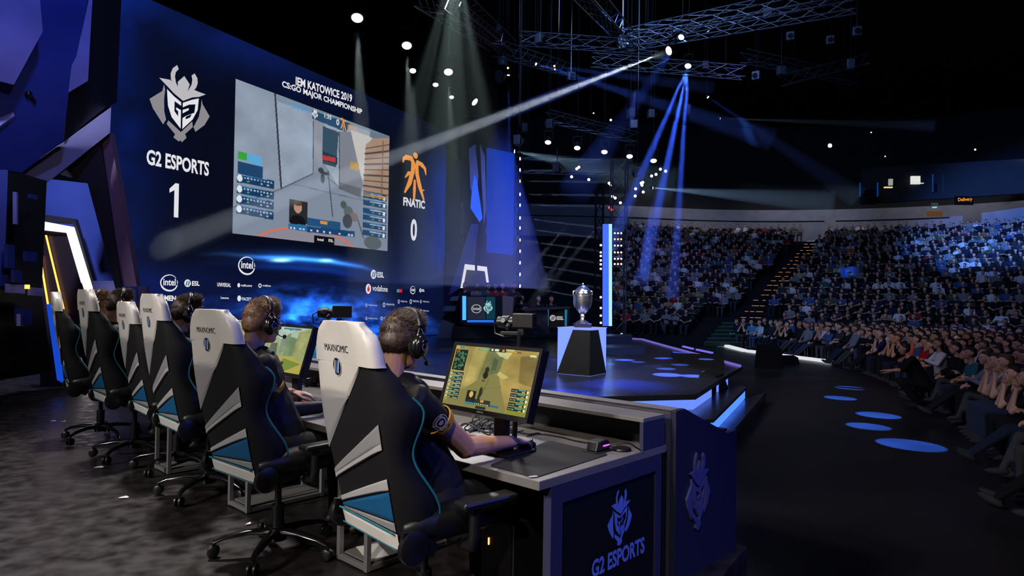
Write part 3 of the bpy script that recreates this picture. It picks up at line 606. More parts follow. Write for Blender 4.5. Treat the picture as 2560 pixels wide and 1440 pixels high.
# mouse mats
def topz(px, py, z=.70): return onz(px, py, z)
q = [topz(*a) for a in ((1222, 1165), (1338, 1196), (1523, 1137), (1372, 1103))]
mb = MB(); c = sum(q, V()) / 4
def rounded(q, r=.03, n=4):
    out = []
    for i in range(4):
        p, a, b = q[i], q[i - 1], q[(i + 1) % 4]; d1 = (a - p).normalized() * r; d2 = (b - p).normalized() * r
        for k in range(n + 1):
            t = k / n; out.append(p + d1 * (1 - t) ** 2 + d2 * t ** 2)
    return out
mb.prism(rounded(q), (0, 0, .004)); single('mouse_mat', mb, M_soft, 'large black mouse mat under the nearest player\'s hand', 'mouse mat')
mm = topz(1333, 1191, .7045); mb = MB(); mb.box(mm, (.035, .018, .001), .4)
tg = bpy.data.objects['mouse_mat']; obj('logo_tag', mb, mat('tag_grey', (150, 150, 150), .5), tg, smooth=False, world=True)
# mouse in the hand, mouse bungee box, cable hole cap
MH = topz(1318, 1119, .71)
def mouse(c, d, label):
    o = thing('mouse', label, 'computer mouse', (c.x, c.y, .7045), math.atan2(d.y, d.x) - math.pi / 2)
    a = MB(); a.ell((0, 0, .012), (.031, .06, .026), 16, 10); obj('shell', a, M_blk, o)
    b = MB(); b.cyl((-.003, .035, .034), (.003, .035, .034), .008, n=12); obj('wheel', b, M_metal, o)
    return o
mouse(MH, (V((.17, .22, 0))), 'black mouse under the nearest player\'s right hand')
c = topz(1496, 1128); bx = thing('mouse_dock', 'small black mouse dock with a purple light at the desk corner', 'dock', (c.x, c.y, .70), math.atan2(W.y, W.x))
mb = MB(); mb.prism([(-.06, -.03, .008), (.05, -.03, .008), (.055, -.03, .04), (.03, -.03, .058), (-.045, -.03, .05)], (0, .06, 0)); obj('case', mb, M_blk, bx, smooth=False, bevel=.006)
mb = MB(); mb.box((0, 0, .004), (.15, .08, .006)); obj('base', mb, M_soft, bx, smooth=False)
mb = MB(); mb.box((.02, -.031, .03), (.05, .003, .006)); obj('light', mb, emat('led_purple', (170, 80, 230), 2.5), bx, smooth=False)
c = topz(1554, 1126); single('cable_puck', MB().lathe([(.0, 0), (.04, 0), (.046, .006), (.044, .013), (.036, .015), (.02, .009), (0, .009)], c, 28), M_blk, 'round black cable puck beside the mouse dock', 'puck')
def cable(pts, label, r=.0035):
    """smooth cable through points"""
    out = []; P_ = [pts[0]] + list(pts) + [pts[-1]]
    for i in range(1, len(P_) - 2):
        for k in range(8):
            t = k / 8; a, b, c_, d = P_[i - 1], P_[i], P_[i + 1], P_[i + 2]
            out.append(.5 * ((2 * b) + (c_ - a) * t + (2 * a - 5 * b + 4 * c_ - d) * t * t + (3 * b - a - 3 * c_ + d) * t ** 3))
    out.append(pts[-1]); mb = MB(); mb.tube(out, r, 6); return single('cable', mb, M_cable, label, 'cable', 'cables on the desk top')
tz = lambda px, py, z=.705: topz(px, py, z)
cable([tz(1512, 1120, .72), tz(1530, 1112, .74), tz(1570, 1108, .75), tz(1592, 1120, .72), tz(1604, 1128, .705)], 'thin cable looping from the mouse dock to the shelf end')
cable([tz(1318, 1090), tz(1350, 1085), tz(1400, 1092), tz(1440, 1102), tz(1500, 1112), tz(1540, 1118)], 'long black cable running along the desk below the shelf')
rc = random.Random(5)
for i in range(16):
    a = (rc.uniform(1120, 1200), rc.uniform(1055, 1085)); p0 = tz(a[0], a[1], .706); pts = [p0]
    for k in range(5):
        p0 = p0 + V((rc.uniform(-.02, .12), rc.uniform(-.07, .06), 0)); pts.append(V((p0.x, p0.y, .706 + rc.choice((0, 0, .02, .05)))))
    pts = [q for q in pts if (q - DK).dot(W) < s_sh - .03 and (q - DK).dot(W) > .05] 
    if len(pts) > 2: cable(pts, 'tangled black cable lying on the desk around the nearest monitor stand')
# ------------------------------------------------------------------ monitors
def screen_canvas1():
    cv = Canvas(300, 190, (150, 135, 92)); p = cv.poly
    g1 = lambda pts: [((x - 705 - (1 - (y - 250) / 330) * 75) / (430 - 0), 0) for x, y in pts]
    p([(0, 0), (.42, 0), (.34, .62), (.0, .95)], (168, 148, 104)); p([(.42, 0), (.62, 0), (.62, .3), (.45, .55), (.36, .58)], (122, 120, 92)); p([(.24, 0), (.40, 0), (.32, .55), (.22, .6)], (182, 160, 112))
    p([(.62, 0), (1, 0), (1, 1), (.74, 1), (.60, .42)], (172, 144, 96)); p([(.8, .1), (1, .04), (1, .55), (.84, .5)], (138, 116, 78)); p([(.46, 0), (.72, 0), (.66, .16), (.56, .12)], (206, 200, 168)); p([(.46, .08), (.6, .16), (.6, .4), (.46, .4)], (112, 116, 92)); p([(.5, .16), (.56, .18), (.56, .36), (.5, .36)], (86, 92, 78))
    cv.grain(.22, 5, 9)
    p([(.0, .98), (.3, .62), (.44, .46), (.60, .42), (.78, 1), (0, 1)], (138, 128, 92)); p([(.6, .36), (.72, .44), (.66, .48), (.58, .42)], (200, 184, 140)); cv.line(.5, .5, .42, 1, .003, (96, 92, 70)); cv.line(.3, .72, .66, .6, .002, (100, 96, 74))
    cv.ell(.455, .36, .024, .05, (48, 46, 36)); cv.ell(.45, .45, .03, .06, (40, 40, 32)); cv.ell(.44, .54, .02, .02, (90, 84, 62)); cv.ell(.44, .72, .02, .08, (52, 50, 38)); cv.ell(.43, .82, .014, .08, (44, 46, 40)); p([(.8, .78), (.96, .7), (1, 1), (.78, 1)], (128, 140, 54), .8)
    p([(.015, .07), (.17, .07), (.17, .42), (.015, .42)], (30, 34, 34)); 
    g = random.Random(2)
    for k in range(60):
        x, y = g.uniform(.03, .15), g.uniform(.1, .4); cv.ell(x, y, g.uniform(.006, .016), g.uniform(.01, .03), (70, 120, 108) if k % 3 else (24, 30, 34))
    cv.ell(.05, .1, .018, .03, (150, 90, 70)); cv.rect(.01, .01, .05, .05, (200, 170, 80)); cv.rect(.055, .01, .11, .045, (70, 140, 170))
    for k in range(7):
        y = .45 + k * .065; cv.rect(.015, y, .18, y + .052, (28, 52, 72)); cv.rect(.03, y, .13, y + .018, (90, 160, 190) if k % 2 else (70, 100, 120)); cv.rect(.035, y + .028, .08, y + .04, (220, 200, 90)); cv.ell(.025, y + .026, .009, .02, (230, 230, 220))
        for q_ in range(4): cv.rect(.11 + q_ * .016, y + .026, .12 + q_ * .016, y + .042, (190, 200, 190))
    for k in range(5):
        y = .6 + k * .07; cv.rect(.78, y, .975, y + .055, (26, 44, 56)); cv.rect(.86, y + .004, .94, y + .022, (90, 170, 200)); cv.ell(.962, y + .028, .011, .024, (232, 232, 226)); cv.rect(.90, y + .034, .935, y + .046, (220, 200, 80)); cv.rect(.78, y + .052, .975, y + .055, (200, 150, 60))
        for q_ in range(4): cv.rect(.79 + q_ * .016, y + .02, .797 + q_ * .016, y + .036, (200, 200, 190))
    cv.rect(.28, .72, .39, .92, (40, 36, 30)); cv.ell(.335, .78, .024, .05, (220, 180, 130)); cv.ell(.335, .9, .045, .05, (40, 44, 60)); cv.rect(.28, .905, .39, .945, (70, 130, 160)); cv.rect(.39, .84, .58, .90, (44, 56, 60)); cv.rect(.46, .85, .5, .885, (230, 150, 60)); cv.rect(.39, .9, .62, .93, (36, 48, 54)); cv.rect(.58, .9, .68, .93, (50, 110, 150)); cv.rect(.42, .95, .54, .99, (40, 44, 44))
    for k in range(8): cv.rect(.4 + k * .022, .905, .41 + k * .022, .925, (220, 220, 200))
    cv.rect(.3, .02, .8, .055, (88, 92, 76), .7); cv.rect(.44, .0, .62, .06, (30, 40, 44), .9); cv.rect(.31, .024, .42, .05, (90, 200, 200)); cv.rect(.64, .024, .75, .05, (226, 150, 60)); cv.rect(.49, .01, .54, .045, (230, 230, 230)); cv.rect(.45, .01, .475, .05, (230, 230, 230)); cv.rect(.58, .01, .605, .05, (230, 150, 60)); cv.rect(.9, .06, .97, .09, (220, 220, 210))
    cv.a *= np.array([.94, .97, .80]); return cv
def screen_canvas2():
    cv = Canvas(220, 150, (150, 158, 132)); p = cv.poly
    p([(0, 0), (1, 0), (1, .4), (0, .45)], (170, 190, 190)); p([(0, .2), (.35, .28), (.35, .65), (0, .7)], (150, 156, 136)); p([(.35, .3), (.55, .12), (.6, .5), (.4, .6)], (130, 140, 130)); p([(.5, .2), (.75, .25), (.72, .7), (.5, .7)], (120, 140, 116)); p([(.72, .1), (1, .0), (1, .8), (.72, .7)], (150, 152, 110)); p([(.15, .4), (.3, .38), (.34, .65), (.14, .68)], (90, 100, 88))
    cv.grain(.2, 6, 3); p([(0, .7), (.7, .64), (1, .8), (1, 1), (0, 1)], (176, 160, 84)); p([(.1, .72), (.4, .66), (.5, .8), (.15, .86)], (188, 150, 100)); p([(.55, .7), (.95, .78), (.6, 1), (.3, 1)], (104, 128, 60), .8)
    for x in (.3, .4, .5): cv.rect(x, .78, x + .07, .84, (40, 60, 80)); cv.rect(x - .03, .88, x + .05, .94, (50, 70, 90))
    cv.rect(.35, .02, .75, .06, (60, 90, 120), .7); cv.ell(.52, .05, .04, .03, (70, 120, 190)); cv.rect(.3, .7, .36, .76, (210, 150, 60)); cv.a *= np.array([.98, 1.0, .9]); return cv
def monitor(name, BL, w_, h_, tilt, cv, label, fwd=W, right=V((.7324, -.681, 0)), dim=1.):
    rz = math.atan2(right.y, right.x); c = BL + right * w_ / 2
    o = thing('monitor', label, 'monitor', (c.x, c.y, .70) + fwd * .12 if False else V((c.x, c.y, .70)) + fwd * .1, rz)
    # local: x right, y away from the player, z up
    s, k = math.sin(tilt), math.cos(tilt); y0 = -.1; z0 = BL.z - .70
    def L(x, y, z): return V((x, y0 + s * y + k * z, z0 + k * y - s * z))   # y up the panel, z behind it
    a = MB()
    def slab(mb, x0, x1, v0, v1, d0, d1, m=None): mb.prism([L(x0, v0, d0), L(x1, v0, d0), L(x1, v1, d0), L(x0, v1, d0)], L(0, 0, d1) - L(0, 0, d0), m)
    slab(a, -w_ / 2, w_ / 2, 0, h_, .012, .05); obj('housing', a, M_blk, o, smooth=False, bevel=.004)
    b = MB(); bw = .016
    slab(b, -w_ / 2, w_ / 2, 0, bw + .006, 0, .012); slab(b, -w_ / 2, w_ / 2, h_ - bw, h_, 0, .012); slab(b, -w_ / 2, -w_ / 2 + bw, bw, h_ - bw, 0, .012); slab(b, w_ / 2 - bw, w_ / 2, bw, h_ - bw, 0, .012); obj('bezel', b, M_blk, o, smooth=False)
    gh, gw = cv.a.shape[:2]; xs = np.linspace(-w_ / 2 + bw, w_ / 2 - bw, gw); vs = np.linspace(h_ - bw, bw + .006, gh); Xg, Yg = np.meshgrid(xs, vs)
    P = np.stack([Xg, y0 + s * Yg + k * .006, z0 + k * Yg - s * .006], -1); obj('screen', grid_mesh('screen', P, cv.a, emat('monitor_picture', 'Col', 1.05)), None, o)
    st_ = MB(); st_.box((0, .05, (z0 + .1) / 2 + .01), (.075, .035, z0 + .12)); st_.box((0, .04, z0 + .1), (.09, .09, .08)); obj('stand', st_, M_blk, o, smooth=False, bevel=.004)
    f = MB(); f.box((0, .03, .008), (.30, .2, .016)); obj('foot', f, M_blk, o, smooth=False, bevel=.005)
    return o, L
BL1 = atY(1095, 1017, 3.28); mon1, L1 = monitor('monitor', BL1, .577, .33, R(18), screen_canvas1(), 'tilted black monitor with a tan corridor game before the nearest player')
mb = MB(); add_text(mb, 'BENQ', L1(-.02, .006, -.0005), L1(.02, .006, -.0005) - L1(-.02, .006, -.0005), L1(-.02, .014, -.0005) - L1(-.02, .006, -.0005), .03); obj('maker_lettering', mb, mat('letter_grey', (150, 150, 155), .4), mon1, smooth=False)
def ltext(mb, s, x0, y0, x1, h, m): o_ = L1(x0, y0, .003); add_text(mb, s, o_, L1(x1, y0, .003) - o_, L1(x0, y0 + h, .003) - o_, .03, m)
R2 = atY(748, 946, 4.12); BL2 = R2 - V((.7324, -.681, 0)) * .577; monitor('monitor', BL2, .577, .33, R(17), screen_canvas2(), 'black monitor with a pale courtyard game before the second nearest player')
for t_, lab in ((4.3, 'black monitor on the desk before the third nearest player'), (5.6, 'black monitor near the far end of the desk')):
    b_ = dk(.55, t_, .89); monitor('monitor', b_, .577, .33, R(15), screen_canvas2(), lab)
# ------------------------------------------------------------------ player cameras on goosenecks
def player_cam(c, base, label, rz, flip=1):
    o = thing('video_camera', label, 'camera', base, rz); b = c - base; x = Matrix.Rotation(-rz, 3, 'Z') @ b
    a = MB(); a.box(x + V((.045, 0, .01)), (.11, .06, .07)); obj('body', a, M_blk, o, smooth=False, bevel=.004)
    l = MB(); l.cyl(x + V((-.01, 0, 0)), x + V((-.035, 0, 0)), .026, .026, 16); l.cyl(x + V((-.035, 0, 0)), x + V((-.075, 0, 0)), .032, .030, 16); l.cyl(x + V((-.075, 0, 0)), x + V((-.095, 0, 0)), .026, .028, 16); obj('lens', l, M_blk, o)
    r_ = MB(); r_.box(x + V((-.02, 0, -.055)), (.12, .03, .014)); r_.box(x + V((.03, 0, -.045)), (.03, .03, .03)); r_.cyl(x + V((.02, 0, -.06)), V((0, 0, 0)), .012, .014, 10); obj('mount', r_, M_blk, o, smooth=False)
    w_ = MB(); w_.tube([x + V((-.09, .02, .01)), x + V((-.13, .03, -.01)), x + V((-.125, .03, -.06)), x + V((-.07, .02, -.075)), x + V((-.02, .01, -.06))], .004, 6); obj('wire', w_, M_cable, o)
    k = MB(); k.cyl(x + V((-.05, 0, .0)), x + V((-.05, -.05, .01)), .012, .012, 10); k.ell(x + V((-.03, -.03, -.02)), .018, 10, 6); obj('knob', k, M_blk, o)
    return o
C1 = atY(1290, 806, 3.35); player_cam(C1, V((C1.x, C1.y + .02, .70)) , 'black camera on a post above the nearest monitor', R(-22))
C2 = atY(836, 783, 4.0); player_cam(C2, V((C2.x + .05, C2.y + .1, .70)), 'black camera above the desk between the two nearest chairs', R(8))
# keyboard and bits before the second player
kb = topz(768, 1000, .72); o = thing('keyboard', 'black keyboard with red lit keys under the second player\'s hand', 'keyboard', (kb.x, kb.y, .70), math.atan2(-U.y, -U.x))
mb = MB(); mb.box((0, 0, .015), (.36, .13, .024)); obj('base', mb, M_blk, o, smooth=False, bevel=.004)
mb = MB(); [mb.box((-.165 + i * .0235, -.05 + j * .025, .032), (.019, .02, .01)) for i in range(15) for j in range(5)]
kk = obj('keys', mb, mat('key_cap', (60, 48, 52), .5), o, smooth=False)
mb = MB(); mb.box((0, 0, .0275), (.35, .125, .001)); obj('backlight', mb, emat('led_red', (215, 70, 60), 1.2), o, smooth=False)
q0 = topz(800, 1035, .70); o = MB(); o.prism([q0 + V((-.05, -.03, .002)), q0 + V((.05, .02, .002)), q0 + V((.02, .03, .09))], V((.004, .012, 0))); o.box(q0 + V((0, 0, .003)), (.14, .09, .004), .5)
single('sign_holder', o, mat('clear_plastic', (190, 195, 200), .12, spec=.8, alpha=.35), 'clear acrylic holder on the desk edge left of the nearest chair', 'holder', smooth=False)
hs_ = topz(775, 957, .73); mb = MB()
for i in range(26): 
    a = i * .7; mb.tube([hs_ + V((.05 * math.cos(a + k) * (1 + .2 * math.sin(i)), .04 * math.sin(a + k * 1.1), -.02 + .012 * (i % 5) + .005 * k)) for k in range(4)], .0045, 5)
single('cable_bundle', mb, mat('cable_gloss', (26, 28, 40), .2), 'coiled heap of glossy cable beside the second monitor', 'cable', kind='stuff')
# ================================================================== GAMING CHAIRS
C_white = mat('white_leather', (190, 186, 182), .42, spec=.45, var=.05, vscale=5, bump=.05, bscale=90)
C_grey = mat('grey_leather', (128, 128, 132), .5, spec=.4); C_lgrey = mat('light_grey_leather', (160, 159, 162), .45, spec=.4)
C_black = mat('black_leather', (15, 16, 20), .42, spec=.45, bump=.05, bscale=90); C_fab = mat('black_fabric', (14, 14, 17), .7, spec=.25)
C_blue = mat('blue_leather', (14, 78, 122), .5, spec=.4); C_teal = mat('teal_piping', (22, 96, 116), .4); C_dk = mat('badge_dark', (14, 18, 30), .4); C_bl = mat('badge_blue', (50, 110, 190), .4)
M_gloss = mat('gloss_black', (18, 18, 20), .18, spec=.6)
def itp(t, ks): return float(np.interp(t, [a for a, b in ks], [b for a, b in ks]))
def sm(t, ks):
    """smooth interpolation"""
    xs = [a for a, b in ks]
    for i in range(len(xs) - 1):
        if t <= xs[i + 1]:
            u = max(0, (t - xs[i]) / (xs[i + 1] - xs[i])); u = u * u * (3 - 2 * u); return ks[i][1] * (1 - u) + ks[i + 1][1] * u
    return ks[-1][1]
ZB, ZT = .455, 1.318
WR = [(0, .215), (.35, .235), (.6, .235), (.82, .222), (.9, .205), (.96, .175), (1.0, .12)]
WO = [(0, .25), (.22, .275), (.42, .255), (.62, .285), (.72, .262), (.84, .228), (.92, .21), (1.0, .13)]
DE = [(0, .13), (.18, .17), (.42, .105), (.62, .16), (.72, .11), (.83, .062), (.95, .055), (1.0, .045)]
def wr(t): return itp(t, WR)
def ry(t): return -.25 - .16 * t - .02 * math.sin(t * 3.1)
def zz_(t): return ZB + (ZT - ZB) * (t if t < .95 else .95 + (t - .95) * 1.0)
def section(t, puff=0.):
    w_, wo, d, y = wr(t) + puff, sm(t, WO) + puff, sm(t, DE), ry(t) - puff; z = zz_(t)
    half = [(0, y), (w_ * .5, y), (w_ * .93, y), (w_ + .006, y + .012), (wo, y + d * .45), (wo + .004, y + d * .8), (wo - .012, y + d + .005), (wo - .04, y + d), (wo * .55, y + .075), (0, y + .065)]
    return [V((x, yy, z)) for x, yy in half] + [V((-x, yy, z)) for x, yy in half[-2:0:-1]]
def loft(mb, ts, puff=0., m=None, captop=True):
    secs = [section(t, puff) for t in ts]; n = len(secs[0]); vs = [p for s in secs for p in s]; fs = []
    for i in range(len(secs) - 1):
        for j in range(n): fs.append((i * n + j, i * n + (j + 1) % n, (i + 1) * n + (j + 1) % n, (i + 1) * n + j))
    fs += [tuple(range(n - 1, -1, -1)), tuple((len(secs) - 1) * n + j for j in range(n))]; mb.add(vs, fs, m)
def Sp(a, t, off=0.): return V((a * wr(t) * .985, ry(t) - off, zz_(t)))
def patch(mb, fl, fu, off, a0=-1., a1=1., na=16, nt=14, m=None, thick=True):
    vs = []; fs = []
    for i in range(na + 1):
        a = a0 + (a1 - a0) * i / na; l, u = fl(a), fu(a)
        for j in range(nt + 1):
            t = l + (u - l) * j / nt; e = min(i, na - i) / 1.5, min(j, nt - j) / 1.5; k = min(1, e[0], e[1]); vs.append(Sp(a, t, off * (.25 + .75 * k)))
    for i in range(na):
        for j in range(nt): fs.append((i * (nt + 1) + j, (i + 1) * (nt + 1) + j, (i + 1) * (nt + 1) + j + 1, i * (nt + 1) + j + 1))
    mb.add(vs, fs, m)
ln = lambda l, r: (lambda a: l + (r - l) * (a + 1) / 2)
def make_chair(label):
    o = thing('gaming_chair', label, 'gaming chair', group='gaming chairs in the players row')
    mb = MB(); loft(mb, [i / 24 * .83 for i in range(25)]); back = obj('backrest', mb, C_fab, o, smooth=50)
    mb = MB(); loft(mb, [.812, .822, .83, .86, .89, .92, .945, .965, .98, .99, 1.0], .0105); hr = obj('headrest', mb, C_white, o, smooth=60, bevel=.0)
    z0 = lambda a: 0.
    for nm, lo, hi, mt, off, a0, a1 in (
        ('white_panel', lambda a: max(.66, ln(.378, .90)(a)), lambda a: .835, C_white, .010, -1, .96), 
        ('grey_panel', lambda a: ln(.378, .90)(a), lambda a: max(ln(.378, .90)(a) + .001, .66), C_grey, .009, -1, .08),
        ('stripe', ln(.243, .488), ln(.268, .575), C_grey, .011, -.97, .98), ('stripe', ln(.225, .462), ln(.244, .491), C_lgrey, .014, -.97, .98),
        ('stripe', ln(.112, .283), ln(.135, .335), C_lgrey, .011, -.97, .98),
        ('blue_panel', ln(.097, .14), lambda a: max(ln(.10, .275)(a), ln(.098, .141)(a)), C_blue, .010, -.97, .98),
        ('grey_foot_panel', ln(.088, .088), lambda a: max(ln(.09, .132)(a), .089), C_grey, .008, -.97, .98),
        ('white_band', ln(-.005, -.005), ln(.082, .082), C_white, .016, -1.03, 1.03)):
        mb = MB(); patch(mb, lo, hi, off, a0, a1, m=None); obj(nm, mb, mt, back if nm != 'white_band' else o, smooth=60)
    mb = MB(); mb.tube([Sp(-1 + 2 * i / 12, .085, .016) for i in range(13)], .004, 6); mb.tube([Sp(-1 + 2 * i / 12, .012, .016) for i in range(13)], .003, 6); obj('band_piping', mb, C_teal, back)
    for s in (-1, 1): mb = MB(); mb.tube([V((s * (sm(t, WO) + .004), ry(t) + sm(t, DE) + .001, zz_(t))) for t in [i / 30 * .62 + .06 for i in range(31)]], .0045, 6); obj('side_piping', mb, C_teal, back)
    mb = MB()
    for s in (-1, 1):
        for t0_, t1_, ins_ in ((.835, .985, .93), ): 
            for k in range(20):
                t = t0_ + (t1_ - t0_) * k / 19; mb.box(V((s * (wr(t) * .985 + .006), ry(t) + .006, zz_(t))), (.0022, .0022, .005))
                mb.box(V((s * (wr(t) + .016), ry(t) + .034, zz_(t))), (.002, .003, .005))
    obj('stitching', mb, mat('stitch_grey', (150, 146, 140), .6), hr, smooth=False)
    mb = MB(); o_ = Sp(-.60, .862, .0118); e_ = Sp(.33, .862, .0118); u_ = Sp(-.60, .895, .0118); add_text(mb, 'MAXNOMIC', o_, V((e_.x - o_.x, 0, 0)), V((0, u_.y - o_.y, u_.z - o_.z)), .0); obj('maker_lettering', mb, C_dk, hr, smooth=False)
    mb = MB(); c = Sp(-.14, .795, .0125); up = (Sp(-.14, .83, .0125) - c).normalized()
    chair_badge(mb, lambda x, y, q=0.: c + V((x * .034, 0, 0)) + up * (y * .038) + V((0, -1, 0)) * q, (0, 1, 2)); obj('badge', mb, [mat('badge_silver', (205, 208, 212), .3, .3), C_dk, C_bl], hr, smooth=False)
    # seat
    mb = MB()
    for x, y, sx, sy, sz, z in ((0, 0.02, .20, .29, .055, .535), (-.235, .02, .06, .29, .07, .545), (.235, .02, .06, .29, .07, .545)): mb.ell((x, y, z), (sx * 1.15, sy, sz), 20, 12)
    mb.box((0, .0, .50), (.50, .50, .06)); obj('seat', remesh(mb, .012, 4, 'seat', [C_black]), None, o)
    mb = MB(); mb.box((0, 0, .455), (.24, .3, .04)); mb.box((0, .02, .425), (.16, .2, .04)); obj('tilt_mechanism', mb, M_blk, o, smooth=False, bevel=.006)
    for s in (-1, 1):
        mb = MB(); mb.lathe([(0, 0), (.056, 0), (.064, .008), (.062, .03), (.045, .036), (0, .038)], (s * .262, -.235, .485), 24, (s, 0, 0)); mb.prism([(s * .262, -.29, .49), (s * .262, -.15, .43), (s * .262, -.12, .47), (s * .262, -.2, .53), (s * .262, -.28, .55)], (s * .02, 0, 0)); obj('hinge_cover', mb, M_blk, o, smooth=30)
        mb = MB(); mb.tube([(s * .25, .0, .44), (s * .33, .0, .45), (s * .345, .0, .50), (s * .345, .0, .61)], [.02, .022, .024, .02], 10); arm = obj('armrest', mb, M_blk, o)
        mb = MB(); mb.box((s * .34, .06, .622), (.085, .27, .028)); obj('arm_pad', mb, M_blk, arm, smooth=False, bevel=.01)
    mb = MB(); mb.cyl((0, 0, .09), (0, 0, .26), .034, n=18); mb.cyl((0, 0, .26), (0, 0, .42), .018, n=14); obj('gas_column', mb, M_blk, o)
    mb = MB(); mb.lathe([(0, .07), (.05, .07), (.055, .1), (.045, .145), (0, .15)], n=20); hub = obj('base_hub', mb, M_gloss, o)
    for k in range(5):
        a = R(72 * k + 20); d = V((math.cos(a), math.sin(a), 0)); mb = MB(); mb.tube([d * .03 + V((0, 0, .115)), d * .15 + V((0, 0, .118)), d * .27 + V((0, 0, .1)), d * .325 + V((0, 0, .078))], [.034, .027, .021, .016], 10, flat=.6); lg = obj('base_leg', mb, M_gloss, o)
        mb = MB(); e = d * .325; nrm = V((-d.y, d.x, 0))
        for s in (-1, 1): mb.lathe([(0, 0), (.026, 0), (.031, .005), (.031, .015), (.024, .02), (0, .02)], e + nrm * s * .006 + V((0, 0, .032)), 18, nrm * s)
        mb.cyl(e + V((0, 0, .03)), e + V((0, 0, .08)), .009); obj('caster', mb, M_blk, lg)
    return o
CH = [  # headrest px, depth, facing deg (from +X), label
    (880, 2.64, 41, 'nearest white and black gaming chair, its headrest beside the brown-haired player'),
    (547, 3.45, 50, 'second nearest white and black gaming chair in the row'),
    (393, 4.55, 44, 'third nearest white and black gaming chair, in front of a dark-haired player'),
    (327, 5.25, 43, 'empty lower white and black gaming chair between two occupied ones'),
    (225, 5.60, 44, 'second farthest white gaming chair, its back edge-on to the left'),
    (147, 6.30, 37, 'farthest gaming chair at the left end of the row, seen from its side')]
proto = make_chair(CH[0][3])
CP = []
for i, (px, Y_, fa, lab) in enumerate(CH):
    top = atY(px, 740, Y_); fd = V((math.cos(R(fa)), math.sin(R(fa)), 0)); c = V((top.x, top.y, 0)) + fd * .36
    c.z = [0, .02, .05, .0, .06, .05][i]; c.z = 0
    if i == 0: proto.location = c; proto.rotation_euler = (0, 0, R(fa - 90)); _MW[proto.name] = Matrix.Translation(c) @ Matrix.Rotation(R(fa - 90), 4, 'Z'); ch = proto
    else: ch = dup(proto, c, R(fa - 90), lab)
    ch.scale = (1, 1, [1, 1.015, 1.07, 1.02, 1.09, 1.07][i]); CP.append((c, fd))
# ================================================================== PEOPLE
up = V((0, 0, 1))
SKIN = mat('skin', (190, 142, 116), .5, spec=.4, var=.08, vscale=14, bump=.05, bscale=160)
SHIRT = mat('black_jersey', (20, 19, 21), .62, spec=.3, bump=.12, bscale=60, var=.2, vscale=9)
GOLD = mat('gold_trim', (196, 140, 36), .55); PRINT = mat('pale_print', (150, 150, 152), .6); GPRINT = mat('gold_print', (176, 130, 44), .6)
TROUS = mat('dark_trousers', (22, 24, 32), .75, spec=.2); SHOE = mat('dark_shoe', (26, 26, 28), .5)
HAIRD = mat('hair_dark_brown', (58, 42, 32), .5, spec=.45, var=.35, vscale=60); HAIRB = mat('hair_brown', (122, 88, 62), .5, spec=.45, var=.35, vscale=60)
def basis(az, pitch=0., lean=0.):
    """x right, y forward, z up for a heading az (deg from +X) and downward pitch"""
    f = V((math.cos(R(az)), math.sin(R(az)), 0)); r = V((f.y, -f.x, 0)); M = Matrix((r, f, V((0, 0, 1)))).transposed()
    return M @ Matrix.Rotation(R(-pitch), 3, 'X') @ Matrix.Rotation(R(lean), 3, 'Y')
def head_solids(mb, c, M):
    P_ = lambda x, y, z: c + M @ V((x, y, z)); E = lambda x, y, z, rx, ry_, rz_, n=14: mb.ell(P_(x, y, z), (rx, ry_, rz_), n, 10, M=M)
    E(0, -.012, .035, .076, .094, .082); E(0, .025, -.005, .068, .07, .09); E(0, .035, -.05, .056, .056, .06); E(0, .062, -.088, .03, .03, .026); E(0, .03, -.075, .046, .05, .04)
    mb.cap(P_(0, .094, .018), P_(0, .112, -.024), .009, .014, 8); mb.ell(P_(0, .104, -.03), (.018, .013, .010), 10, 6, M=M)
    for s in (-1, 1):
        mb.cap(P_(s * .012, .094, .03), P_(s * .048, .078, .032), .010, .009, 8); mb.ell(P_(s * .044, .066, -.022), (.022, .02, .02), 10, 6, M=M); mb.ell(P_(s * .076, -.01, -.008), (.010, .02, .032), 10, 8, M=M)
    mb.cap(P_(-.018, .092, -.052), P_(.018, .092, -.052), .009, .009, 8); mb.cap(P_(-.014, .089, -.064), P_(.014, .089, -.064), .0095, .0095, 8)
def hand_solids(mb, wr_, d, up, curl=.5, side=1, sp=.0, sc=1.):
    """wr_ wrist, d pointing direction, up back-of-hand normal, side +1 right hand (thumb on the left seen from above)"""
    d = d.normalized(); lat = d.cross(up).normalized() * 1.0; up = lat.cross(d).normalized()
    pc = wr_ + d * .05 * sc; M = Matrix((lat, d, up)).transposed(); mb.ell(pc, (.041 * sc, .052 * sc, .017 * sc), 14, 8, M=M); mb.ell(wr_ + d * .02, (.028 * sc, .035 * sc, .019 * sc), 12, 8, M=M)
    for i, (off, L_) in enumerate(((-.030, .068), (-.010, .078), (.010, .073), (.029, .057))):
        off *= side; b = wr_ + d * (.088 - abs(i - 1.2) * .004) * sc + lat * off * sc; dd = (d + lat * off * 3 * sp).normalized(); a = curl * .55; q = b
        mb.cap(b - d * .02, b, .0105 * sc, .0105 * sc, 8)
        for k, f in enumerate((.46, .3, .24)):
            dir_ = dd * math.cos(a) - up * math.sin(a); e = q + dir_ * L_ * f * sc; mb.cap(q, e, (.0098 - k * .001) * sc, (.009 - k * .001) * sc, 8); q = e; a += curl * (.8 if k == 0 else .5)
    tb = wr_ + d * .03 * sc - lat * .03 * side * sc; td = (d * .75 - lat * .62 * side - up * .3).normalized(); t1 = tb + td * .036 * sc; t2 = t1 + (td + d * .5 - up * .1).normalized() * .028 * sc; t3 = t2 + (d - up * .25).normalized() * .022 * sc
    mb.cap(tb, t1, .014 * sc, .0115 * sc, 8); mb.cap(t1, t2, .011 * sc, .0095 * sc, 8); mb.cap(t2, t3, .0095 * sc, .008 * sc, 8)
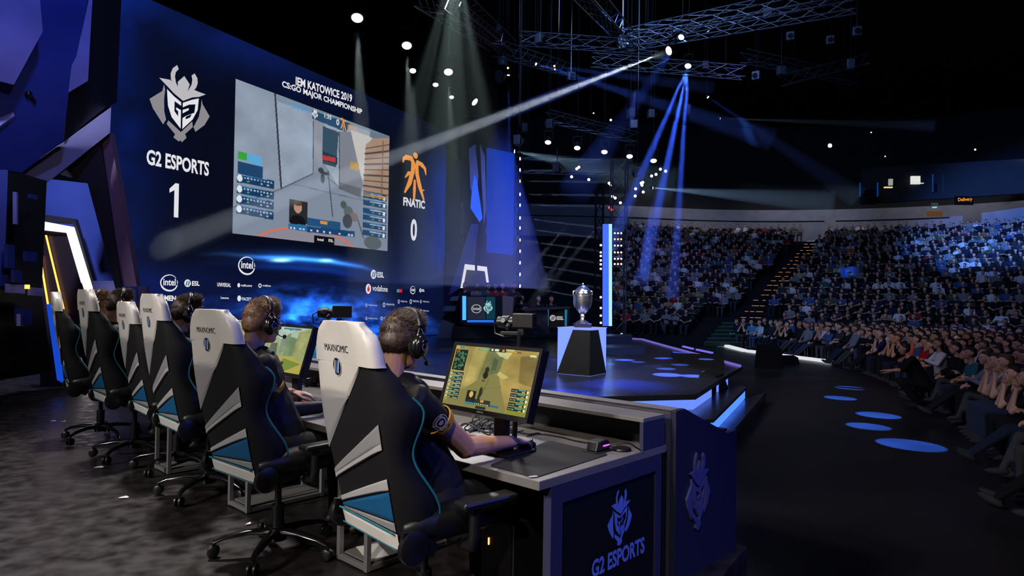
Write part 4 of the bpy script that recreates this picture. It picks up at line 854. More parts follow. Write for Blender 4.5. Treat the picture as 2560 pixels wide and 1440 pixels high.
def limb(mb, a, b, r0, r1, bulge=.0, n=12):
    a, b = V(a), V(b); mid = a.lerp(b, .35); mb.cap(a, mid, r0, (r0 + r1) / 2 + bulge, n); mb.cap(mid, b, (r0 + r1) / 2 + bulge, r1, n)
def hair_mesh(c, M, mats, n=2600, ln_=(.012, .036), top=1., seed=1, front=.0, tall=0.):
    """short cropped hair: a scalp cap with combed strands"""
    g = random.Random(seed); cap_ = MB()
    def cen(dv): return dv
    pts = []
    P_ = lambda v: c + M @ v
    base = MB()
    A = lambda x, y, z, rx, ry_, rz_: base.ell(P_(V((x, y, z))), (rx, ry_, rz_), 16, 10, M=M)
    A(0, -.014, .042, .078, .096, .081); A(0, -.055, .0, .068, .058, .072); A(0, .020, .082, .056, .056, .040 + tall)
    for s in (-1, 1): A(s * .05, -.02, .02, .032, .06, .055)
    me = remesh(base, .007, 2, 'hair', mats)
    st_ = MB()
    Mi = M.transposed(); vs = [v.co.copy() for v in me.vertices]; ns = [v.normal.copy() for v in me.vertices]
    for _ in range(n):
        i = g.randrange(len(vs)); p = vs[i]; l = Mi @ (p - c); nn = ns[i]
        if l.z < -.07 or (l.y > .06 and l.z < .05): continue
        t = max(0, min(1, (l.z - .02) / .07)); L_ = ln_[0] * .7 + (ln_[1] - ln_[0] * .45) * t
        fy = max(0, min(1, (l.y - .0) / .07)); flow = M @ (V((g.uniform(-.4, .4), .9 - .65 * fy, .15 + .5 * fy)) * t + V((0, -.15, -1)) * (1 - t)); d = (flow * .8 + nn * (.10 + .16 * t) + V((g.uniform(-.3, .3), g.uniform(-.3, .3), g.uniform(-.2, .3)))).normalized()
        x, y, _z = frame(d); w_ = .0008 + .0005 * t; q = p - nn * .004; tip = q + d * L_ * g.uniform(.7, 1.3) + nn * .002
        mid = q.lerp(tip, .5) + nn * .003 * t
        st_.add([q + x * w_, q - x * w_ * .5 + y * w_, q - x * w_ * .5 - y * w_, mid + x * w_ * .8, mid - x * w_ * .4 + y * w_ * .8, mid - x * w_ * .4 - y * w_ * .8, tip], [(0, 1, 4, 3), (1, 2, 5, 4), (2, 0, 3, 5), (3, 4, 6), (4, 5, 6), (5, 3, 6)])
    o = len(st_.v); st_.add([tuple(v) for v in vs], [tuple(p.vertices) for p in me.polygons]); bpy.data.meshes.remove(me)
    return st_
def player(label, hc, haz, pitch, baz, pelvis, shw, elb, wri, hdir, hcurl, hair, vox=.008, legs=True, sleeve=True, hand_r=True, hand_l=True, seed=1, tall=0., strands=2600, longsleeve=False):
    """elb, wri: (right, left); world coordinates"""
    o = thing('person', label, 'person', (pelvis.x, pelvis.y, 0), group='players seated in the row')
    Mh = basis(haz, pitch); Mb = basis(baz); fwd = Mb @ V((0, 1, 0)); rt = Mb @ V((1, 0, 0)); up = V((0, 0, 1))
    neck = hc + Mh @ V((0, -.035, -.085)); nb = neck + V((0, 0, -.085)) - fwd * .03
    sh = [nb + rt * s * shw - up * .055 - fwd * .0 for s in (1, -1)]; chest = nb.lerp(pelvis, .33) + fwd * .0
    mb = MB(); head_solids(mb, hc, Mh); mb.cap(neck + up * .03, nb - up * .03, .054, .062, 14)
    mb.ell(nb - up * .03 , (.10, .06, .045), 14, 8, M=Mb)
    mb.ell(chest, (.16, .10, .17), 14, 10, M=Mb); mb.cap(chest, pelvis + up * .05, .12, .13, 14)
    for i, s in enumerate((1, -1)):
        limb(mb, sh[i], elb[i], .060, .050, .004); limb(mb, elb[i], wri[i], .050, .031, .005); mb.cap(nb - up * .03, sh[i], .05, .05, 10)
        if (hand_r if i == 0 else hand_l): hand_solids(mb, wri[i], hdir[i], up if i == 0 else up, hcurl[i], side=s)
    kn = [pelvis + fwd * .44 + rt * s * .13 + up * (-.03) for s in (1, -1)]; an = [k + fwd * .02 - up * (k.z - .09) for k in kn]
    for i, s in enumerate((1, -1)): limb(mb, pelvis + rt * s * .09, kn[i], .075, .05); limb(mb, kn[i], an[i], .05, .036)
    skin_ = [SKIN]
    obj('body', remesh(mb, vox, 2, 'body', skin_), None, o)
    b = MB(); mb = b
    mb.ell(chest + up * .02, (.178, .122, .19), 16, 12, M=Mb); mb.cap(chest - up * .02, pelvis + up * .06, .14, .155, 16); mb.ell(nb - up * .045, (.125, .082, .05), 14, 8, M=Mb); mb.cap(nb - up * .06 + rt * .02, sh[0], .058, .064, 12); mb.cap(nb - up * .06 - rt * .02, sh[1], .058, .064, 12)
    ends = []
    for i in (0, 1):
        f = .42; e = sh[i].lerp(elb[i], f); mb.cap(sh[i], e, .068, .064, 14); ends.append((e, (elb[i] - sh[i]).normalized()))
        if longsleeve: limb(mb, e, elb[i], .058, .050); limb(mb, elb[i], wri[i].lerp(elb[i], .1), .05, .036)
    sm_ = remesh(mb, vox, 3, 'shirt', [SHIRT])
    nv = len(sm_.vertices); co = np.empty(nv * 3, np.float32); no = np.empty(nv * 3, np.float32); sm_.vertices.foreach_get('co', co); sm_.vertex_normals.foreach_get('vector', no)
    co = co.reshape(-1, 3); no = no.reshape(-1, 3); k = np.array([mnoise.noise(V(p) * 9) * .006 + mnoise.noise(V(p) * 23) * .003 for p in co.tolist()], np.float32)
    sm_.vertices.foreach_set('co', (co + no * k[:, None]).reshape(-1)); sm_.update()
    shirt = obj('shirt', sm_, None, o)
    if not longsleeve or True:
        for (e, d), s in zip(ends, (1, -1)):
            t = MB(); x, y, _z = frame(d); q = e + d * .014; n = 22
            t.tube([q + d * (-.030), q + d * (-.028), q + d * .004, q + d * .010], [.064, .0695, .0665, .052], n, cap=False); obj('sleeve_trim', t, GOLD, shirt)
    collar = MB(); collar.tube([nb + up * .012 + Mb @ V((.066 * math.cos(a), .062 * math.sin(a) + .005, -.012 * math.sin(a))) for a in [2 * math.pi * k / 20 for k in range(20)]], .011, 8, closed=True); obj('collar', collar, SHIRT, shirt)
    t = MB(); 
    e, d = ends[0]; out = (rt * .8 - fwd * .45).normalized(); out = (out - d * out.dot(d)).normalized(); lat = d.cross(out).normalized(); R0 = .0735
    def onsl(x, y, q=0.):      # wrap around the sleeve
        a = x / R0; return e - d * .045 - d * y + (out * math.cos(a) + lat * math.sin(a)) * (R0 + q)
    disc(t, 0, 0, .026, .026, onsl, .0, 0, 20, .74); disc(t, 0, 0, .012, .010, onsl, .001, 0, 14); disc(t, 0, 0, .036, .036, onsl, .0, 0, 20, .88)
    for a in (.3, 2.2, 4.1, 5.2): disc(t, .032 * math.cos(a), .032 * math.sin(a), .008, .006, onsl, .001, 0, 8)
    obj('sleeve_print', t, PRINT, shirt)
    t = MB(); out = -fwd
    for k in range(5): 
        p = nb - up * .02 + rt * (.03 + .026 * k) - fwd * (.074 - .004 * k) - up * .012 * k; t.box(p, (.014, .004, .012), M=Mb)
    obj('gold_print', t, GPRINT, shirt)
    tr = MB()
    for i, s in enumerate((1, -1)): limb(tr, pelvis + rt * s * .09, kn[i], .095, .068); limb(tr, kn[i], an[i], .068, .052)
    tr.ell(pelvis + up * .02, (.165, .13, .11), 14, 8, M=Mb); obj('trousers', remesh(tr, .012, 3, 'trousers', [TROUS]), None, o)
    for i in (0, 1):
        s_ = MB(); s_.ell(an[i] + fwd * .05 - up * .045, (.048, .13, .045), 12, 8, M=Mb); s_.ell(an[i] - up * .02, (.045, .055, .06), 10, 6, M=Mb); obj('shoe', remesh(s_, .01, 2, 'shoe', [SHOE]), None, o)
    h = hair_mesh(hc, Mh, [hair], strands, seed=seed, tall=tall); obj('hair', h, hair, o)
    ey = MB(); [ey.ell(hc + Mh @ V((s * .031, .077, .010)), .012, 10, 8) for s in (-1, 1)]; obj('eyes', ey, mat('eye_white', (200, 200, 200), .2), o)
    for ch in o.children: ch.matrix_parent_inverse = _MW[o.name].inverted()      # parts were built in world coordinates
    return o, hc, Mh
def headset(hc, M, label, mic=1, band=(28, 28, 30)):
    o = thing('headset', label, 'headset', hc, group='headsets worn by the players'); P_ = lambda x, y, z: M @ V((x, y, z))
    b = MB(); n = 17; pts = [P_(.093 * math.sin(a), -.006 + .012 * math.cos(a), .045 + .092 * math.cos(a)) for a in [R(-74 + 148 * k / (n - 1)) for k in range(n)]]
    b.tube(pts, [.010 + .007 * math.sin(math.pi * k / (n - 1)) for k in range(n)], 10, flat=.62 if False else 1.); obj('headband', b, M_blk, o)
    for s in (-1, 1):
        c = MB(); cc = P_(s * .096, .0, -.012); ax = P_(s, .08, -.05); Mx = M @ Matrix.Rotation(R(0), 3, 'X')
        c.ell(cc, (.030, .042, .056), 20, 14, M=M); c.ell(cc + ax * .013, (.024, .036, .048), 20, 12, M=M); cup = obj('ear_cup', c, M_gloss, o)
        e = MB(); e.ell(P_(s * .078, .0, -.012), (.016, .040, .052), 18, 10, M=M); obj('cushion', e, M_soft, cup)
        w_ = MB()
        for yy in (-.026, .026): w_.tube([P_(s * .089, .002 + yy * .2, .062), P_(s * .099, yy * .7, .04), P_(s * .102, yy, -.004)], .0022, 6)
        obj('wire_yoke', w_, M_metal, o)
        q = MB(); oc = cc + ax * .0385; e1 = M @ V((0, 1, 0)); e2 = M @ V((0, 0, 1)); pl = lambda x, y, z=0.: oc + e1 * x * .018 * (-s) + e2 * y * .018 + ax * (z - .0015 - .006 * (x * x + y * y) * .35)
        disc(q, 0, 0, 1, 1, pl, .0, 0, 16, .86); [q.add([pl(x - .2, -.6), pl(x, -.6), pl(x + .3, .6), pl(x + .1, .6)], [(0, 1, 2, 3)]) for x in (-.35, 0, .35)]; obj('cup_emblem', q, PRINT, cup)
    m_ = MB(); s = mic; m_.tube([P_(s * .10, .02, -.045), P_(s * .10, .06, -.07), P_(s * .075, .105, -.078), P_(s * .05, .118, -.075)], .0028, 6); m_.ell(P_(s * .045, .12, -.074), (.011, .011, .013), 10, 8); obj('microphone', m_, M_blk, o)
    return o
def glasses(hc, M, label):
    o = thing('eyeglasses', label, 'glasses', hc); P_ = lambda x, y, z: M @ V((x, y, z)); b = MB()
    for s in (-1, 1):
        b.tube([P_(s * .033 + .023 * math.cos(a), .099, .006 + .015 * math.sin(a)) for a in [2 * math.pi * k / 16 for k in range(16)]], .002, 5, closed=True)
        b.tube([P_(s * .056, .099, .012), P_(s * .074, .09, .012), P_(s * .082, .0, .008)], .0022, 5)
    b.tube([P_(-.009, .104, .008), P_(.009, .104, .008)], .002, 5); obj('frame', b, mat('frame_blue', (30, 50, 90), .3), o)
    l = MB(); [l.lathe([(0, 0), (.015, .0), (.015, .001), (0, .001)], P_(s * .033, .0985, .006), 16, M @ V((0, 1, 0))) for s in (-1, 1)]; obj('lens', l, mat('lens_glass', (170, 190, 220), .05, spec=.9, alpha=.25), o)
    return o
# nearest player
h1 = atY(1006, 855, 2.86); b1 = 49
rb = basis(b1); r1, f1 = rb @ V((1, 0, 0)), rb @ V((0, 1, 0)); pv = CP[0][0] + up * .56 + f1 * .02
sh_r = h1 + V((0, 0, -.225)) + r1 * .19
e_r = atY(1163, 1118, 2.90); w_r = atY(1276, 1105, 3.11); w_r.z = max(w_r.z, .748); hd = (atY(1345, 1108, 3.24) - w_r); hd.z = -.02
e_l = h1 - r1 * .26 + f1 * .22 - up * .44; w_l = e_l + f1 * .22 + r1 * .12 - up * .045
o1 = player('brown-haired player in black jersey nearest the camera, arm on the mat', h1, 55, 10, b1, pv, .185, (e_r, e_l), (w_r, w_l), (hd, f1 + r1 * .3), (.75, .5), HAIRD, .0055, seed=3, strands=15000)
headset(h1, basis(55, 10), 'black headset on the nearest player, beside the big monitor'); glasses(h1, basis(55, 10), 'dark glasses on the nearest player\'s face')
# second player
h2 = atY(655, 806, 3.78); b2 = 46; rb = basis(b2); r2, f2 = rb @ V((1, 0, 0)), rb @ V((0, 1, 0)); pv = CP[1][0] + up * .58 + f2 * .02 - r2 * .05
e_r = atY(700, 1028, 3.80); w_r = atY(800, 1018, 4.0); e_l = h2 - r2 * .24 + f2 * .2 - up * .46; w_l = atY(728, 982, 4.1)
o2 = player('reddish brown-haired player in black jersey and dark arm sleeve, second in the row', h2, 50, 4, b2, pv, .185, (e_r, e_l), (w_r, w_l), (f2 + r2 * .1, f2 + r2 * .7 - up * .1), (.5, .5), HAIRB, .007, seed=5, strands=12000, longsleeve=False)
t = MB(); limb(t, e_r.lerp(atY(685, 930, 3.72), .4), e_r, .060, .058); limb(t, e_r, w_r.lerp(e_r, .03), .058, .040); so = obj('arm_sleeve', remesh(t, .008, 2, 'arm_sleeve', [SHIRT]), None, o2[0]); so.matrix_parent_inverse = _MW[o2[0].name].inverted()
headset(h2, basis(50, 4), 'black headset on the second player, microphone before his chin'); glasses(h2, basis(50, 4), 'dark glasses on the second player\'s face')
# third player
def simple_player(ci, px, py, Y_, haz, baz, lab, hair, seed, vox=.010, st_=2200):
    h = atY(px, py, Y_); rb = basis(baz); r_, f_ = rb @ V((1, 0, 0)), rb @ V((0, 1, 0)); pv = CP[ci][0] + up * .58 + f_ * .02
    er = h + r_ * .27 + f_ * .14 - up * .50; el = h - r_ * .27 + f_ * .14 - up * .50; wr_ = er + f_ * .22 - r_ * .05 - up * .01; wl_ = el + f_ * .22 + r_ * .08 - up * .01
    a = player(lab, h, haz, 4, baz, pv, .18, (er, el), (wr_, wl_), (f_, f_), (.5, .5), hair, vox, seed=seed, strands=st_); return h
h3 = simple_player(2, 469, 783, 4.85, 31, 42, 'short-haired player in black jersey third in the row, face in profile', HAIRD, 8, .009, 7000); headset(h3, basis(31, 4), 'black headset on the third player, before the sponsor logos')
h5 = simple_player(4, 302, 762, 5.75, 33, 46, 'dark-haired player seen from behind, beside the white set panel', HAIRD, 9, st_=7000); headset(h5, basis(33, 4), 'black headset on the player beside the white set panel')
h6 = simple_player(5, 244, 760, 6.45, 22, 30, 'player with light brown hair at the far left end, in profile', mat('hair_light_brown', (120, 92, 66), .5, var=.3, vscale=60), 11, st_=5000); headset(h6, basis(22, 4), 'black headset on the farthest player at the left end')
# ================================================================== STAGE SET, LEFT OF THE WALL
S_blue = mat('set_blue_lit', (30, 48, 120), .55, spec=.4, var=.25, vscale=1.3); S_grey = mat('set_grey', (96, 92, 118), .6, spec=.3, var=.1, vscale=3)  # navy base colour carries the blue stage light on these panels
S_dark = mat('set_dark', (12, 12, 20), .5, spec=.4); S_lilac = mat('set_lilac', (120, 120, 170), .5, spec=.4, var=.2, vscale=2); S_rose = mat('set_rose', (104, 78, 92), .6, spec=.3)
L_white = emat('door_light', (238, 228, 226), 1.35); L_gold = emat('gold_led', (255, 176, 70), 2.6)
def facet(name, pts, m, thick, label=None, cat='stage set', parent=None, kind=None):
    """slab with its front outline at pixel (x, y) and depth Y each, thick metres deep away from the camera"""
    P_ = [atY(*p) for p in pts[:3]]; n_ = (P_[1] - P_[0]).cross(P_[2] - P_[1]).normalized(); P_ = [onpl(p[0], p[1], P_[0], n_) for p in pts]; c = sum(P_, V()) / len(P_); n = (P_[1] - P_[0]).cross(P_[2] - P_[1]).normalized()
    if n.dot(c - CAM) < 0: n = -n
    mb = MB(); mb.prism(P_, n * thick)
    return obj(name, mb, m, parent, smooth=False, world=True) if parent is not None else single(name, mb, m, label, cat, smooth=False, kind=kind)
# big leaning tower panel at the upper left
tw = thing('set_tower', 'large leaning blue panel tower with a raised lilac plate, upper left of the stage', 'stage set', atY(60, 700, 9.3) * 1)
tw.location.z = 0; _MW[tw.name] = Matrix.Translation(tw.location)
facet('blue_panel', [(-60, -60, 7.8), (232, -60, 8.6), (172, 232, 8.9), (158, 352, 9.1), (54, 432, 9.0), (-60, 412, 8.6)], S_blue, .25, parent=tw)
facet('raised_plate', [(-60, -60, 7.7), (92, -60, 8.1), (104, 78, 8.3), (32, 211, 8.4), (-60, 188, 8.1)], S_lilac, -.05, parent=tw)
facet('edge_panel', [(164, -20, 8.55), (232, -20, 8.7), (220, 202, 8.95), (171, 231, 8.95), (188, 90, 8.7)], S_lilac, .06, parent=tw)
facet('arm_plate', [(-40, 300, 8.45), (30, 276, 8.6), (40, 294, 8.6), (-40, 350, 8.4)], S_lilac, -.06, parent=tw)
for x, y in ((134, 66), (71, 236)):
    p = atY(x, y, 8.6); mb = MB(); mb.ell(p, (.045, .045, .06), 12, 8); mb.cyl(p + V((0, 0, .0)), p + V((.05, .06, -.08)), .03, .02, 10); obj('lamp_head', mb, M_gloss, tw, world=True)
facet('set_column', [(230, -60, 9.2), (306, -60, 9.6), (292, 256, 9.9), (262, 270, 9.9), (160, 352, 9.4), (170, 232, 9.2), (220, 202, 9.2)], S_dark, .3, 'dark angular column between the leaning tower and the video wall')
fc = facet('set_beam', [(278, 268, 9.7), (275, 332, 9.7), (122, 454, 9.2), (52, 432, 9.0)], S_grey, .12, 'grey diagonal beam crossing below the leaning blue tower')
facet('backdrop_strut', [(250, 352, 9.8), (275, 332, 9.8), (342, 716, 10.1), (303, 716, 10.0)], S_rose, .14, 'slender mauve strut standing along the left edge of the video wall')
facet('backdrop_strut', [(150, 436, 9.6), (250, 352, 9.7), (303, 716, 10.0), (292, 735, 10.0), (219, 458, 9.75)], S_dark, .1, 'black sloping strut beside the slender mauve one')
facet('stage_backdrop', [(110, 446, 10.4), (219, 458, 10.5), (292, 735, 10.6), (292, 952, 10.6), (100, 960, 10.2)], S_blue, .1, 'blue set panel framed by the black strut, around the lit doorway')
facet('stage_backdrop', [(100, 535, 10.1), (187, 547, 10.2), (243, 735, 10.25), (243, 960, 10.25), (230, 960, 10.25), (228, 722, 10.2), (182, 558, 10.15), (100, 553, 10.05)], S_dark, .12, 'black outer frame around the lit doorway')
dr = thing('lit_doorway', 'slanted doorway with a white lit frame and two golden strips inside', 'doorway', V(((atY(160, 700, 10.1)).x, 10.1, 0)))
facet('light_frame', [(106, 553, 10.04), (182, 567, 10.1), (229, 722, 10.15), (229, 964, 10.15), (209, 964, 10.15), (207, 722, 10.1), (166, 582, 10.08), (106, 575, 10.03)], L_white, .05, parent=dr)
facet('inner_wall', [(100, 575, 10.1), (166, 582, 10.12), (209, 722, 10.13), (209, 964, 10.13), (100, 964, 10.1)], mat('bronze_dark', (30, 22, 28), .4, spec=.5), .05, parent=dr)
for a, b in (((115, 588), (162, 724)), ((100, 640), (125, 732))):
    mb = MB(); p, q = atY(a[0], a[1], 10.06), atY(b[0], b[1] + 60, 10.08); mb.beam(p, q, .017, .02, (0, 1, 0)); obj('gold_strip', mb, L_gold, dr, world=True, smooth=False)
    
facet('stage_backdrop', [(232, 702, 9.9), (296, 702, 10), (300, 968, 10), (232, 968, 9.9)], mat('set_pale', (150, 150, 190), .5), .1, 'pale low set panel behind the second farthest player')
facet('stage_backdrop', [(341, 716, 10.6), (366, 716, 10.6), (372, 972, 10.6), (341, 972, 10.6)], S_grey, .1, 'narrow grey panel at the foot of the video wall')
sc_ = thing('dark_screen_tower', 'dark glossy screen tower at the left edge, reflecting small lights', 'stage set', V((atY(70, 700, 8.6).x, 8.6, 0)))
facet('screen_face', [(20, 430, 8.4), (117, 452, 8.7), (104, 735, 8.75), (130, 930, 8.8), (-60, 960, 8.2), (-60, 440, 8.2)], M_gloss, .3, parent=sc_)
facet('blue_edge', [(-60, 420, 8.1), (20, 425, 8.3), (10, 720, 8.3), (-60, 720, 8.1)], S_blue, .05, parent=sc_)
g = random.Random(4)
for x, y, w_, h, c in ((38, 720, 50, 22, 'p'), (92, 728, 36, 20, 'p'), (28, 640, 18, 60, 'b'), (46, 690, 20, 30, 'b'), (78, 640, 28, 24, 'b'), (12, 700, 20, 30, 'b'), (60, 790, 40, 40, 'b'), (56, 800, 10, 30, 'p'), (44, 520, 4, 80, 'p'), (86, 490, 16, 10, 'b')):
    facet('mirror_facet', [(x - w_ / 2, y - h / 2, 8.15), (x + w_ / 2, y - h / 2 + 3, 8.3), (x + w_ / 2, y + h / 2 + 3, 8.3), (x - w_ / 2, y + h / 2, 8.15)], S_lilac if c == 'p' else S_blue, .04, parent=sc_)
mb = MB(); mb.box(atY(68, 717, 8.1), (.05, .02, .05)); obj('small_lamp', mb, L_gold, sc_, world=True)
facet('stage_backdrop', [(118, 760, 9.2), (145, 950, 9.25), (160, 958, 9.3), (140, 760, 9.3)], emat('blue_glow_panel', (20, 70, 200), 1.0), .05, 'thin blue lit edge beside the farthest gaming chair')
# ================================================================== BEYOND THE WALL'S RIGHT END
facet('set_pillar', [(1155, 330, 26), (1178, 322, 26), (1212, 360, 26.2), (1216, 560, 26.2), (1205, 640, 26.2), (1160, 720, 26)], S_dark, .4, 'dark pillar just right of the video wall')
facet('mirror_sculpture', [(1172, 372, 25.6), (1188, 360, 25.6), (1196, 440, 25.6), (1190, 500, 25.6), (1176, 470, 25.6)], S_lilac, .1, 'pale lilac sculpted plate on the dark pillar')
facet('mirror_sculpture', [(1200, 360, 25.6), (1212, 390, 25.6), (1216, 520, 25.6), (1210, 560, 25.6), (1204, 450, 25.6)], S_lilac, .1, 'narrow lilac plate on the right side of the dark pillar')
facet('light_sculpture', [(1186, 436, 25.5), (1192, 450, 25.5), (1206, 545, 25.5), (1199, 555, 25.5), (1176, 520, 25.5), (1180, 470, 25.5)], emat('blue_window', (40, 90, 235), 1.1), .1, 'glowing blue blade-shaped panel on the dark pillar')
facet('set_banner', [(1218, 369, 27.5), (1289, 384, 27.8), (1289, 637, 27.8), (1218, 630, 27.5)], emat('banner_blue', (8, 44, 150), 1.), .15, 'tall plain blue screen right of the dark pillar')
facet('stage_backdrop', [(1116, 640, 28.6), (1180, 560, 28.8), (1290, 640, 29.4), (1290, 800, 29.4), (1104, 820, 28.6)], mat('set_night', (6, 14, 60), .6), .2, 'large night-blue panel behind the far doorway')
facet('stage_backdrop', [(1178, 560, 25.6), (1196, 560, 25.6), (1180, 700, 25.2), (1120, 740, 24.8)], S_blue, .1, 'leaning blue fin beside the far doorway')
dr = thing('lit_doorway', 'small slanted doorway with a white lit frame behind the standing desk', 'doorway', V((atY(1190, 740, 25).x, 25, 0)))
mb = MB()
def lamp_poly(pts, Y_): mb.prism([atY(x, y, Y_) for x, y in pts], V((0, .1, 0)))
lamp_poly([(1162, 660), (1187, 663), (1187, 676), (1166, 674), (1157, 720), (1151, 720)], 24.9); lamp_poly([(1193, 664), (1217, 667), (1222, 706), (1216, 706), (1212, 678), (1193, 676)], 24.9); obj('light_frame', mb, emat('door_light_soft', (225, 222, 228), 1.), dr, world=True, smooth=False)
mb = MB(); lamp_poly([(1166, 674), (1212, 677), (1218, 740), (1156, 740)], 25.1); obj('inner_wall', mb, mat('bronze_grey', (60, 58, 66), .5), dr, world=True, smooth=False)
# commentators' desk on its dais
dz = thing('dais', 'dark raised dais with a pale sloping end below the far white-lit desk', 'dais', V((atY(1200, 840, 22).x, 22.5, 0)))
mb = MB(); mb.prism([onz(1130, 849), onz(1330, 846), onz(1322, 826), onz(1150, 828)], (0, 0, .42)); obj('platform', mb, mat('dais_dark', (40, 42, 52), .6), dz, world=True, smooth=False, bevel=.03)
mb = MB(); 
for pts in ([(1093, 846), (1103, 800), (1134, 812), (1126, 848)], [(1111, 765), (1139, 765), (1137, 778), (1107, 778)], [(1128, 742), (1147, 740), (1144, 752), (1124, 752)]): mb.prism([atY(x, y, 23.2) for x, y in pts], V((.1, .4, 0)))
obj('pale_facets', mb, mat('set_stone', (120, 130, 146), .6), dz, world=True, smooth=False)
mb = MB(); mb.prism([atY(1103, 800, 23.5), atY(1150, 738, 23.5), atY(1155, 806, 23.5), atY(1126, 846, 23.5)], V((.1, .3, 0))); obj('dark_wedge', mb, S_dark, dz, world=True, smooth=False)
cd_ = thing('standing_desk', 'far desk with a blue light bar and dark posters, six people behind it', 'desk', V((atY(1200, 800, 22.6).x, 22.6, .42)))
mb = MB(); mb.prism([atY(x, y, Y_) for x, y, Y_ in ((1150, 739, 22.5), (1255, 739, 22.6), (1255, 806, 22.6), (1150, 809, 22.5))], V((.1, 1.2, 0))); obj('counter', mb, mat('counter_dark', (24, 34, 52), .4), cd_, world=True, smooth=False)
mb = MB(); mb.prism([atY(x, y, Y_) for x, y, Y_ in ((1256, 740, 22.55), (1284, 742, 22.7), (1280, 802, 22.7), (1256, 804, 22.55))], V((.1, 1, 0))); obj('pale_side', mb, mat('counter_pale', (140, 140, 168), .5), cd_, world=True, smooth=False)
mb = MB(); mb.prism([atY(x, y, 22.46) for x, y in ((1156, 740), (1165, 740), (1165, 800), (1156, 800))], V((0, .05, 0))); obj('light_bar', mb, emat('bar_blue', (70, 150, 255), 1.7), cd_, world=True, smooth=False)
mb = MB(); mb.prism([atY(x, y, 22.46) for x, y in ((1168, 800), (1235, 800), (1235, 806), (1168, 806))], V((0, .05, 0))); obj('foot_light', mb, emat('bar_blue2', (40, 110, 220), 1.), cd_, world=True, smooth=False)
mb = MB(); mb.prism([atY(x, y, 22.47) for x, y in ((1168, 742), (1212, 742), (1214, 798), (1168, 798))], V((0, .04, 0))); obj('poster', mb, emat('poster_grey', (34, 40, 58), 1.), cd_, world=True, smooth=False)  # brightness of the posters put in as glow
mb = MB(); mb.prism([atY(x, y, 22.47) for x, y in ((1214, 742), (1238, 742), (1238, 798), (1216, 798))], V((0, .04, 0))); obj('poster', mb, emat('poster_teal', (12, 56, 72), 1.), cd_, world=True, smooth=False)
def aplace(cx, cy, rad, Y_): 
    c = atY(cx, cy, Y_); sc = abs(c.z - atY(cx, cy - rad, Y_).z); return lambda x, y, o=0.: c + V((x * sc, -o, y * sc))
mb = MB(); pl = aplace(1191, 772, 11, 22.42); disc(mb, 0, 0, 1.15, 1, pl, 0, 0, 20, .85); add_text(mb, 'intel', pl(-.8, -.3), pl(.8, -.3) - pl(-.8, -.3), V((0, 0, (pl(0, .4) - pl(0, -.3)).z)), .02, 0); obj('poster_logo', mb, E_g2, cd_, world=True, smooth=False)
mb = MB(); pl = aplace(1220, 768, 17, 22.42); knight(mb, lambda x, y, o=0.: pl(x * .7, y, o), (0, 0, 0)); obj('poster_emblem', mb, emat('lit_mint', (150, 205, 205), 1.), cd_, world=True, smooth=False)
# the other team's desk
td = thing('team_desk', 'far team desk with a dark lettered screen front and a pale sloping side', 'desk', V((atY(1380, 820, 24).x, 24, 0)))
mb = MB(); mb.prism([atY(x, y, Y_) for x, y, Y_ in ((1311, 776, 22), (1364, 775, 23.4), (1364, 820, 23.4), (1364, 838, 23.4), (1334, 812, 22.4))], V((.15, .2, 0))); obj('side', mb, mat('desk_stone', (84, 84, 108), .6), td, world=True, smooth=False)
mb = MB(); mb.prism([atY(x, y, 23.5) for x, y in ((1362, 771), (1425, 771), (1422, 818), (1364, 820))], V((.0, .7, 0))); obj('front', mb, S_dark, td, world=True, smooth=False)
mb = MB(); mb.prism([atY(x, y, Y_) for x, y, Y_ in ((1300, 771, 21.9), (1425, 767, 23.5), (1425, 771, 23.5), (1364, 775, 23.4), (1311, 777, 22))], V((.1, .9, .0))); obj('top', mb, S_grey, td, world=True, smooth=False)
for x in (1366, 1412): mb = MB(); mb.prism([atY(a, b, 23.46) for a, b in ((x, 774), (x + 6, 774), (x + 5, 815), (x, 815))], V((0, .03, 0))); obj('light_strip', mb, emat('teal_strip', (30, 110, 150), 1.), td, world=True, smooth=False)
mb = MB(); esl(mb, aplace(1382, 795, 7.5, 23.44), (0, 1, 1), 'EESL', 2.3); obj('desk_lettering', mb, [E_g2, E_k], td, world=True, smooth=False)
# ================================================================== TROPHY AND ITS PEDESTAL
tp = onz(1475, 941); k = 1680 / tp.y; hw = 95 / k / 2; hp = (940 - 822) / k; a_ = R(-33)
pc0 = V((tp.x, tp.y, 0)) - Matrix.Rotation(a_, 3, 'Z') @ V((hw, -hw, 0)); pd = thing('trophy_pedestal', 'square pedestal with black pyramid-shaped facing and glowing blue-white corners', 'pedestal', pc0, a_)
mb = MB(); mb.box((0, 0, hp / 2), (hw * 1.96, hw * 1.96, hp)); obj('glowing_body', mb, emat('pedestal_glow', (112, 138, 250), 1.5), pd, smooth=False)
mb = MB(); h_ = hw
for q, off in (([(h_, -h_, .004), (-h_, -h_, .004), (-h_ * .05, -h_, hp * .97), (h_, -h_, hp * .97)], (0, .015, 0)), ([(h_, -h_, .004), (h_, h_, .004), (h_, -h_ * .05, hp * .97), (h_, -h_, hp * .97)], (-.015, 0, 0)),
               ([(-h_, h_, .004), (-h_, -h_, .004), (-h_, h_ * .05, hp * .97), (-h_, h_, hp * .97)], (.015, 0, 0)), ([(-h_, h_, .004), (h_, h_, .004), (h_ * .05, h_, hp * .97), (-h_, h_, hp * .97)], (0, -.015, 0))): mb.prism([V(p) for p in q], V(off))
obj('black_facing', mb, M_black, pd, smooth=False)
mb = MB(); mb.box((0, 0, hp + .006), (hw * 2.02, hw * 2.02, .012)); obj('top_plate', mb, emat('pedestal_top', (150, 165, 240), 1.), pd, smooth=False)
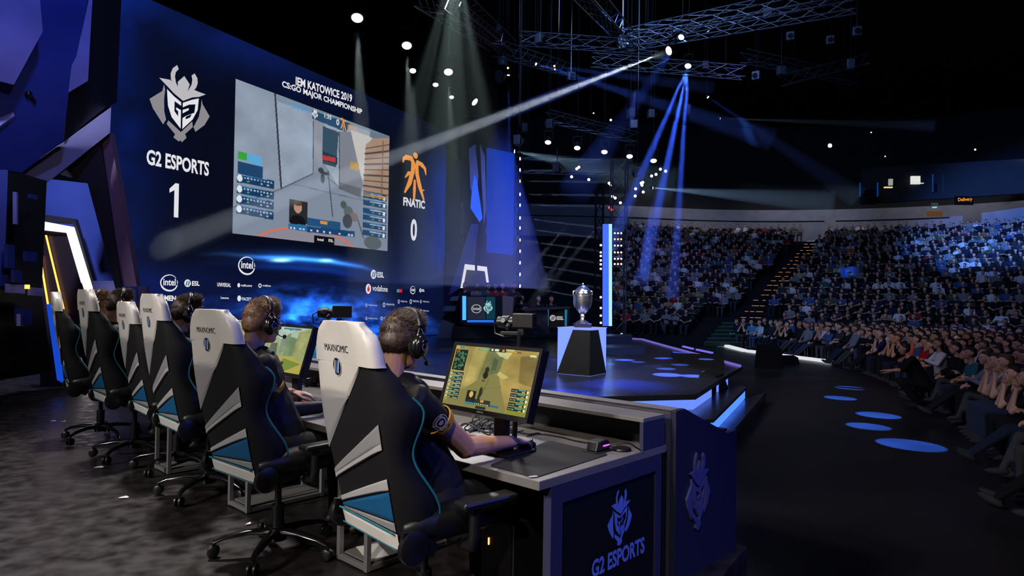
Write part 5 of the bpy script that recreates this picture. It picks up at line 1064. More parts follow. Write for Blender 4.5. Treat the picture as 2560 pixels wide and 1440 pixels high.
CHR = mat('polished_silver', (240, 236, 228), .27, 1.0); th = thing('trophy', 'tall silver lidded cup standing on the glowing pedestal', 'trophy', (pd.location.x, pd.location.y, hp + .012))
s_ = 115 / k / 1.15    # overall scale: profile below is 1.15 high
def sc2(pr): return [(r * s_, h * s_) for r, h in pr]
mb = MB(); mb.box((0, 0, .05 * s_), (.44 * s_, .44 * s_, .1 * s_)); obj('plinth', mb, mat('plinth_dark', (60, 60, 90), .25, .6), th, smooth=False, bevel=.008)
mb = MB(); mb.lathe(sc2([(0, .1), (.17, .1), (.18, .12), (.13, .15), (.06, .2), (.045, .25), (.07, .29), (.06, .31), (.05, .34)]), n=40); obj('foot', mb, CHR, th)
mb = MB(); mb.lathe(sc2([(.04, .33), (.10, .37), (.15, .43), (.19, .52), (.215, .63), (.225, .75), (.225, .82), (.235, .83), (.235, .85), (.21, .86), (.19, .87)]), n=48); obj('cup', mb, CHR, th)
mb = MB(); mb.lathe(sc2([(.2, .86), (.21, .88), (.2, .92), (.215, .93), (.205, .95), (.17, 1.0), (.11, 1.05), (.05, 1.08), (.02, 1.1), (.028, 1.12), (.018, 1.145), (0, 1.15)]), n=40); obj('lid', mb, CHR, th)
for sgn in (-1, 1):
    mb = MB(); mb.tube([V((sgn * x * s_, 0, z * s_)) for x, z in ((.22, .80), (.25, .86), (.24, .93), (.2, .94))], .014 * s_, 8); mb.tube([V((sgn * x * s_, 0, z * s_)) for x, z in ((.23, .80), (.235, .65), (.2, .5))], .010 * s_, 8); obj('handle', mb, CHR, th)
# wedge speakers, equipment boxes
def wedge(px, py, z, w_, h, d, rz, label, thin=0):
    p = onz(px, py, z); o = thing('stage_speaker', label, 'speaker', (p.x, p.y, z), rz)
    mb = MB(); mb.prism([(-w_ / 2, 0, 0), (-w_ / 2, d, 0), (-w_ / 2, d * .75, h), (-w_ / 2, d * .2, h * .8)], (w_, 0, 0)); obj('cabinet', mb, M_black, o, smooth=False, bevel=.01)
    mb = MB(); mb.prism([(-w_ * .45, d * .03, h * .06), (w_ * .45, d * .03, h * .06), (w_ * .45, d * .19, h * .74), (-w_ * .45, d * .19, h * .74)], (0, -.012, .003)); obj('grille', mb, M_dark, o, smooth=False); return o
wedge(1812, 975, -.24, .62, .34, .5, R(60), 'black wedge speaker standing on the lit side step of the stage')
wedge(1935, 922, AF, .7, .75, .6, R(10), 'black speaker cabinet on the arena floor beyond the stage steps')
wedge(1980, 912, AF, .6, .3, .5, R(10), 'low black wedge speaker alone on the arena floor before the light strip')
p = [onz(1678, 893), onz(1808, 905), onz(1812, 930), onz(1700, 905)]; mb = MB(); mb.prism([V((a.x, a.y, 0)) for a in p], (0, 0, .14)); single('stage_ramp', mb, M_black, 'low black box lying along the far right edge of the stage', 'ramp', smooth=False)
q = [onz(x, y, .02) for x, y in ((1558, 845), (1605, 848), (1665, 865), (1850, 915))]
mb = MB(); [mb.beam(q[i], q[i + 1], .06, .05) for i in range(3)]; single('light_tube', mb, emat('violet_tube', (110, 96, 190), 1.), 'thin violet light tube along the far edge of the stage', 'light tube', smooth=False)
q = [onz(1795, 862, AF), onz(1862, 880, AF), onz(2075, 908, AF)]; E_strip = emat('white_tube', (222, 226, 232), 1.)
for i, lab in enumerate(('short white light strip on the floor beside the dark stairs', 'long white light strip on the floor along the front row of spectators')):
    mb = MB(); a, b = q[i], q[i + 1]; mb.beam(a.lerp(b, .04) + up * .06, b + up * .06, .22, .10); single('light_tube', mb, E_strip, lab, 'light tube', smooth=False)
for x0, y0, x1, y1, lab in ((1708, 866, 1732, 872, 'short violet light bar on the floor, left of its twin'), (1742, 874, 1780, 882, 'short violet light bar on the floor beside the dark stairs')):
    mb = MB(); mb.beam(onz(x0, y0, -.5), onz(x1, y1, -.5), .1, .06); single('light_tube', mb, emat('violet_tube2', (120, 110, 230), 1.), lab, 'light tube', smooth=False)
for z, x0, x1, y in ((.18, 1500, 1612, 873), (.36, 1500, 1580, 858)):
    mb = MB(); a, b = onz(x0, y + 14, 0), onz(x1, y + 14, 0); mb.prism([a, b, b + V((.2, 1.2, 0)), a + V((0, 1.2, 0))], (0, 0, z)); struct('stage_step', mb, mat('step_blue', (30, 44, 90), .4))
# scraps of tape on the floor
for x, y, w_ in ((246, 1169, .07), (308, 1245, .06), (620, 1311, .025), (132, 1053, .05), (158, 1054, .04)):
    p = onz(x, y, .003); mb = MB(); mb.prism([p + V((-w_ / 2, -.01, 0)), p + V((w_ / 2, 0.005, 0)), p + V((w_ / 2, .02, 0)), p + V((w_ * .1, .03, .006)), p + V((-w_ / 2, .012, 0))], (0, 0, .002)); single('tape_scrap', mb, M_wplast, 'small white scrap of tape lying on the black stage floor', 'tape', 'scraps of tape on the floor', smooth=False)
# ================================================================== ARENA BOWL
Tc = [(-3, 36), (4, 35.8), (8, 34.8), (11, 33.3), (15.5, 30.5), (20, 26.5), (24, 21), (27, 13)]
Oc = [(-4, 51), (8, 51.5), (16, 53), (23.5, 52.3), (30.4, 49.5), (36, 45), (41, 38), (44, 28)]
Fc = [(3, 34.6), (8.2, 33.6), (10.6, 31), (11.3, 24), (10.0, 17.8), (8.35, 12.9), (6.75, 9.4), (5.42, 7.0), (4.3, 5.0)]
def crm(P_, t):
    n = len(P_) - 1; t = max(0, min(n - 1e-6, t * n)); i = int(t); u = t - i; g_ = lambda k: V((*P_[max(0, min(n, k))], 0)); a, b, c, d = g_(i - 1), g_(i), g_(i + 1), g_(i + 2)
    return .5 * ((2 * b) + (c - a) * u + (2 * a - 5 * b + 4 * c - d) * u * u + (3 * b - a - 3 * c + d) * u ** 3)
NR, RISE, T0 = 22, .31, AF + .35
def rowpt(k, p): return crm(Tc, p).lerp(crm(Oc, p), k / (NR - 1))
NP = 57
mb = MB()
for k in range(NR):
    z = T0 + RISE * k
    for i in range(NP - 1):
        p0, p1 = i / (NP - 1), (i + 1) / (NP - 1); a, b = rowpt(k - .5, p0), rowpt(k - .5, p1); c, d = rowpt(k + .5, p1), rowpt(k + .5, p0)
        if (3 / 7 - .012) < (p0 + p1) / 2 < (3 / 7 + .012): pass
        v0 = [down(q, z) for q in (a, b, c, d)]; mb.add(v0, [(0, 1, 2, 3)]); mb.add([down(a, z - RISE - (.4 if k == 0 else 0)), down(b, z - RISE - (.4 if k == 0 else 0)), down(b, z), down(a, z)], [(0, 1, 2, 3)])
struct('seating_terrace', mb, mat('terrace_concrete', (20, 21, 27), .8, spec=.2))
M_wall = mat('concrete_wall', (112, 112, 122), .8, spec=.2, var=.12, vscale=1.5)
mb = MB(); zb_, zt_ = T0 + RISE * NR - .4, 8.75
def wallband(mb, off, z0, z1, p0=0., p1=1., n=56):
    q = []
    for i in range(n + 1):
        p = p0 + (p1 - p0) * i / n; o_, t_ = crm(Oc, p), crm(Tc, p); q.append(o_ + (o_ - t_).normalized() * off)
    for i in range(n): mb.add([down(q[i], z0), down(q[i + 1], z0), down(q[i + 1], z1), down(q[i], z1)], [(0, 1, 2, 3)])
    return q
wallband(mb, .9, zb_, zt_); struct('wall_back', mb, M_wall)
mb = MB(); wallband(mb, .86, zt_ - .95, zt_ - .87, .05, .44, 30); wallband(mb, .86, zt_ - .95, zt_ - .87, .455, .60, 12); struct('trim_1', mb, M_black)
mb = MB(); wallband(mb, 1.4, zt_, 15.5); struct('wall_upper', mb, mat('upper_black', (10, 11, 16), .9))
mb = MB(); n = 56
for i in range(n):
    p0, p1 = i / n, (i + 1) / n; a, b = crm(Oc, p0), crm(Oc, p1); ta, tb = (a - crm(Tc, p0)).normalized(), (b - crm(Tc, p1)).normalized(); mb.add([down(a + ta * .9, zt_), down(b + tb * .9, zt_), down(b + tb * 1.4, zt_), down(a + ta * 1.4, zt_)], [(0, 1, 2, 3)])
struct('trim_2', mb, M_black)
# aisle steps with glowing edges
ax0, ax1 = rowpt(0, 3 / 7), rowpt(NR - 1, 3 / 7); E_step = emat('step_amber', (240, 170, 110), 1.0); E_step2 = emat('step_pale', (225, 215, 225), 1.0)
g = random.Random(9)
for k in range(NR * 2 - 1):
    kk = k / 2; c = rowpt(kk - .45, 3 / 7); tdir = (rowpt(kk, 3 / 7 + .01) - rowpt(kk, 3 / 7 - .01)).normalized(); z = T0 + RISE * kk
    st_ = thing('aisle_step', 'step of the long aisle between the seating blocks, edged with a glowing strip', 'step', down(c, z - .15), math.atan2(tdir.y, tdir.x), 'lit steps of the aisle')
    if k % 2 == 1: mb = MB(); mb.box((0, .18, .075), (1.25, .38, .15)); obj('tread', mb, M_black, st_, smooth=False)
    if k % 2: continue
    mb = MB(); x = -.5 + g.uniform(0, .2)
    while x < .42:
        w_ = g.uniform(.15, .4); mb.box((min(x + w_ / 2, .5), -.03, .155), (w_, .03, .022)); x += w_ + g.uniform(.04, .25)
    obj('edge_light', mb, E_step2 if k > 38 else E_step, st_, smooth=False)
for k in range(6):
    p = atY(1830, 862 - k * 13.5, 31.5 + k * .3); mb = MB(); mb.box((p.x - .1 + k * .1, p.y, AF + .13 + k * .17), (2.6 - k * .12, .45, .2))
    s_ = single('stair_step', mb, mat('stair_dark', (20, 34, 36), .5), 'wide dark stair step rising from the arena floor to the aisle', 'step', 'steps at the foot of the aisle', smooth=False)
    e_ = MB(); e_.box((0, -.24, .2), (2.5 - k * .12, .02, .025)); obj('edge_light', e_, emat('stair_teal', (16, 66, 70), .8), s_, smooth=False)
# gallery above the wall
def glow(px, py, w_, h_, c, s_, label, cat='window', name='gallery_window', Y_=46.5, kind=None):
    p = [atY(px - w_ / 2, py - h_ / 2, Y_), atY(px + w_ / 2, py - h_ / 2, Y_), atY(px + w_ / 2, py + h_ / 2, Y_), atY(px - w_ / 2, py + h_ / 2, Y_)]; mb = MB(); mb.prism(p, (0, .15, 0)); return single(name, mb, emat('glow_%d_%d_%d_%s' % (*c, s_), c, s_), label, cat, smooth=False, kind=kind)
mb = MB(); p = [atY(2150, 510, 48), atY(2600, 480, 44), atY(2600, 395, 44), atY(2150, 420, 48)]; mb.prism(p, (.3, .5, 0)); struct('gallery_recess', mb, mat('recess_dark', (26, 26, 32), .8))
for a in ((2290, 450, 22, 20, (222, 228, 220), 1., 'brightest lit window of the gallery above the audience'), (2228, 455, 9, 16, (150, 150, 150), 1., 'dim narrow lit window left of the brightest gallery window'), (2508, 430, 30, 10, (170, 172, 170), 1., 'wide lit gallery window near the right edge'),
          (2541, 462, 46, 20, (120, 110, 116), 1., 'dim pinkish gallery window at the far right'), (2222, 468, 20, 3, (240, 210, 130), 1., 'small yellow light bar on the gallery rail'), (2475, 436, 9, 4, (255, 235, 215), 2., 'small white lamp on the gallery'), (2310, 458, 60, 2.5, (190, 200, 205), 1., 'thin light line along the gallery rail')): glow(*a)
for x, y, w_, h_, lab in ((2345, 458, 26, 44, 'blue edged gallery box front in the middle'), (2447, 448, 34, 56, 'blue edged gallery box front on the right'), (2172, 474, 44, 34, 'blue edged gallery box front on the left')):
    o = thing('gallery_box', lab, 'balcony box', atY(x, y + h_ / 2, 46.2)); _b = emat('box_blue', (14, 60, 130), .9)
    for dx in (-w_ / 2, w_ / 2): mb = MB(); mb.beam(atY(x + dx, y - h_ / 2, 46.1), atY(x + dx, y + h_ / 2, 46.1), .05, .08, (0, 1, 0)); obj('edge_light', mb, _b, o, world=True, smooth=False)
    mb = MB(); mb.prism([atY(x - w_ / 2, y, 46.2), atY(x + w_ / 2, y, 46.2), atY(x + w_ / 2, y + h_ / 2, 46.2), atY(x - w_ / 2, y + h_ / 2, 46.2)], (0, .1, 0)); obj('front', mb, mat('glass_dark', (20, 26, 40), .2), o, world=True, smooth=False)
bn = glow(2412, 501, 44, 22, (8, 8, 12), .5, 'black banner with orange lettering on the wall at the right', 'banner', 'banner', 45.5)  # banner and lettering brightness put in as glow
mb = MB(); o_, e_, t_ = atY(2395, 506, 45.4), atY(2431, 504, 45.4), atY(2395, 495, 45.4); add_text(mb, 'Delivery', o_, e_ - o_, t_ - o_, .03); obj('lettering', mb, emat('lettering_orange', (225, 140, 40), 1.), bn, world=True, smooth=False)
glow(2338, 510, 14, 6, (60, 66, 80), .8, 'small sign box above the orange door on the back wall', 'sign', 'exit_sign', 45.8); glow(2338, 518, 9, 3, (120, 220, 190), 1., 'green exit light below the sign box on the back wall', 'exit light', 'exit_light', 45.7); glow(2338, 534, 38, 12, (96, 66, 30), .8, 'orange-brown doorway top in the back wall', 'doorway', 'doorway', 45.8)
mb = MB(); pf = [(atY(2102 + 42 * i / 8, 668 + 24 * j / 5 + 2 * math.sin(i * .9), 36.4 + .15 * math.sin(i * .8))) for j in range(6) for i in range(9)]
mb.add(pf, [(j * 9 + i, j * 9 + i + 1, j * 9 + i + 10, j * 9 + i + 9) for j in range(5) for i in range(8)]); fl = single('flag', mb, mat('flag_blue', (60, 110, 220), .6, emit=.12, ecol=(40, 90, 230)), 'blue flag with a white bird shape held up among the spectators', 'flag')  # a little blue glow put into the cloth itself
md = fl.modifiers.new('thick', 'SOLIDIFY'); md.thickness = .02
mb = MB(); c = atY(2123, 680, 36.2); [mb.add([c + V((x * .3, 0, y * .3)) for x, y in q], [(0, 1, 2)]) for q in (((-.9, .2), (.1, .35), (.2, -.2)), ((.1, .5), (.9, -.5), (.2, -.6)), ((-.2, 0), (.7, .2), (.1, -.3)))]; obj('bird_print', mb, mat('print_white', (200, 215, 235), .6), fl, world=True, smooth=False)
# ================================================================== SPECTATORS
A_cloth = mat('crowd_cloth', (60, 60, 60), .8, spec=.2, objcol=True); A_skin = mat('crowd_skin', (190, 140, 115), .6, spec=.3, objcol=True); A_hair = mat('crowd_hair', (40, 30, 24), .7, objcol=True)
def make_spectator(pose, vox=.022, dec=.55):
    """seated facing +y, origin on the ground below the hips; a hidden-in-memory kit of meshes"""
    lean = {'lap': .02, 'cross': -.03, 'chin': .14, 'stretch': -.08, 'clap': .03}[pose]
    hip = V((0, 0, .50)); chest = V((0, lean * .7, .83)); nb = V((0, lean, 1.02)); hc = V((0, lean + .04, 1.20)); I = Matrix.Identity(3)
    b = MB(); head_solids(b, hc, basis(90, -4)); b.cap(nb - up * .04, hc - up * .08, .055, .05, 10); b.cap(chest, nb - up * .05, .11, .08, 12)
    el, wr_ = [], []
    for s in (1, -1):
        sh = nb + V((s * .17, 0, -.06))
        e, w_ = {'lap': ((s * .25, lean + .06, .74), (s * .07, lean + .27, .68)), 'cross': ((s * .25, lean + .10, .78), (-s * .06, lean + .2, .82)), 'chin': ((s * .16, lean + .22, .72), (s * .03, lean + .16, 1.0)), 'stretch': ((s * .26, lean + .08, .72), (s * .12, lean + .3, .62)), 'clap': ((s * .24, lean + .16, .76), (s * .04, lean + .33, .84))}[pose]
        e, w_ = V(e), V(w_); el.append((sh, e)); wr_.append(w_); limb(b, sh, e, .048, .042); limb(b, e, w_, .042, .028)
        d = (w_ - e).normalized(); hand_solids(b, w_, (d + V((-s * .3, .1, 0))).normalized(), V((0, -.3, 1)) if pose != 'chin' else V((s, -.3, .2)), .6, s, sc=1.05)
    sh_ = MB(); sh_.ell(chest, (.185, .125, .21), 14, 10); sh_.cap(chest - up * .05, hip + up * .08, .145, .16, 14); sh_.cap(nb - up * .075 + V((-.02, 0, 0)), nb - up * .08 + V((.12, 0, 0)), .065, .065, 10); sh_.cap(nb - up * .075, nb - up * .08 + V((-.12, 0, 0)), .065, .065, 10); sh_.ell(nb - up * .045, (.1, .075, .05), 12, 8)
    for sh, e in el: sh_.cap(sh, sh.lerp(e, .6), .066, .06, 10)
    if pose in ('stretch', 'cross', 'clap'):
        for (sh, e), w_ in zip(el, wr_): limb(sh_, e, w_.lerp(e, .12), .055, .04); sh_.cap(sh.lerp(e, .5), e, .06, .054, 10)
    t = MB(); s_ = []
    for s in (1, -1):
        if pose == 'stretch': kn, an = V((s * .12, .44, .50)), V((s * .10, .84, .14))
        elif pose == 'cross' and s > 0: kn, an = V((.06, .46, .62)), V((-.14, .62, .26))
        else: kn, an = V((s * .14, .46, .49)), V((s * .13, .46, .10))
        limb(t, hip + V((s * .09, 0, 0)), kn, .092, .066); limb(t, kn, an, .066, .046)
        q = MB(); d = V((0, 1, -.05)) if pose != 'stretch' else V((0, .75, .35)); d.normalize(); q.ell(an + d * .06 - up * .045, (.046, .13, .042), 12, 8, M=Matrix.Rotation(math.atan2(d.z, d.y), 3, 'X')); q.ell(an - up * .02, (.045, .055, .055), 10, 6); s_.append(q)
    t.ell(hip, (.17, .14, .11), 12, 8)
    ey = MB(); [ey.ell(hc + V((s * .030, .083, .004)), (.013, .010, .008), 8, 6) for s in (-1, 1)]; [ey.ell(hc + V((s * .032, .088, .026)), (.019, .007, .005), 8, 5) for s in (-1, 1)]
    h = MB(); h.ell(hc + V((0, -.028, .056)), (.081, .088, .076), 14, 8); h.ell(hc + V((0, -.055, .0)), (.074, .062, .075), 12, 8); h.ell(hc + V((0, .03, .102)), (.056, .052, .03), 10, 6)
    f = lambda m, v, ms, dd=dec: remesh(m, v, 2, 'p', ms, dd)
    return {'eyes': ey.mesh('eyes', [A_hair]), 'body': f(b, vox * .45, [A_skin], .3), 'hair': f(h, vox * .8, [A_hair]), 'shirt': f(sh_, vox, [A_cloth]), 'trousers': f(t, vox, [A_cloth]), 'shoe': [f(q, vox * .7, [A_cloth]) for q in s_]}
POSES = ['lap', 'cross', 'chin', 'stretch', 'clap']; KIT = {p: make_spectator(p) for p in POSES}
SHIRTC = [('black', (16, 16, 19), 40), ('dark grey', (44, 45, 50), 12), ('navy', (22, 28, 50), 14), ('grey', (110, 112, 118), 12), ('white', (190, 190, 194), 10), ('blue', (52, 74, 122), 6), ('red', (128, 34, 38), 2), ('orange', (176, 84, 52), 1), ('olive', (72, 76, 50), 3), ('teal', (40, 84, 92), 3), ('beige', (150, 130, 106), 2)]
g = random.Random(12)
def pick(): 
    r = g.uniform(0, sum(c[2] for c in SHIRTC))
    for n_, c, w_ in SHIRTC:
        r -= w_
        if r <= 0: return n_, c
    return SHIRTC[0][:2]
def oc(o, c, j=.12): k = 1 + g.uniform(-j, j); o.color = tuple(min(1, x * k) for x in lin(c)) + (1,)
HAIRS = [(30, 22, 18), (52, 36, 26), (22, 18, 16), (84, 60, 40), (70, 52, 40)]; TRS = [(28, 38, 58), (18, 19, 24), (44, 56, 78), (20, 22, 28), (60, 62, 66)]
def spectator(pos, rz, sh, pose, label, group, hair=None, skin=None, trous=None, bald=False, scale=1.):
    o = thing('person', label, 'person', pos, rz, group); o.scale = (scale,) * 3; k = KIT[pose]
    parts = [('body', k['body'], skin or (g.choice([(196, 148, 122), (184, 134, 108), (206, 160, 136)]))), ('shirt', k['shirt'], sh), ('trousers', k['trousers'], trous or g.choice(TRS))]
    if not bald: parts.append(('hair', k['hair'], hair or g.choice(HAIRS)))
    for q in k['shoe']: parts.append(('shoe', q, g.choice([(40, 40, 44), (150, 150, 155), (24, 24, 26)])) if False else ('shoe', q, (52, 52, 58)))
    parts.append(('eyes', k['eyes'], (36, 26, 22)))
    for nm, me, c in parts: p = bpy.data.objects.new(nm, me); COL.objects.link(p); p.parent = o; oc(p, c)
    return o
STG = V((-5, 20, 0))
def face_rz(p, n, w_=.5):
    d1 = -n.normalized(); d2 = (STG - V((p.x, p.y, 0))).normalized(); d = d1 * (1 - w_) + d2 * w_; return math.atan2(d.y, d.x) - math.pi / 2 + g.uniform(-.14, .14)
seats = []      # (distance, pos, normal, row kind, row number)
def inside_T(p):
    return min((crm(Tc, i / 60) - p).length for i in range(61))
Tl = [crm(Tc, i / 80) for i in range(81)]
def beyond_T(p):
    i = min(range(81), key=lambda j: (Tl[j] - p).length_squared); j = min(79, i); t = (Tl[j + 1] - Tl[j]).normalized(); n_ = V((-t.y, t.x, 0)); return (p - Tl[j]).dot(n_) > -.9
for j in range(24):
    off = .55 + .92 * j; last = None
    for i in range(1601):
        u_ = i / 1600; p = crm(Fc, u_); t = (crm(Fc, min(1, u_ + .004)) - crm(Fc, max(0, u_ - .004))).normalized(); n_ = V((-t.y, t.x, 0)); q = p + n_ * off
        if last is not None and (q - last).length < .60: continue
        last = q
        if beyond_T(q): continue
        z = AF; d = q.y; px, py = proj((q.x, q.y, z + 1.0)); 
        if d < 2 or not (1532 < px < (2640 if d > 11 else 2960) and py < 1900): continue
        if j < 3 and 1775 < px < 1835: continue
        seats.append((d, V((q.x, q.y, z)) + V((g.uniform(-.07, .07), g.uniform(-.07, .07), 0)), n_, 'floor', j))
for k in range(NR):
    last = None
    for i in range(2401):
        p_ = i / 2400; q = rowpt(k, p_)
        if last is not None and (q - last).length < .52: continue
        last = q; c = rowpt(k, 3 / 7)
        if (q - c).length < (2.3 if k < 3 else .95): continue
        px, py = proj((q.x, q.y, T0 + RISE * k + 1))
        if not (1532 < px < 2600): continue
        if g.random() < .012: continue
        n_ = (crm(Oc, p_) - crm(Tc, p_)); seats.append((q.y, V((q.x, q.y, T0 + RISE * k)) + V((g.uniform(-.05, .05), g.uniform(-.05, .05), 0)), n_, 'tier', k))

seats.sort(key=lambda s: (s[1] - CAM).length)
ORD = ['first', 'second', 'third', 'fourth', 'fifth', 'sixth', 'seventh', 'eighth', 'ninth', 'tenth', 'eleventh', 'twelfth', 'thirteenth', 'fourteenth', 'fifteenth', 'sixteenth', 'seventeenth', 'eighteenth', 'nineteenth', 'twentieth']
POSN = {'lap': 'hands in lap', 'cross': 'arms folded', 'chin': 'chin on hands', 'stretch': 'legs stretched out', 'clap': 'hands held together'}
SPECIAL = [  # head px, shirt, pose, label, bald
    (2222, 848, (22, 34, 84), 'chin', 'bald person in navy shirt with chin on hands, front row of spectators', True),
    (2276, 850, (226, 84, 62), 'lap', 'person in bright orange-red shirt just right of the bald front-row person', False),
    (2325, 850, (160, 26, 32), 'lap', 'person in dark red shirt, second right of the bald front-row person', False),
    (2265, 795, (214, 96, 70), 'lap', 'person in salmon shirt some rows behind the bald front-row person', False),
    (2480, 900, (110, 112, 116), 'clap', 'person in grey shirt and glasses near the right edge, hands together', False),
    (2440, 900, (40, 90, 100), 'lap', 'person in teal shirt beside the grey-shirted one near the right edge', False),
    (1884, 812, (60, 120, 170), 'lap', 'blue-lit person in light blue shirt at the front by the white light strip', False),
    (1902, 812, (150, 170, 180), 'lap', 'blue-lit person in pale shirt at the front by the white light strip', False),
    (1934, 812, (30, 110, 130), 'cross', 'person in teal printed shirt at the front by the white light strip', False),
    (1565, 805, (190, 24, 40), 'lap', 'person in bright red shirt just right of the tall light bar', False)]
taken = {}
near = seats[:288]; far = seats[288:]
pn = [(s, proj(s[1] + V((0, 0, 1.2)))) for s in seats[:900]]
for q in SPECIAL:
    b_ = min((x for x in pn if id(x[0]) not in taken), key=lambda x: math.hypot(x[1][0] - q[0], (x[1][1] - q[1])) - (0 if x[0][3] == 'floor' else -200)); taken[id(b_[0])] = q
cnt = 0
for s in seats:
    isn = id(s) in taken
    if not isn and cnt >= 288: continue
    d, pos, n_, kind, row = s; rz = face_rz(pos, n_)
    if isn: q = taken[id(s)]; spectator(pos, rz, q[2], q[3], q[4], None, bald=q[5]); continue
    cnt += 1; cn, cc = pick(); pose = g.choice(POSES + ['lap', 'cross', 'stretch'] if kind == 'floor' else ['lap', 'lap', 'lap', 'cross', 'cross', 'stretch']); rn = ('row %d' % (row + 1)) if row >= len(ORD) else ORD[row] + (' floor row' if kind == 'floor' else ' raised row')
    lab = 'spectator in %s top, %s, in the %s' % (cn, POSN[pose], rn); spectator(pos, rz, cc, pose, lab, lab[:60].replace('spectator', 'spectators'), scale=g.uniform(.95, 1.06)); s_used = taken.setdefault(id(s), None)
# plain black chairs under the front row
fr_ = [s for s in seats[:288] if s[3] == 'floor' and s[4] == 0]; pc_ = None
for s in fr_:
    rz = face_rz(s[1], s[2]); 
    if pc_ is None:
        pc_ = thing('floor_chair', 'plain dark chair under a front-row spectator', 'chair', s[1], rz, 'plain chairs of the front row')
        mb = MB(); mb.box((0, .05, .40), (.44, .44, .04)); obj('seat', mb, M_soft, pc_, smooth=False, bevel=.01); mb = MB(); mb.box((0, -.21, .66), (.42, .03, .34)); obj('backrest', mb, M_soft, pc_, smooth=False, bevel=.01)
        for x in (-.19, .19):
            for y in (-.17, .24): mb = MB(); mb.cyl((x, y, 0), (x, y, .39), .011, n=8); obj('leg', mb, M_metal, pc_)
    else: dup(pc_, s[1], rz, 'plain dark chair under a front-row spectator', 'plain chairs of the front row')
# the rest of the crowd, past counting at this size: one object
def lowfig():
    m_ = MB(); reg = []
    def add(fn, r):
        n0 = len(m_.v); fn(); reg.extend([r] * (len(m_.v) - n0))
    add(lambda: m_.ell((0, .03, 1.19), (.078, .095, .115), 8, 6), 0); add(lambda: m_.ell((0, .0, 1.245), (.086, .104, .08), 8, 5), 1); add(lambda: m_.cap((0, 0, 1.0), (0, .02, 1.1), .05, .05, 6), 0)
    add(lambda: m_.ell((0, 0, .82), (.2, .13, .24), 10, 6), 2); add(lambda: m_.cap((-.12, 0, .95), (.12, 0, .95), .075, .075, 8), 2)
    for s in (-1, 1):
        add(lambda: m_.cap((s * .2, .0, .94), (s * .26, .08, .74), .06, .052, 7), 2); add(lambda: m_.cap((s * .26, .08, .74), (s * .08, .27, .70), .042, .034, 7), 0); add(lambda: m_.cap((s * .09, .02, .5), (s * .13, .46, .5), .09, .065, 7), 3); add(lambda: m_.cap((s * .13, .46, .5), (s * .13, .48, .06), .06, .05, 7), 3)
    return np.array(m_.v), m_.f, np.array(reg)
lv, lf, lr = lowfig(); rest = [s for s in seats if id(s) not in taken]
allv, allf, allc = [], [], []; lf_np = [tuple(f) for f in lf]
for n_i, s in enumerate(rest):
    rz = face_rz(s[1], s[2]); sc = g.uniform(.95, 1.08); ca, sa = math.cos(rz) * sc, math.sin(rz) * sc; v = lv + 0
    ly = g.uniform(-.05, .1); v[:, 1] += np.clip(v[:, 2] - .6, 0, 1) * ly
    x = v[:, 0] * ca - v[:, 1] * sa + s[1].x; y = v[:, 0] * sa + v[:, 1] * ca + s[1].y; z = v[:, 2] * sc + s[1].z
    o_ = n_i * len(lv); allv.append(np.stack([x, y, z], 1)); allf.extend([tuple(i + o_ for i in f) for f in lf_np])
    cc = pick()[1]; pal = np.array([lin(c) for c in ((194, 146, 120), g.choice(HAIRS), cc, g.choice(TRS))]) * g.uniform(.85, 1.15); allc.append(pal[lr])
me = bpy.data.meshes.new('crowd'); me.from_pydata(np.concatenate(allv).tolist(), [], allf); at = me.color_attributes.new('Col', 'FLOAT_COLOR', 'POINT')
cc = np.concatenate(allc); at.data.foreach_set('color', np.concatenate([cc, np.ones((len(cc), 1))], 1).reshape(-1).astype(np.float32)); me.materials.append(mat('crowd_far', (100, 100, 100), .8, spec=.2, vcol='Col')); me.shade_smooth()
cr = bpy.data.objects.new('crowd', me); COL.objects.link(cr); props(cr, 'distant seated spectators filling the raised blocks of the arena', 'crowd', None, 'stuff')
# people behind the far desks and the crouching man
for i, (px, c) in enumerate(((1162, (30, 34, 42)), (1191, (120, 118, 120)), (1219, (60, 84, 84)), (1239, (150, 36, 48)), (1257, (140, 60, 60)), (1284, (60, 60, 70)))):
    p = atY(px, 708, 23.3); spectator(V((p.x, p.y + .3, p.z - 1.3)), R(185 + (i % 3 - 1) * 14), c, 'clap', ['person in black jacket leftmost behind the standing desk', 'person in pale shirt second from left behind the standing desk', 'person in grey-green top third behind the standing desk', 'person in red top behind the standing desk', 'person in rose shirt, right of the red one behind the standing desk', 'person in dark top at the right end of the standing desk'][i], None)
for i, (px, py) in enumerate(((1303, 742), (1345, 744), (1377, 745))):
    p = atY(px, py, 25.2); spectator(V((p.x, p.y, max(0, p.z - 1.25))), R(200), (24, 26, 34), 'clap', ['player in dark jersey nearest us at the far team desk', 'player in dark jersey in the middle of the far team desk', 'player in dark jersey at the right of the far team desk'][i], None)
# crouching crew member in black on the arena floor
p = onz(2292, 1018, AF); o = thing('person', 'person in black crouching on the arena floor before the front row', 'person', p, R(70)); I3 = basis(90)
hip, chest, hc = V((0, -.12, .48)), V((0, .1, .86)), V((0, .24, 1.2)); b = MB(); head_solids(b, hc, basis(90, 12)); b.cap(chest, V((0, .16, 1.06)), .1, .06, 10); limb(b, V((-.18, .12, 1.0)), V((-.24, .3, .78)), .05, .045); limb(b, V((-.24, .3, .78)), V((-.1, .56, .74)), .042, .03); hand_solids(b, V((-.1, .56, .74)), V((.1, 1, 0)), V((0, 0, 1)), .5, -1)
limb(b, V((.18, .12, 1.0)), V((.26, .28, .76)), .05, .045); limb(b, V((.26, .28, .76)), V((.16, .5, .68)), .042, .03); hand_solids(b, V((.16, .5, .68)), V((-.1, 1, 0)), V((0, 0, 1)), .5, 1); x = obj('body', remesh(b, .014, 2, 'body', [A_skin], .5), None, o); oc(x, (180, 130, 105))
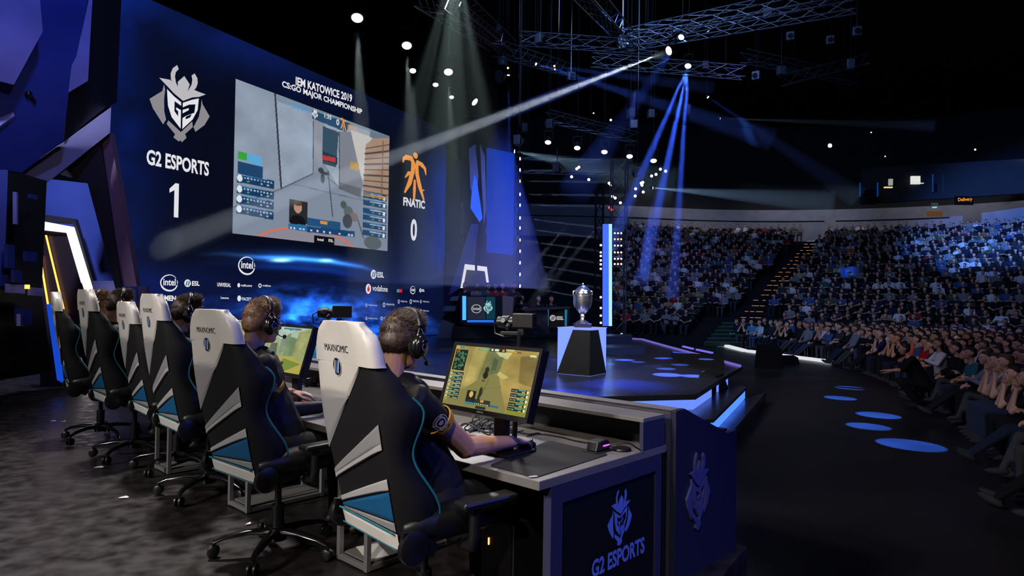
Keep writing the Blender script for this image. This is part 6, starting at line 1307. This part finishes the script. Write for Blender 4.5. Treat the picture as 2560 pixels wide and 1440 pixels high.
b = MB(); b.cap(hip, chest, .17, .18, 14); b.cap(V((-.14, .1, .99)), V((.14, .1, .99)), .08, .08, 10); limb(b, V((-.18, .12, 1.0)), V((-.24, .3, .78)), .07, .06); limb(b, V((.18, .12, 1.0)), V((.26, .28, .76)), .07, .06); x = obj('jacket', remesh(b, .02, 2, 'jacket', [A_cloth], .6), None, o); oc(x, (12, 12, 14))
b = MB()
for s in (-1, 1): limb(b, hip + V((s * .1, 0, 0)), V((s * .18, .3, .52)), .1, .075); limb(b, V((s * .18, .3, .52)), V((s * .16, .02, .12)), .07, .05)
x = obj('trousers', remesh(b, .02, 2, 'trousers', [A_cloth], .6), None, o); oc(x, (14, 14, 17))
for s in (-1, 1): b = MB(); b.ell((s * .16, .08, .045), (.05, .14, .045), 12, 8); x = obj('shoe', b, A_cloth, o); oc(x, (30, 30, 34))
b = MB(); b.ell(hc + V((0, -.02, .05)), (.084, .1, .082), 12, 8); b.ell(hc + V((0, -.06, .0)), (.074, .06, .075), 12, 8); x = obj('hair', remesh(b, .015, 2, 'hair', [A_hair], .6), None, o); oc(x, (30, 24, 20))
# ================================================================== LIGHTING RIG
M_haze = {}
def haze(d):
    k = round(d, 4)
    if k not in M_haze:
        m = bpy.data.materials.new('beam_cone_haze'); m.use_nodes = True; nt = m.node_tree; nt.nodes.remove(nt.nodes['Principled BSDF']); v = nt.nodes.new('ShaderNodeVolumeScatter'); v.inputs['Density'].default_value = d; v.inputs['Anisotropy'].default_value = .0
        nt.links.new(v.outputs[0], nt.nodes['Material Output'].inputs['Volume']); M_haze[k] = m
    return M_haze[k]
def beam(src, tgt, length, half, col, power, dens, r0=.04, label='hazy beam of light', hollow=None):
    """haze put only inside the cone that a narrow lamp lights, and that lamp's own light"""
    src, tgt = V(src), V(tgt); d = (tgt - src).normalized(); x, y, _z = frame(d); mb = MB(); n = 20; t = math.tan(R(half))
    rings = [(.12, r0 + .12 * t), (length, r0 + length * t)]
    vs = [src + d * h + (x * math.cos(2 * math.pi * i / n) + y * math.sin(2 * math.pi * i / n)) * r for h, r in rings for i in range(n)]
    mb.add(vs, [(i, (i + 1) % n, n + (i + 1) % n, n + i) for i in range(n)] + [tuple(range(n - 1, -1, -1)), tuple(n + i for i in range(n))])
    o = single('light_haze', mb, haze(dens), label, 'haze', kind='stuff'); 
    spot('beam_lamp', src + d * .06, src + d * 5, power, col, half * 2 * .97, .35, .03); return o
def fixture(p, d, size, col, s_, label, group=None, kind='lamp'):
    """moving head: yoke, body, glowing lens"""
    d = V(d).normalized(); x, y, _z = frame(d); o = thing('stage_lamp', label, 'stage lamp', p, 0, group)
    mb = MB(); mb.lathe([(size * .55, -size * 1.9), (size * .8, -size * 1.5), (size * .95, -size * .3), (size * 1.1, 0), (size * 1.1, size * .05), (size * .9, .0)], (0, 0, 0), 16, d); obj('body', mb, M_black, o)
    l = MB(); l.lathe([(0, 0), (size * .85, 0), (size * .8, size * .08), (size * .4, size * .16), (0, size * .18)], (0, 0, 0), 18, d); obj('lens', l, emat('lens_%d_%d_%d_%d' % (*col, int(s_ * 10)), col, s_), o)
    k = MB(); 
    for s in (-1, 1): k.beam(x * s * size * 1.15 - d * size, x * s * size * 1.15 - d * size + up * size * 2.4, size * .2, size * .3, (0, 1, .01))
    k.beam(x * -size * 1.25 - d * size + up * size * 2.4, x * size * 1.25 - d * size + up * size * 2.4, size * .3, size * .25, (0, 1, .01)); k.cyl(-d * size + up * size * 2.4, -d * size + up * (18.86 - p.z + d.z * size), min(.012, size * .08), n=5); obj('yoke', k, M_black, o, smooth=False); return o
def truss(a, b, w_=.35, seg=.6, label='lattice lighting truss hanging below the black ceiling', r=.022, hang=True, mt=None):
    a, b = V(a), V(b); d = (b - a); L_ = d.length; d.normalize(); x = d.cross(up).normalized() if abs(d.z) < .95 else V((1, 0, 0)); y = x.cross(d).normalized(); mb = MB(); n = max(2, int(L_ / seg))
    cs = [(x * i + y * j) * w_ / 2 for i, j in ((-1, -1), (1, -1), (1, 1), (-1, 1))]
    for c in cs: mb.cyl(a + c, b + c, r, n=5)
    for i in range(n):
        p, q = a + d * L_ * i / n, a + d * L_ * (i + 1) / n
        for k in range(4): c0, c1 = cs[k], cs[(k + 1) % 4]; mb.beam(p + c0, (q if i % 2 else q) + c1, r * .9, r * .9, (.3, .2, 1))
    if hang:
        for t in (.12, .88): p = a + d * L_ * t; mb.cyl(p, V((p.x, p.y, 18.84)), .008, n=4, m=1)
    return single('lighting_truss', mb, [mt or M_truss, M_black], label, 'truss', None if hang else None, smooth=False)
# --- large white lamps in front of the video wall
WL = [(893, 45, 12.5, .125, 'largest round white lamp above the video wall, nearest of its row'), (1017, 114, 15.5, .13, 'second large white lamp above the video wall'), (1032, 177, 18, .10, 'small white lamp below the second large one, above the video wall'), (1121, 180, 18.5, .14, 'third large white lamp above the video wall'),
      (1089, 212, 21, .11, 'small dim white lamp left above the right part of the video wall'), (1129, 243, 23, .10, 'dimmest small lamp beyond the right end of the video wall'), (1187, 255, 24, .16, 'yellowish tilted lamp right of the video wall top')]
for x, y, Y_, s_, lab in WL:
    p = atY(x, y, Y_); dim = 1 if 'dim' in lab else 6; fixture(p, (.10, -.5, -1) if 'tilted' not in lab else (.9, -.35, -.8), s_, (255, 252, 246) if 'yellow' not in lab else (255, 240, 190), dim, lab)
for (x, y, Y_, s_, lab), pw in zip(WL[:4], (1300, 1100, 500, 1000)):
    p = atY(x, y, Y_) - V((0, 0, .15)); tg = p + V((.35, -.2, -5)); beam(p, tg, 5.5, 5.5, (.72, .9, .86), pw, .055, .08, 'soft downward haze below the %s' % lab.split(' lamp')[0].replace('largest ', 'largest ').replace('second ', 'second ') + ' lamp')
# wide greenish haze above the wall at the top of the picture
p = atY(1140, -120, 13); beam(p, p + V((-.1, 0, -5)), 6.5, 17, (.6, .85, .78), 1900, .03, .1, 'broad pale green haze falling from the top over the video wall')
# --- the strong white beam crossing the arena
s0 = atY(1672, 127, 19); t0 = wp(415, 612); fixture(s0, t0 - s0, .14, (255, 255, 255), 14, 'bright lamp throwing the strong white beam towards the video wall')
ln_b = (t0 - s0).length; beam(s0, t0, ln_b + 1.4, 1.3, (.74, .86, 1), 110000, .075, .06, 'strong white beam crossing from the ceiling down to the video wall')
# --- blue beams
BB = [((1720, 165, 20), (1655, 470, 18), 1.5, 900, 5.6, 'blue beam, rightmost of the fan under the middle lamp'), ((1720, 165, 20), (1610, 420, 18.2), 1.6, 520, 5.2, 'blue beam, leftmost of the fan under the middle lamp'), ((1720, 165, 20), (1700, 470, 18.4), 1.2, 800, 5.6, 'blue beam, steepest of the fan under the middle lamp'),
      ((1703, 93, 21), (1560, 300, 19), 3.2, 22, 5.5, 'faint blue beam from the highest blue lamp'), ((1340, 160, 24), (1620, 250, 22), 2.2, 90, 6.5, 'blue beam slanting right from the small left blue lamp'), ((1340, 160, 24), (1560, 190, 22), 1.6, 50, 5.0, 'flatter faint blue beam from the small left blue lamp'),
      ((1770, 243, 26), (1900, 330, 25), 3.0, 9, 5, 'faint blue beam slanting down right in the dark'), ((1271, 188, 24), (1272, 260, 24), 1.6, 60, 2.6, 'short faint blue beam below a tiny lamp left of the arena centre')]
done = set()
for a, b, half, pw, L_, lab in BB:
    s_, t_ = atY(*a), atY(*b)
    if a not in done: fixture(s_, t_ - s_, .11 if a[0] in (1720, 1703) else .06, (190, 200, 255), 9, {1720: 'blue-white lamp at the head of the blue fan of beams', 1703: 'highest blue-white lamp near the ceiling', 1340: 'small blue lamp on the left ceiling truss', 1770: 'small lamp right of the blue fan of beams', 1271: 'tiny blue lamp near the left ceiling truss'}[a[0]]); done.add(a)
    f_ = a[0] == 1720; beam(s_, t_, L_ * 1.35, half, (.04, .12, 1), pw * (95 if f_ else 230), .12 if f_ else .035, .05, lab)
for a, b, half, pw, L_, c, lab in (((1287, 378, 27), (1480, 420, 26), 7, 260, 6.5, (.4, .72, 1), 'broad pale blue haze fanning right from the top of the blue screen'), ((1632, 470, 40), (2000, 500, 38), 4.5, 900, 10, (.35, .6, 1), 'pale haze fanning right above the audience wall'), ((1800, 296, 38), (2250, 312, 36), 1.6, 300, 11, (.5, .7, 1), 'thin faint pale beam to the right under the ceiling')):
    s_, t_ = atY(*a), atY(*b); fixture(s_, t_ - s_, .09, (255, 255, 255), 8, 'lamp at the tip of the ' + lab.split(' to the')[0].replace(' fanning right from the top of', ' by').replace(' fanning right above', ' above')); beam(s_, t_, L_, half, c, pw * 55, .009, .05, lab)
# --- column of lamps with flat beams beside the blue screen
tw1 = truss(atY(1298, 372, 26.5), V((atY(1298, 372, 26.5).x, 26.5, 0.1)), .3, .6, 'vertical lamp truss right of the tall blue screen', hang=False, mt=M_black)
cols = [(255, 250, 240), (255, 120, 60), (255, 245, 225), (255, 250, 240), (255, 210, 150)]
for i, y in enumerate((397, 425, 453, 486, 513, 545, 570, 600, 628, 657, 686, 715, 741)):
    p = atY(1300, y, 26.2); fixture(p, (1, -.35, -.06), .075, cols[(i * 3) % 5], 6, 'small lamp in the column beside the tall blue screen', 'column lamps beside the blue screen')
    if i < 12: beam(p, atY(1300 + 200, y + (2 if i < 5 else 14 + 2 * i), 24.6), 4.6, .8, (.5, .66, 1), 7000, .12, .02, 'thin flat beam spreading right from the lamp column')
for q in [o for o in COL.objects if o.get('label') == 'thin flat beam spreading right from the lamp column']: q['group'] = 'flat beams from the lamp column'
for a, b, pw in (((1420, 560, 25), (1300, 700, 24), 60), ((1440, 580, 25), (1330, 760, 23.5), 70), ((1500, 560, 25), (1350, 740, 24), 60)):
    beam(atY(*a), atY(*b), 3.6, 3.0, (.6, .75, 1), pw * 12, .07, .03, 'faint slanting haze behind the far team desk')
for q in [o for o in COL.objects if o.get('label') == 'faint slanting haze behind the far team desk']: q['group'] = 'slanting haze behind the far desk'
# --- tall light bar and its lamp tower
lb = thing('light_bar', 'tall glowing blue-white light bar standing beside the audience', 'light bar', V((atY(1519, 815, 22).x, 22, 0)))
mb = MB(); mb.prism([atY(1508, 560, 22), atY(1522, 560, 22), atY(1522, 815, 22), atY(1508, 815, 22)], (0, .15, 0)); obj('blue_side', mb, emat('bar_mid', (70, 110, 245), 1.1), lb, world=True, smooth=False)
mb = MB(); mb.prism([atY(1522, 560, 22), atY(1530, 560, 22), atY(1530, 815, 22), atY(1522, 815, 22)], (0, .15, 0)); obj('bright_edge', mb, emat('bar_edge', (150, 195, 255), 1.6), lb, world=True, smooth=False)
mb = MB(); mb.box(V((atY(1519, 818, 22).x, 22.1, .07)), (.6, .5, .14)); obj('base', mb, M_black, lb, world=True, smooth=False)
pT = atY(1548, 400, 23); truss(V((pT.x, 23, pT.z)), V((pT.x, 23, .1)), .5, .55, 'vertical truss tower with many small lamps right of the light bar', hang=False, mt=M_truss)
pT = atY(1500, 560, 22.6); truss(V((pT.x, 22.8, pT.z + 1.4)), V((pT.x, 22.8, .1)), .25, .5, 'slim black truss left of the light bar', hang=False, mt=M_black)
g = random.Random(21)
def dot(x, y, Y_, r, c, s_, label, group):
    p = atY(x, y, Y_); o = thing('small_lamp', label, 'lamp', p, 0, group); mb = MB(); mb.ell((0, 0, 0), (r, r * .6, r), 10, 6); obj('bulb', mb, emat('dot_%d_%d_%d_%d' % (*c, int(s_ * 10)), c, s_), o); mb = MB(); mb.box((0, r * 1.3, r * .3), (r * 2.2, r * 1.6, r * 2.4)); obj('housing', mb, M_black, o, smooth=False); return o
for y in (613, 631, 640, 651, 661, 672, 743, 770, 789, 807): dot(1502, y, 22.3, .035, (255, 240, 215), 5, 'small white bulb on the slim truss left of the light bar', 'bulbs on the slim truss')
for y in (583, 598, 614, 631, 647, 660):
    for x in (1537, 1545, 1553): dot(x, y, 22.6, .03, (255, 236, 205) if y != 598 else (255, 170, 90), 3.5, 'small bulb on the truss tower right of the light bar', 'bulbs on the truss tower')
for x, y, c in ((1531, 491, 0), (1538, 495, 0), (1524, 519, 1), (1530, 524, 1), (1551, 507, 0), (1588, 490, 0), (1608, 480, 0), (1605, 463, 0), (1589, 472, 0), (1607, 456, 0), (1629, 440, 0), (1651, 423, 0), (1527, 462, 0), (1523, 458, 0), (1442, 422, 0), (1447, 418, 0), (1429, 442, 0), (1472, 449, 0), (1664, 428, 0), (1640, 436, 0), (1603, 458, 0), (1554, 836, 2)):
    dot(x, y, 24.5, .05, ((255, 238, 214), (235, 50, 50), (160, 190, 255))[c], 4, ('small warm lamp', 'tiny red lamp', 'small bluish lamp')[c] + ' among the truss work behind the stage', ('warm lamps', 'red lamps', 'bluish lamps')[c] + ' in the truss work')
for x, y, lab in ((1370, 356, 'first from the left'), (1443, 370, 'second from the left'), (1511, 380, 'middle one'), (1574, 391, 'second from the right'), (1634, 402, 'rightmost')):
    fixture(atY(x, y, 28), (-.1, -.5, -1), .15, (255, 244, 226), 5, 'bright lamp in the row above the far stage, ' + lab)
for x, y, Y_, r, lab in ((2075, 364, 44, .13, 'bright star-like white lamp high above the audience'), (1270, 170, 25, .04, 'tiny orange lamp below the ceiling'), (1527, 300, 30, .05, 'tiny white lamp under the ceiling left of the blue fan'), (2178, 331, 44, .04, 'tiny white lamp high in the dark above the audience'), (2438, 374, 44, .06, 'small pinkish lamp high at the right above the gallery'), (2213, 391, 44, .04, 'tiny lamp above the gallery, left of its windows'), (1386, 165, 25, .035, 'tiny orange lamp on the left ceiling truss'), (1387, 173, 25, .03, 'tiny red lamp on the left ceiling truss'), (1484, 283, 30, .03, 'tiny dim lamp under the ceiling')):
    dot(x, y, Y_, r, (255, 180, 90) if 'orange' in lab or 'red' in lab else (255, 250, 245), 8 if 'star' in lab else 4, lab, None)
# --- ceiling trusses and dark fixtures
TR = [((1120, -10, 13), (1275, 120, 22), 'long lattice truss running back from the top, above the video wall'), ((1060, -20, 12), (1240, 110, 21), 'second lattice truss beside the one above the video wall'), ((1240, 120, 22), (1420, 175, 28), 'lattice truss with a tiny blue lamp left of the arena centre'),
      ((1455, -30, 15), (1580, 110, 22), 'steep lattice truss coming down from the top middle'), ((1300, 96, 26), (1640, 120, 27), 'flat lattice truss under the ceiling in the middle'), ((1480, 150, 26), (1860, 182, 26), 'flat lattice truss behind the head of the white beam'), ((1560, 110, 24), (2140, 10, 20), 'long truss rising to the right from the white beam lamp'),
      ((1560, 95, 22), (2100, -20, 18), 'upper long truss rising to the right'), ((1860, 140, 27), (2140, 200, 30), 'lattice truss on the right under the ceiling'), ((1960, 200, 28), (2160, 150, 30), 'crossing lattice truss at the far right of the rig'), ((1370, 290, 28), (1590, 345, 30), 'blue-lit lattice truss above the far stage'), ((1290, 396, 27), (1500, 404, 28), 'thin horizontal truss beside the top of the blue screen'), ((1290, 430, 27), (1540, 436, 28), 'second thin horizontal truss beside the blue screen')]
for a, b, lab in TR: truss(atY(*a), atY(*b), .42 if a[1] < 380 else .1, .7, lab, .02)
g = random.Random(31)
for i in range(26):
    x, y = g.choice([(g.uniform(1240, 1640), g.uniform(60, 200)), (g.uniform(1640, 2150), g.uniform(20, 190)), (g.uniform(1280, 1700), g.uniform(280, 440))]); p = atY(x, y, g.uniform(22, 28)); o = thing('unlit_lamp', 'unlit dark stage lamp hanging among the ceiling trusses', 'stage lamp', p, g.uniform(0, 6), 'unlit lamps among the ceiling trusses')
    mb = MB(); mb.box((0, 0, 0), (.3, .24, .34)); obj('body', mb, mat('lamp_grey', (40, 42, 50), .5, .3), o, smooth=False, bevel=.02); mb = MB(); mb.cyl((0, -.12, 0), (0, -.2, -.04), .1, n=12); mb.cyl((0, 0, .17), (0, 0, 18.86 - p.z), .012, n=6); obj('lens', mb, M_gloss, o, smooth=False)
# rig glow: lamps that light the trusses themselves
spot('rig_light', (0, 10, 4), (1, 20, 9), 20, (.75, .8, 1), 80, .8, .3); spot('rig_light', (8, 12, 4), (7, 24, 10), 10, (.7, .75, 1), 70, .8, .3); spot('rig_light', (4, 20, 3), (3.5, 29, 8), 260, (.06, .14, 1), 50, .8, .3)
for x, y, w_, pw in ((1410, 985, 230, 90000), (1560, 962, 260, 50000), (1250, 950, 300, 50000)):  # blue spots added in place of the pedestal's reflection on the floor
    p = onz(x, y, 0); s_ = V((p.x + .5, p.y + 4, 9)); r = w_ / 2 / 1680 * p.y; spot('stage_added_glow', s_, p, pw, (.03, .08, 1), 2 * math.degrees(math.atan(r / (p - s_).length)), 1, .2)
# round pools of blue light on the arena floor and the stage
for x, y, w_ in ((2125, 970, 85), (2100, 995, 85), (2195, 1038, 115), (2170, 1066, 115), (2275, 1112, 175)):
    p = onz(x, y, AF); s_ = V((p.x - 2.5, p.y + 6, 12)); r = w_ / 2.4 / 1680 * p.y; spot('floor_spot', s_, p, 110000, (.05, .2, 1), 2 * math.degrees(math.atan(r / (p - s_).length)), .12, .02)
for x, y, w_, pw in ((1668, 937, 75, 2600), (1730, 940, 60, 2200), (1700, 897, 55, 1500), (1740, 890, 40, 1100), (1655, 896, 40, 1100), (1560, 900, 50, 1200), (1640, 915, 36, 900), (1595, 905, 36, 900), (1765, 915, 40, 700), (1665, 922, 50, 900), (1520, 910, 40, 700), (1700, 912, 45, 600)):
    p = onz(x, y, 0); s_ = V((p.x + 2, p.y + 7, 11)); r = w_ / 2 / 1680 * p.y; spot('stage_spot', s_, p, pw * 110, (.09, .17, 1), 2 * math.degrees(math.atan(r / (p - s_).length)), .25, .02)
bpy.data.scenes.remove(TMPS)
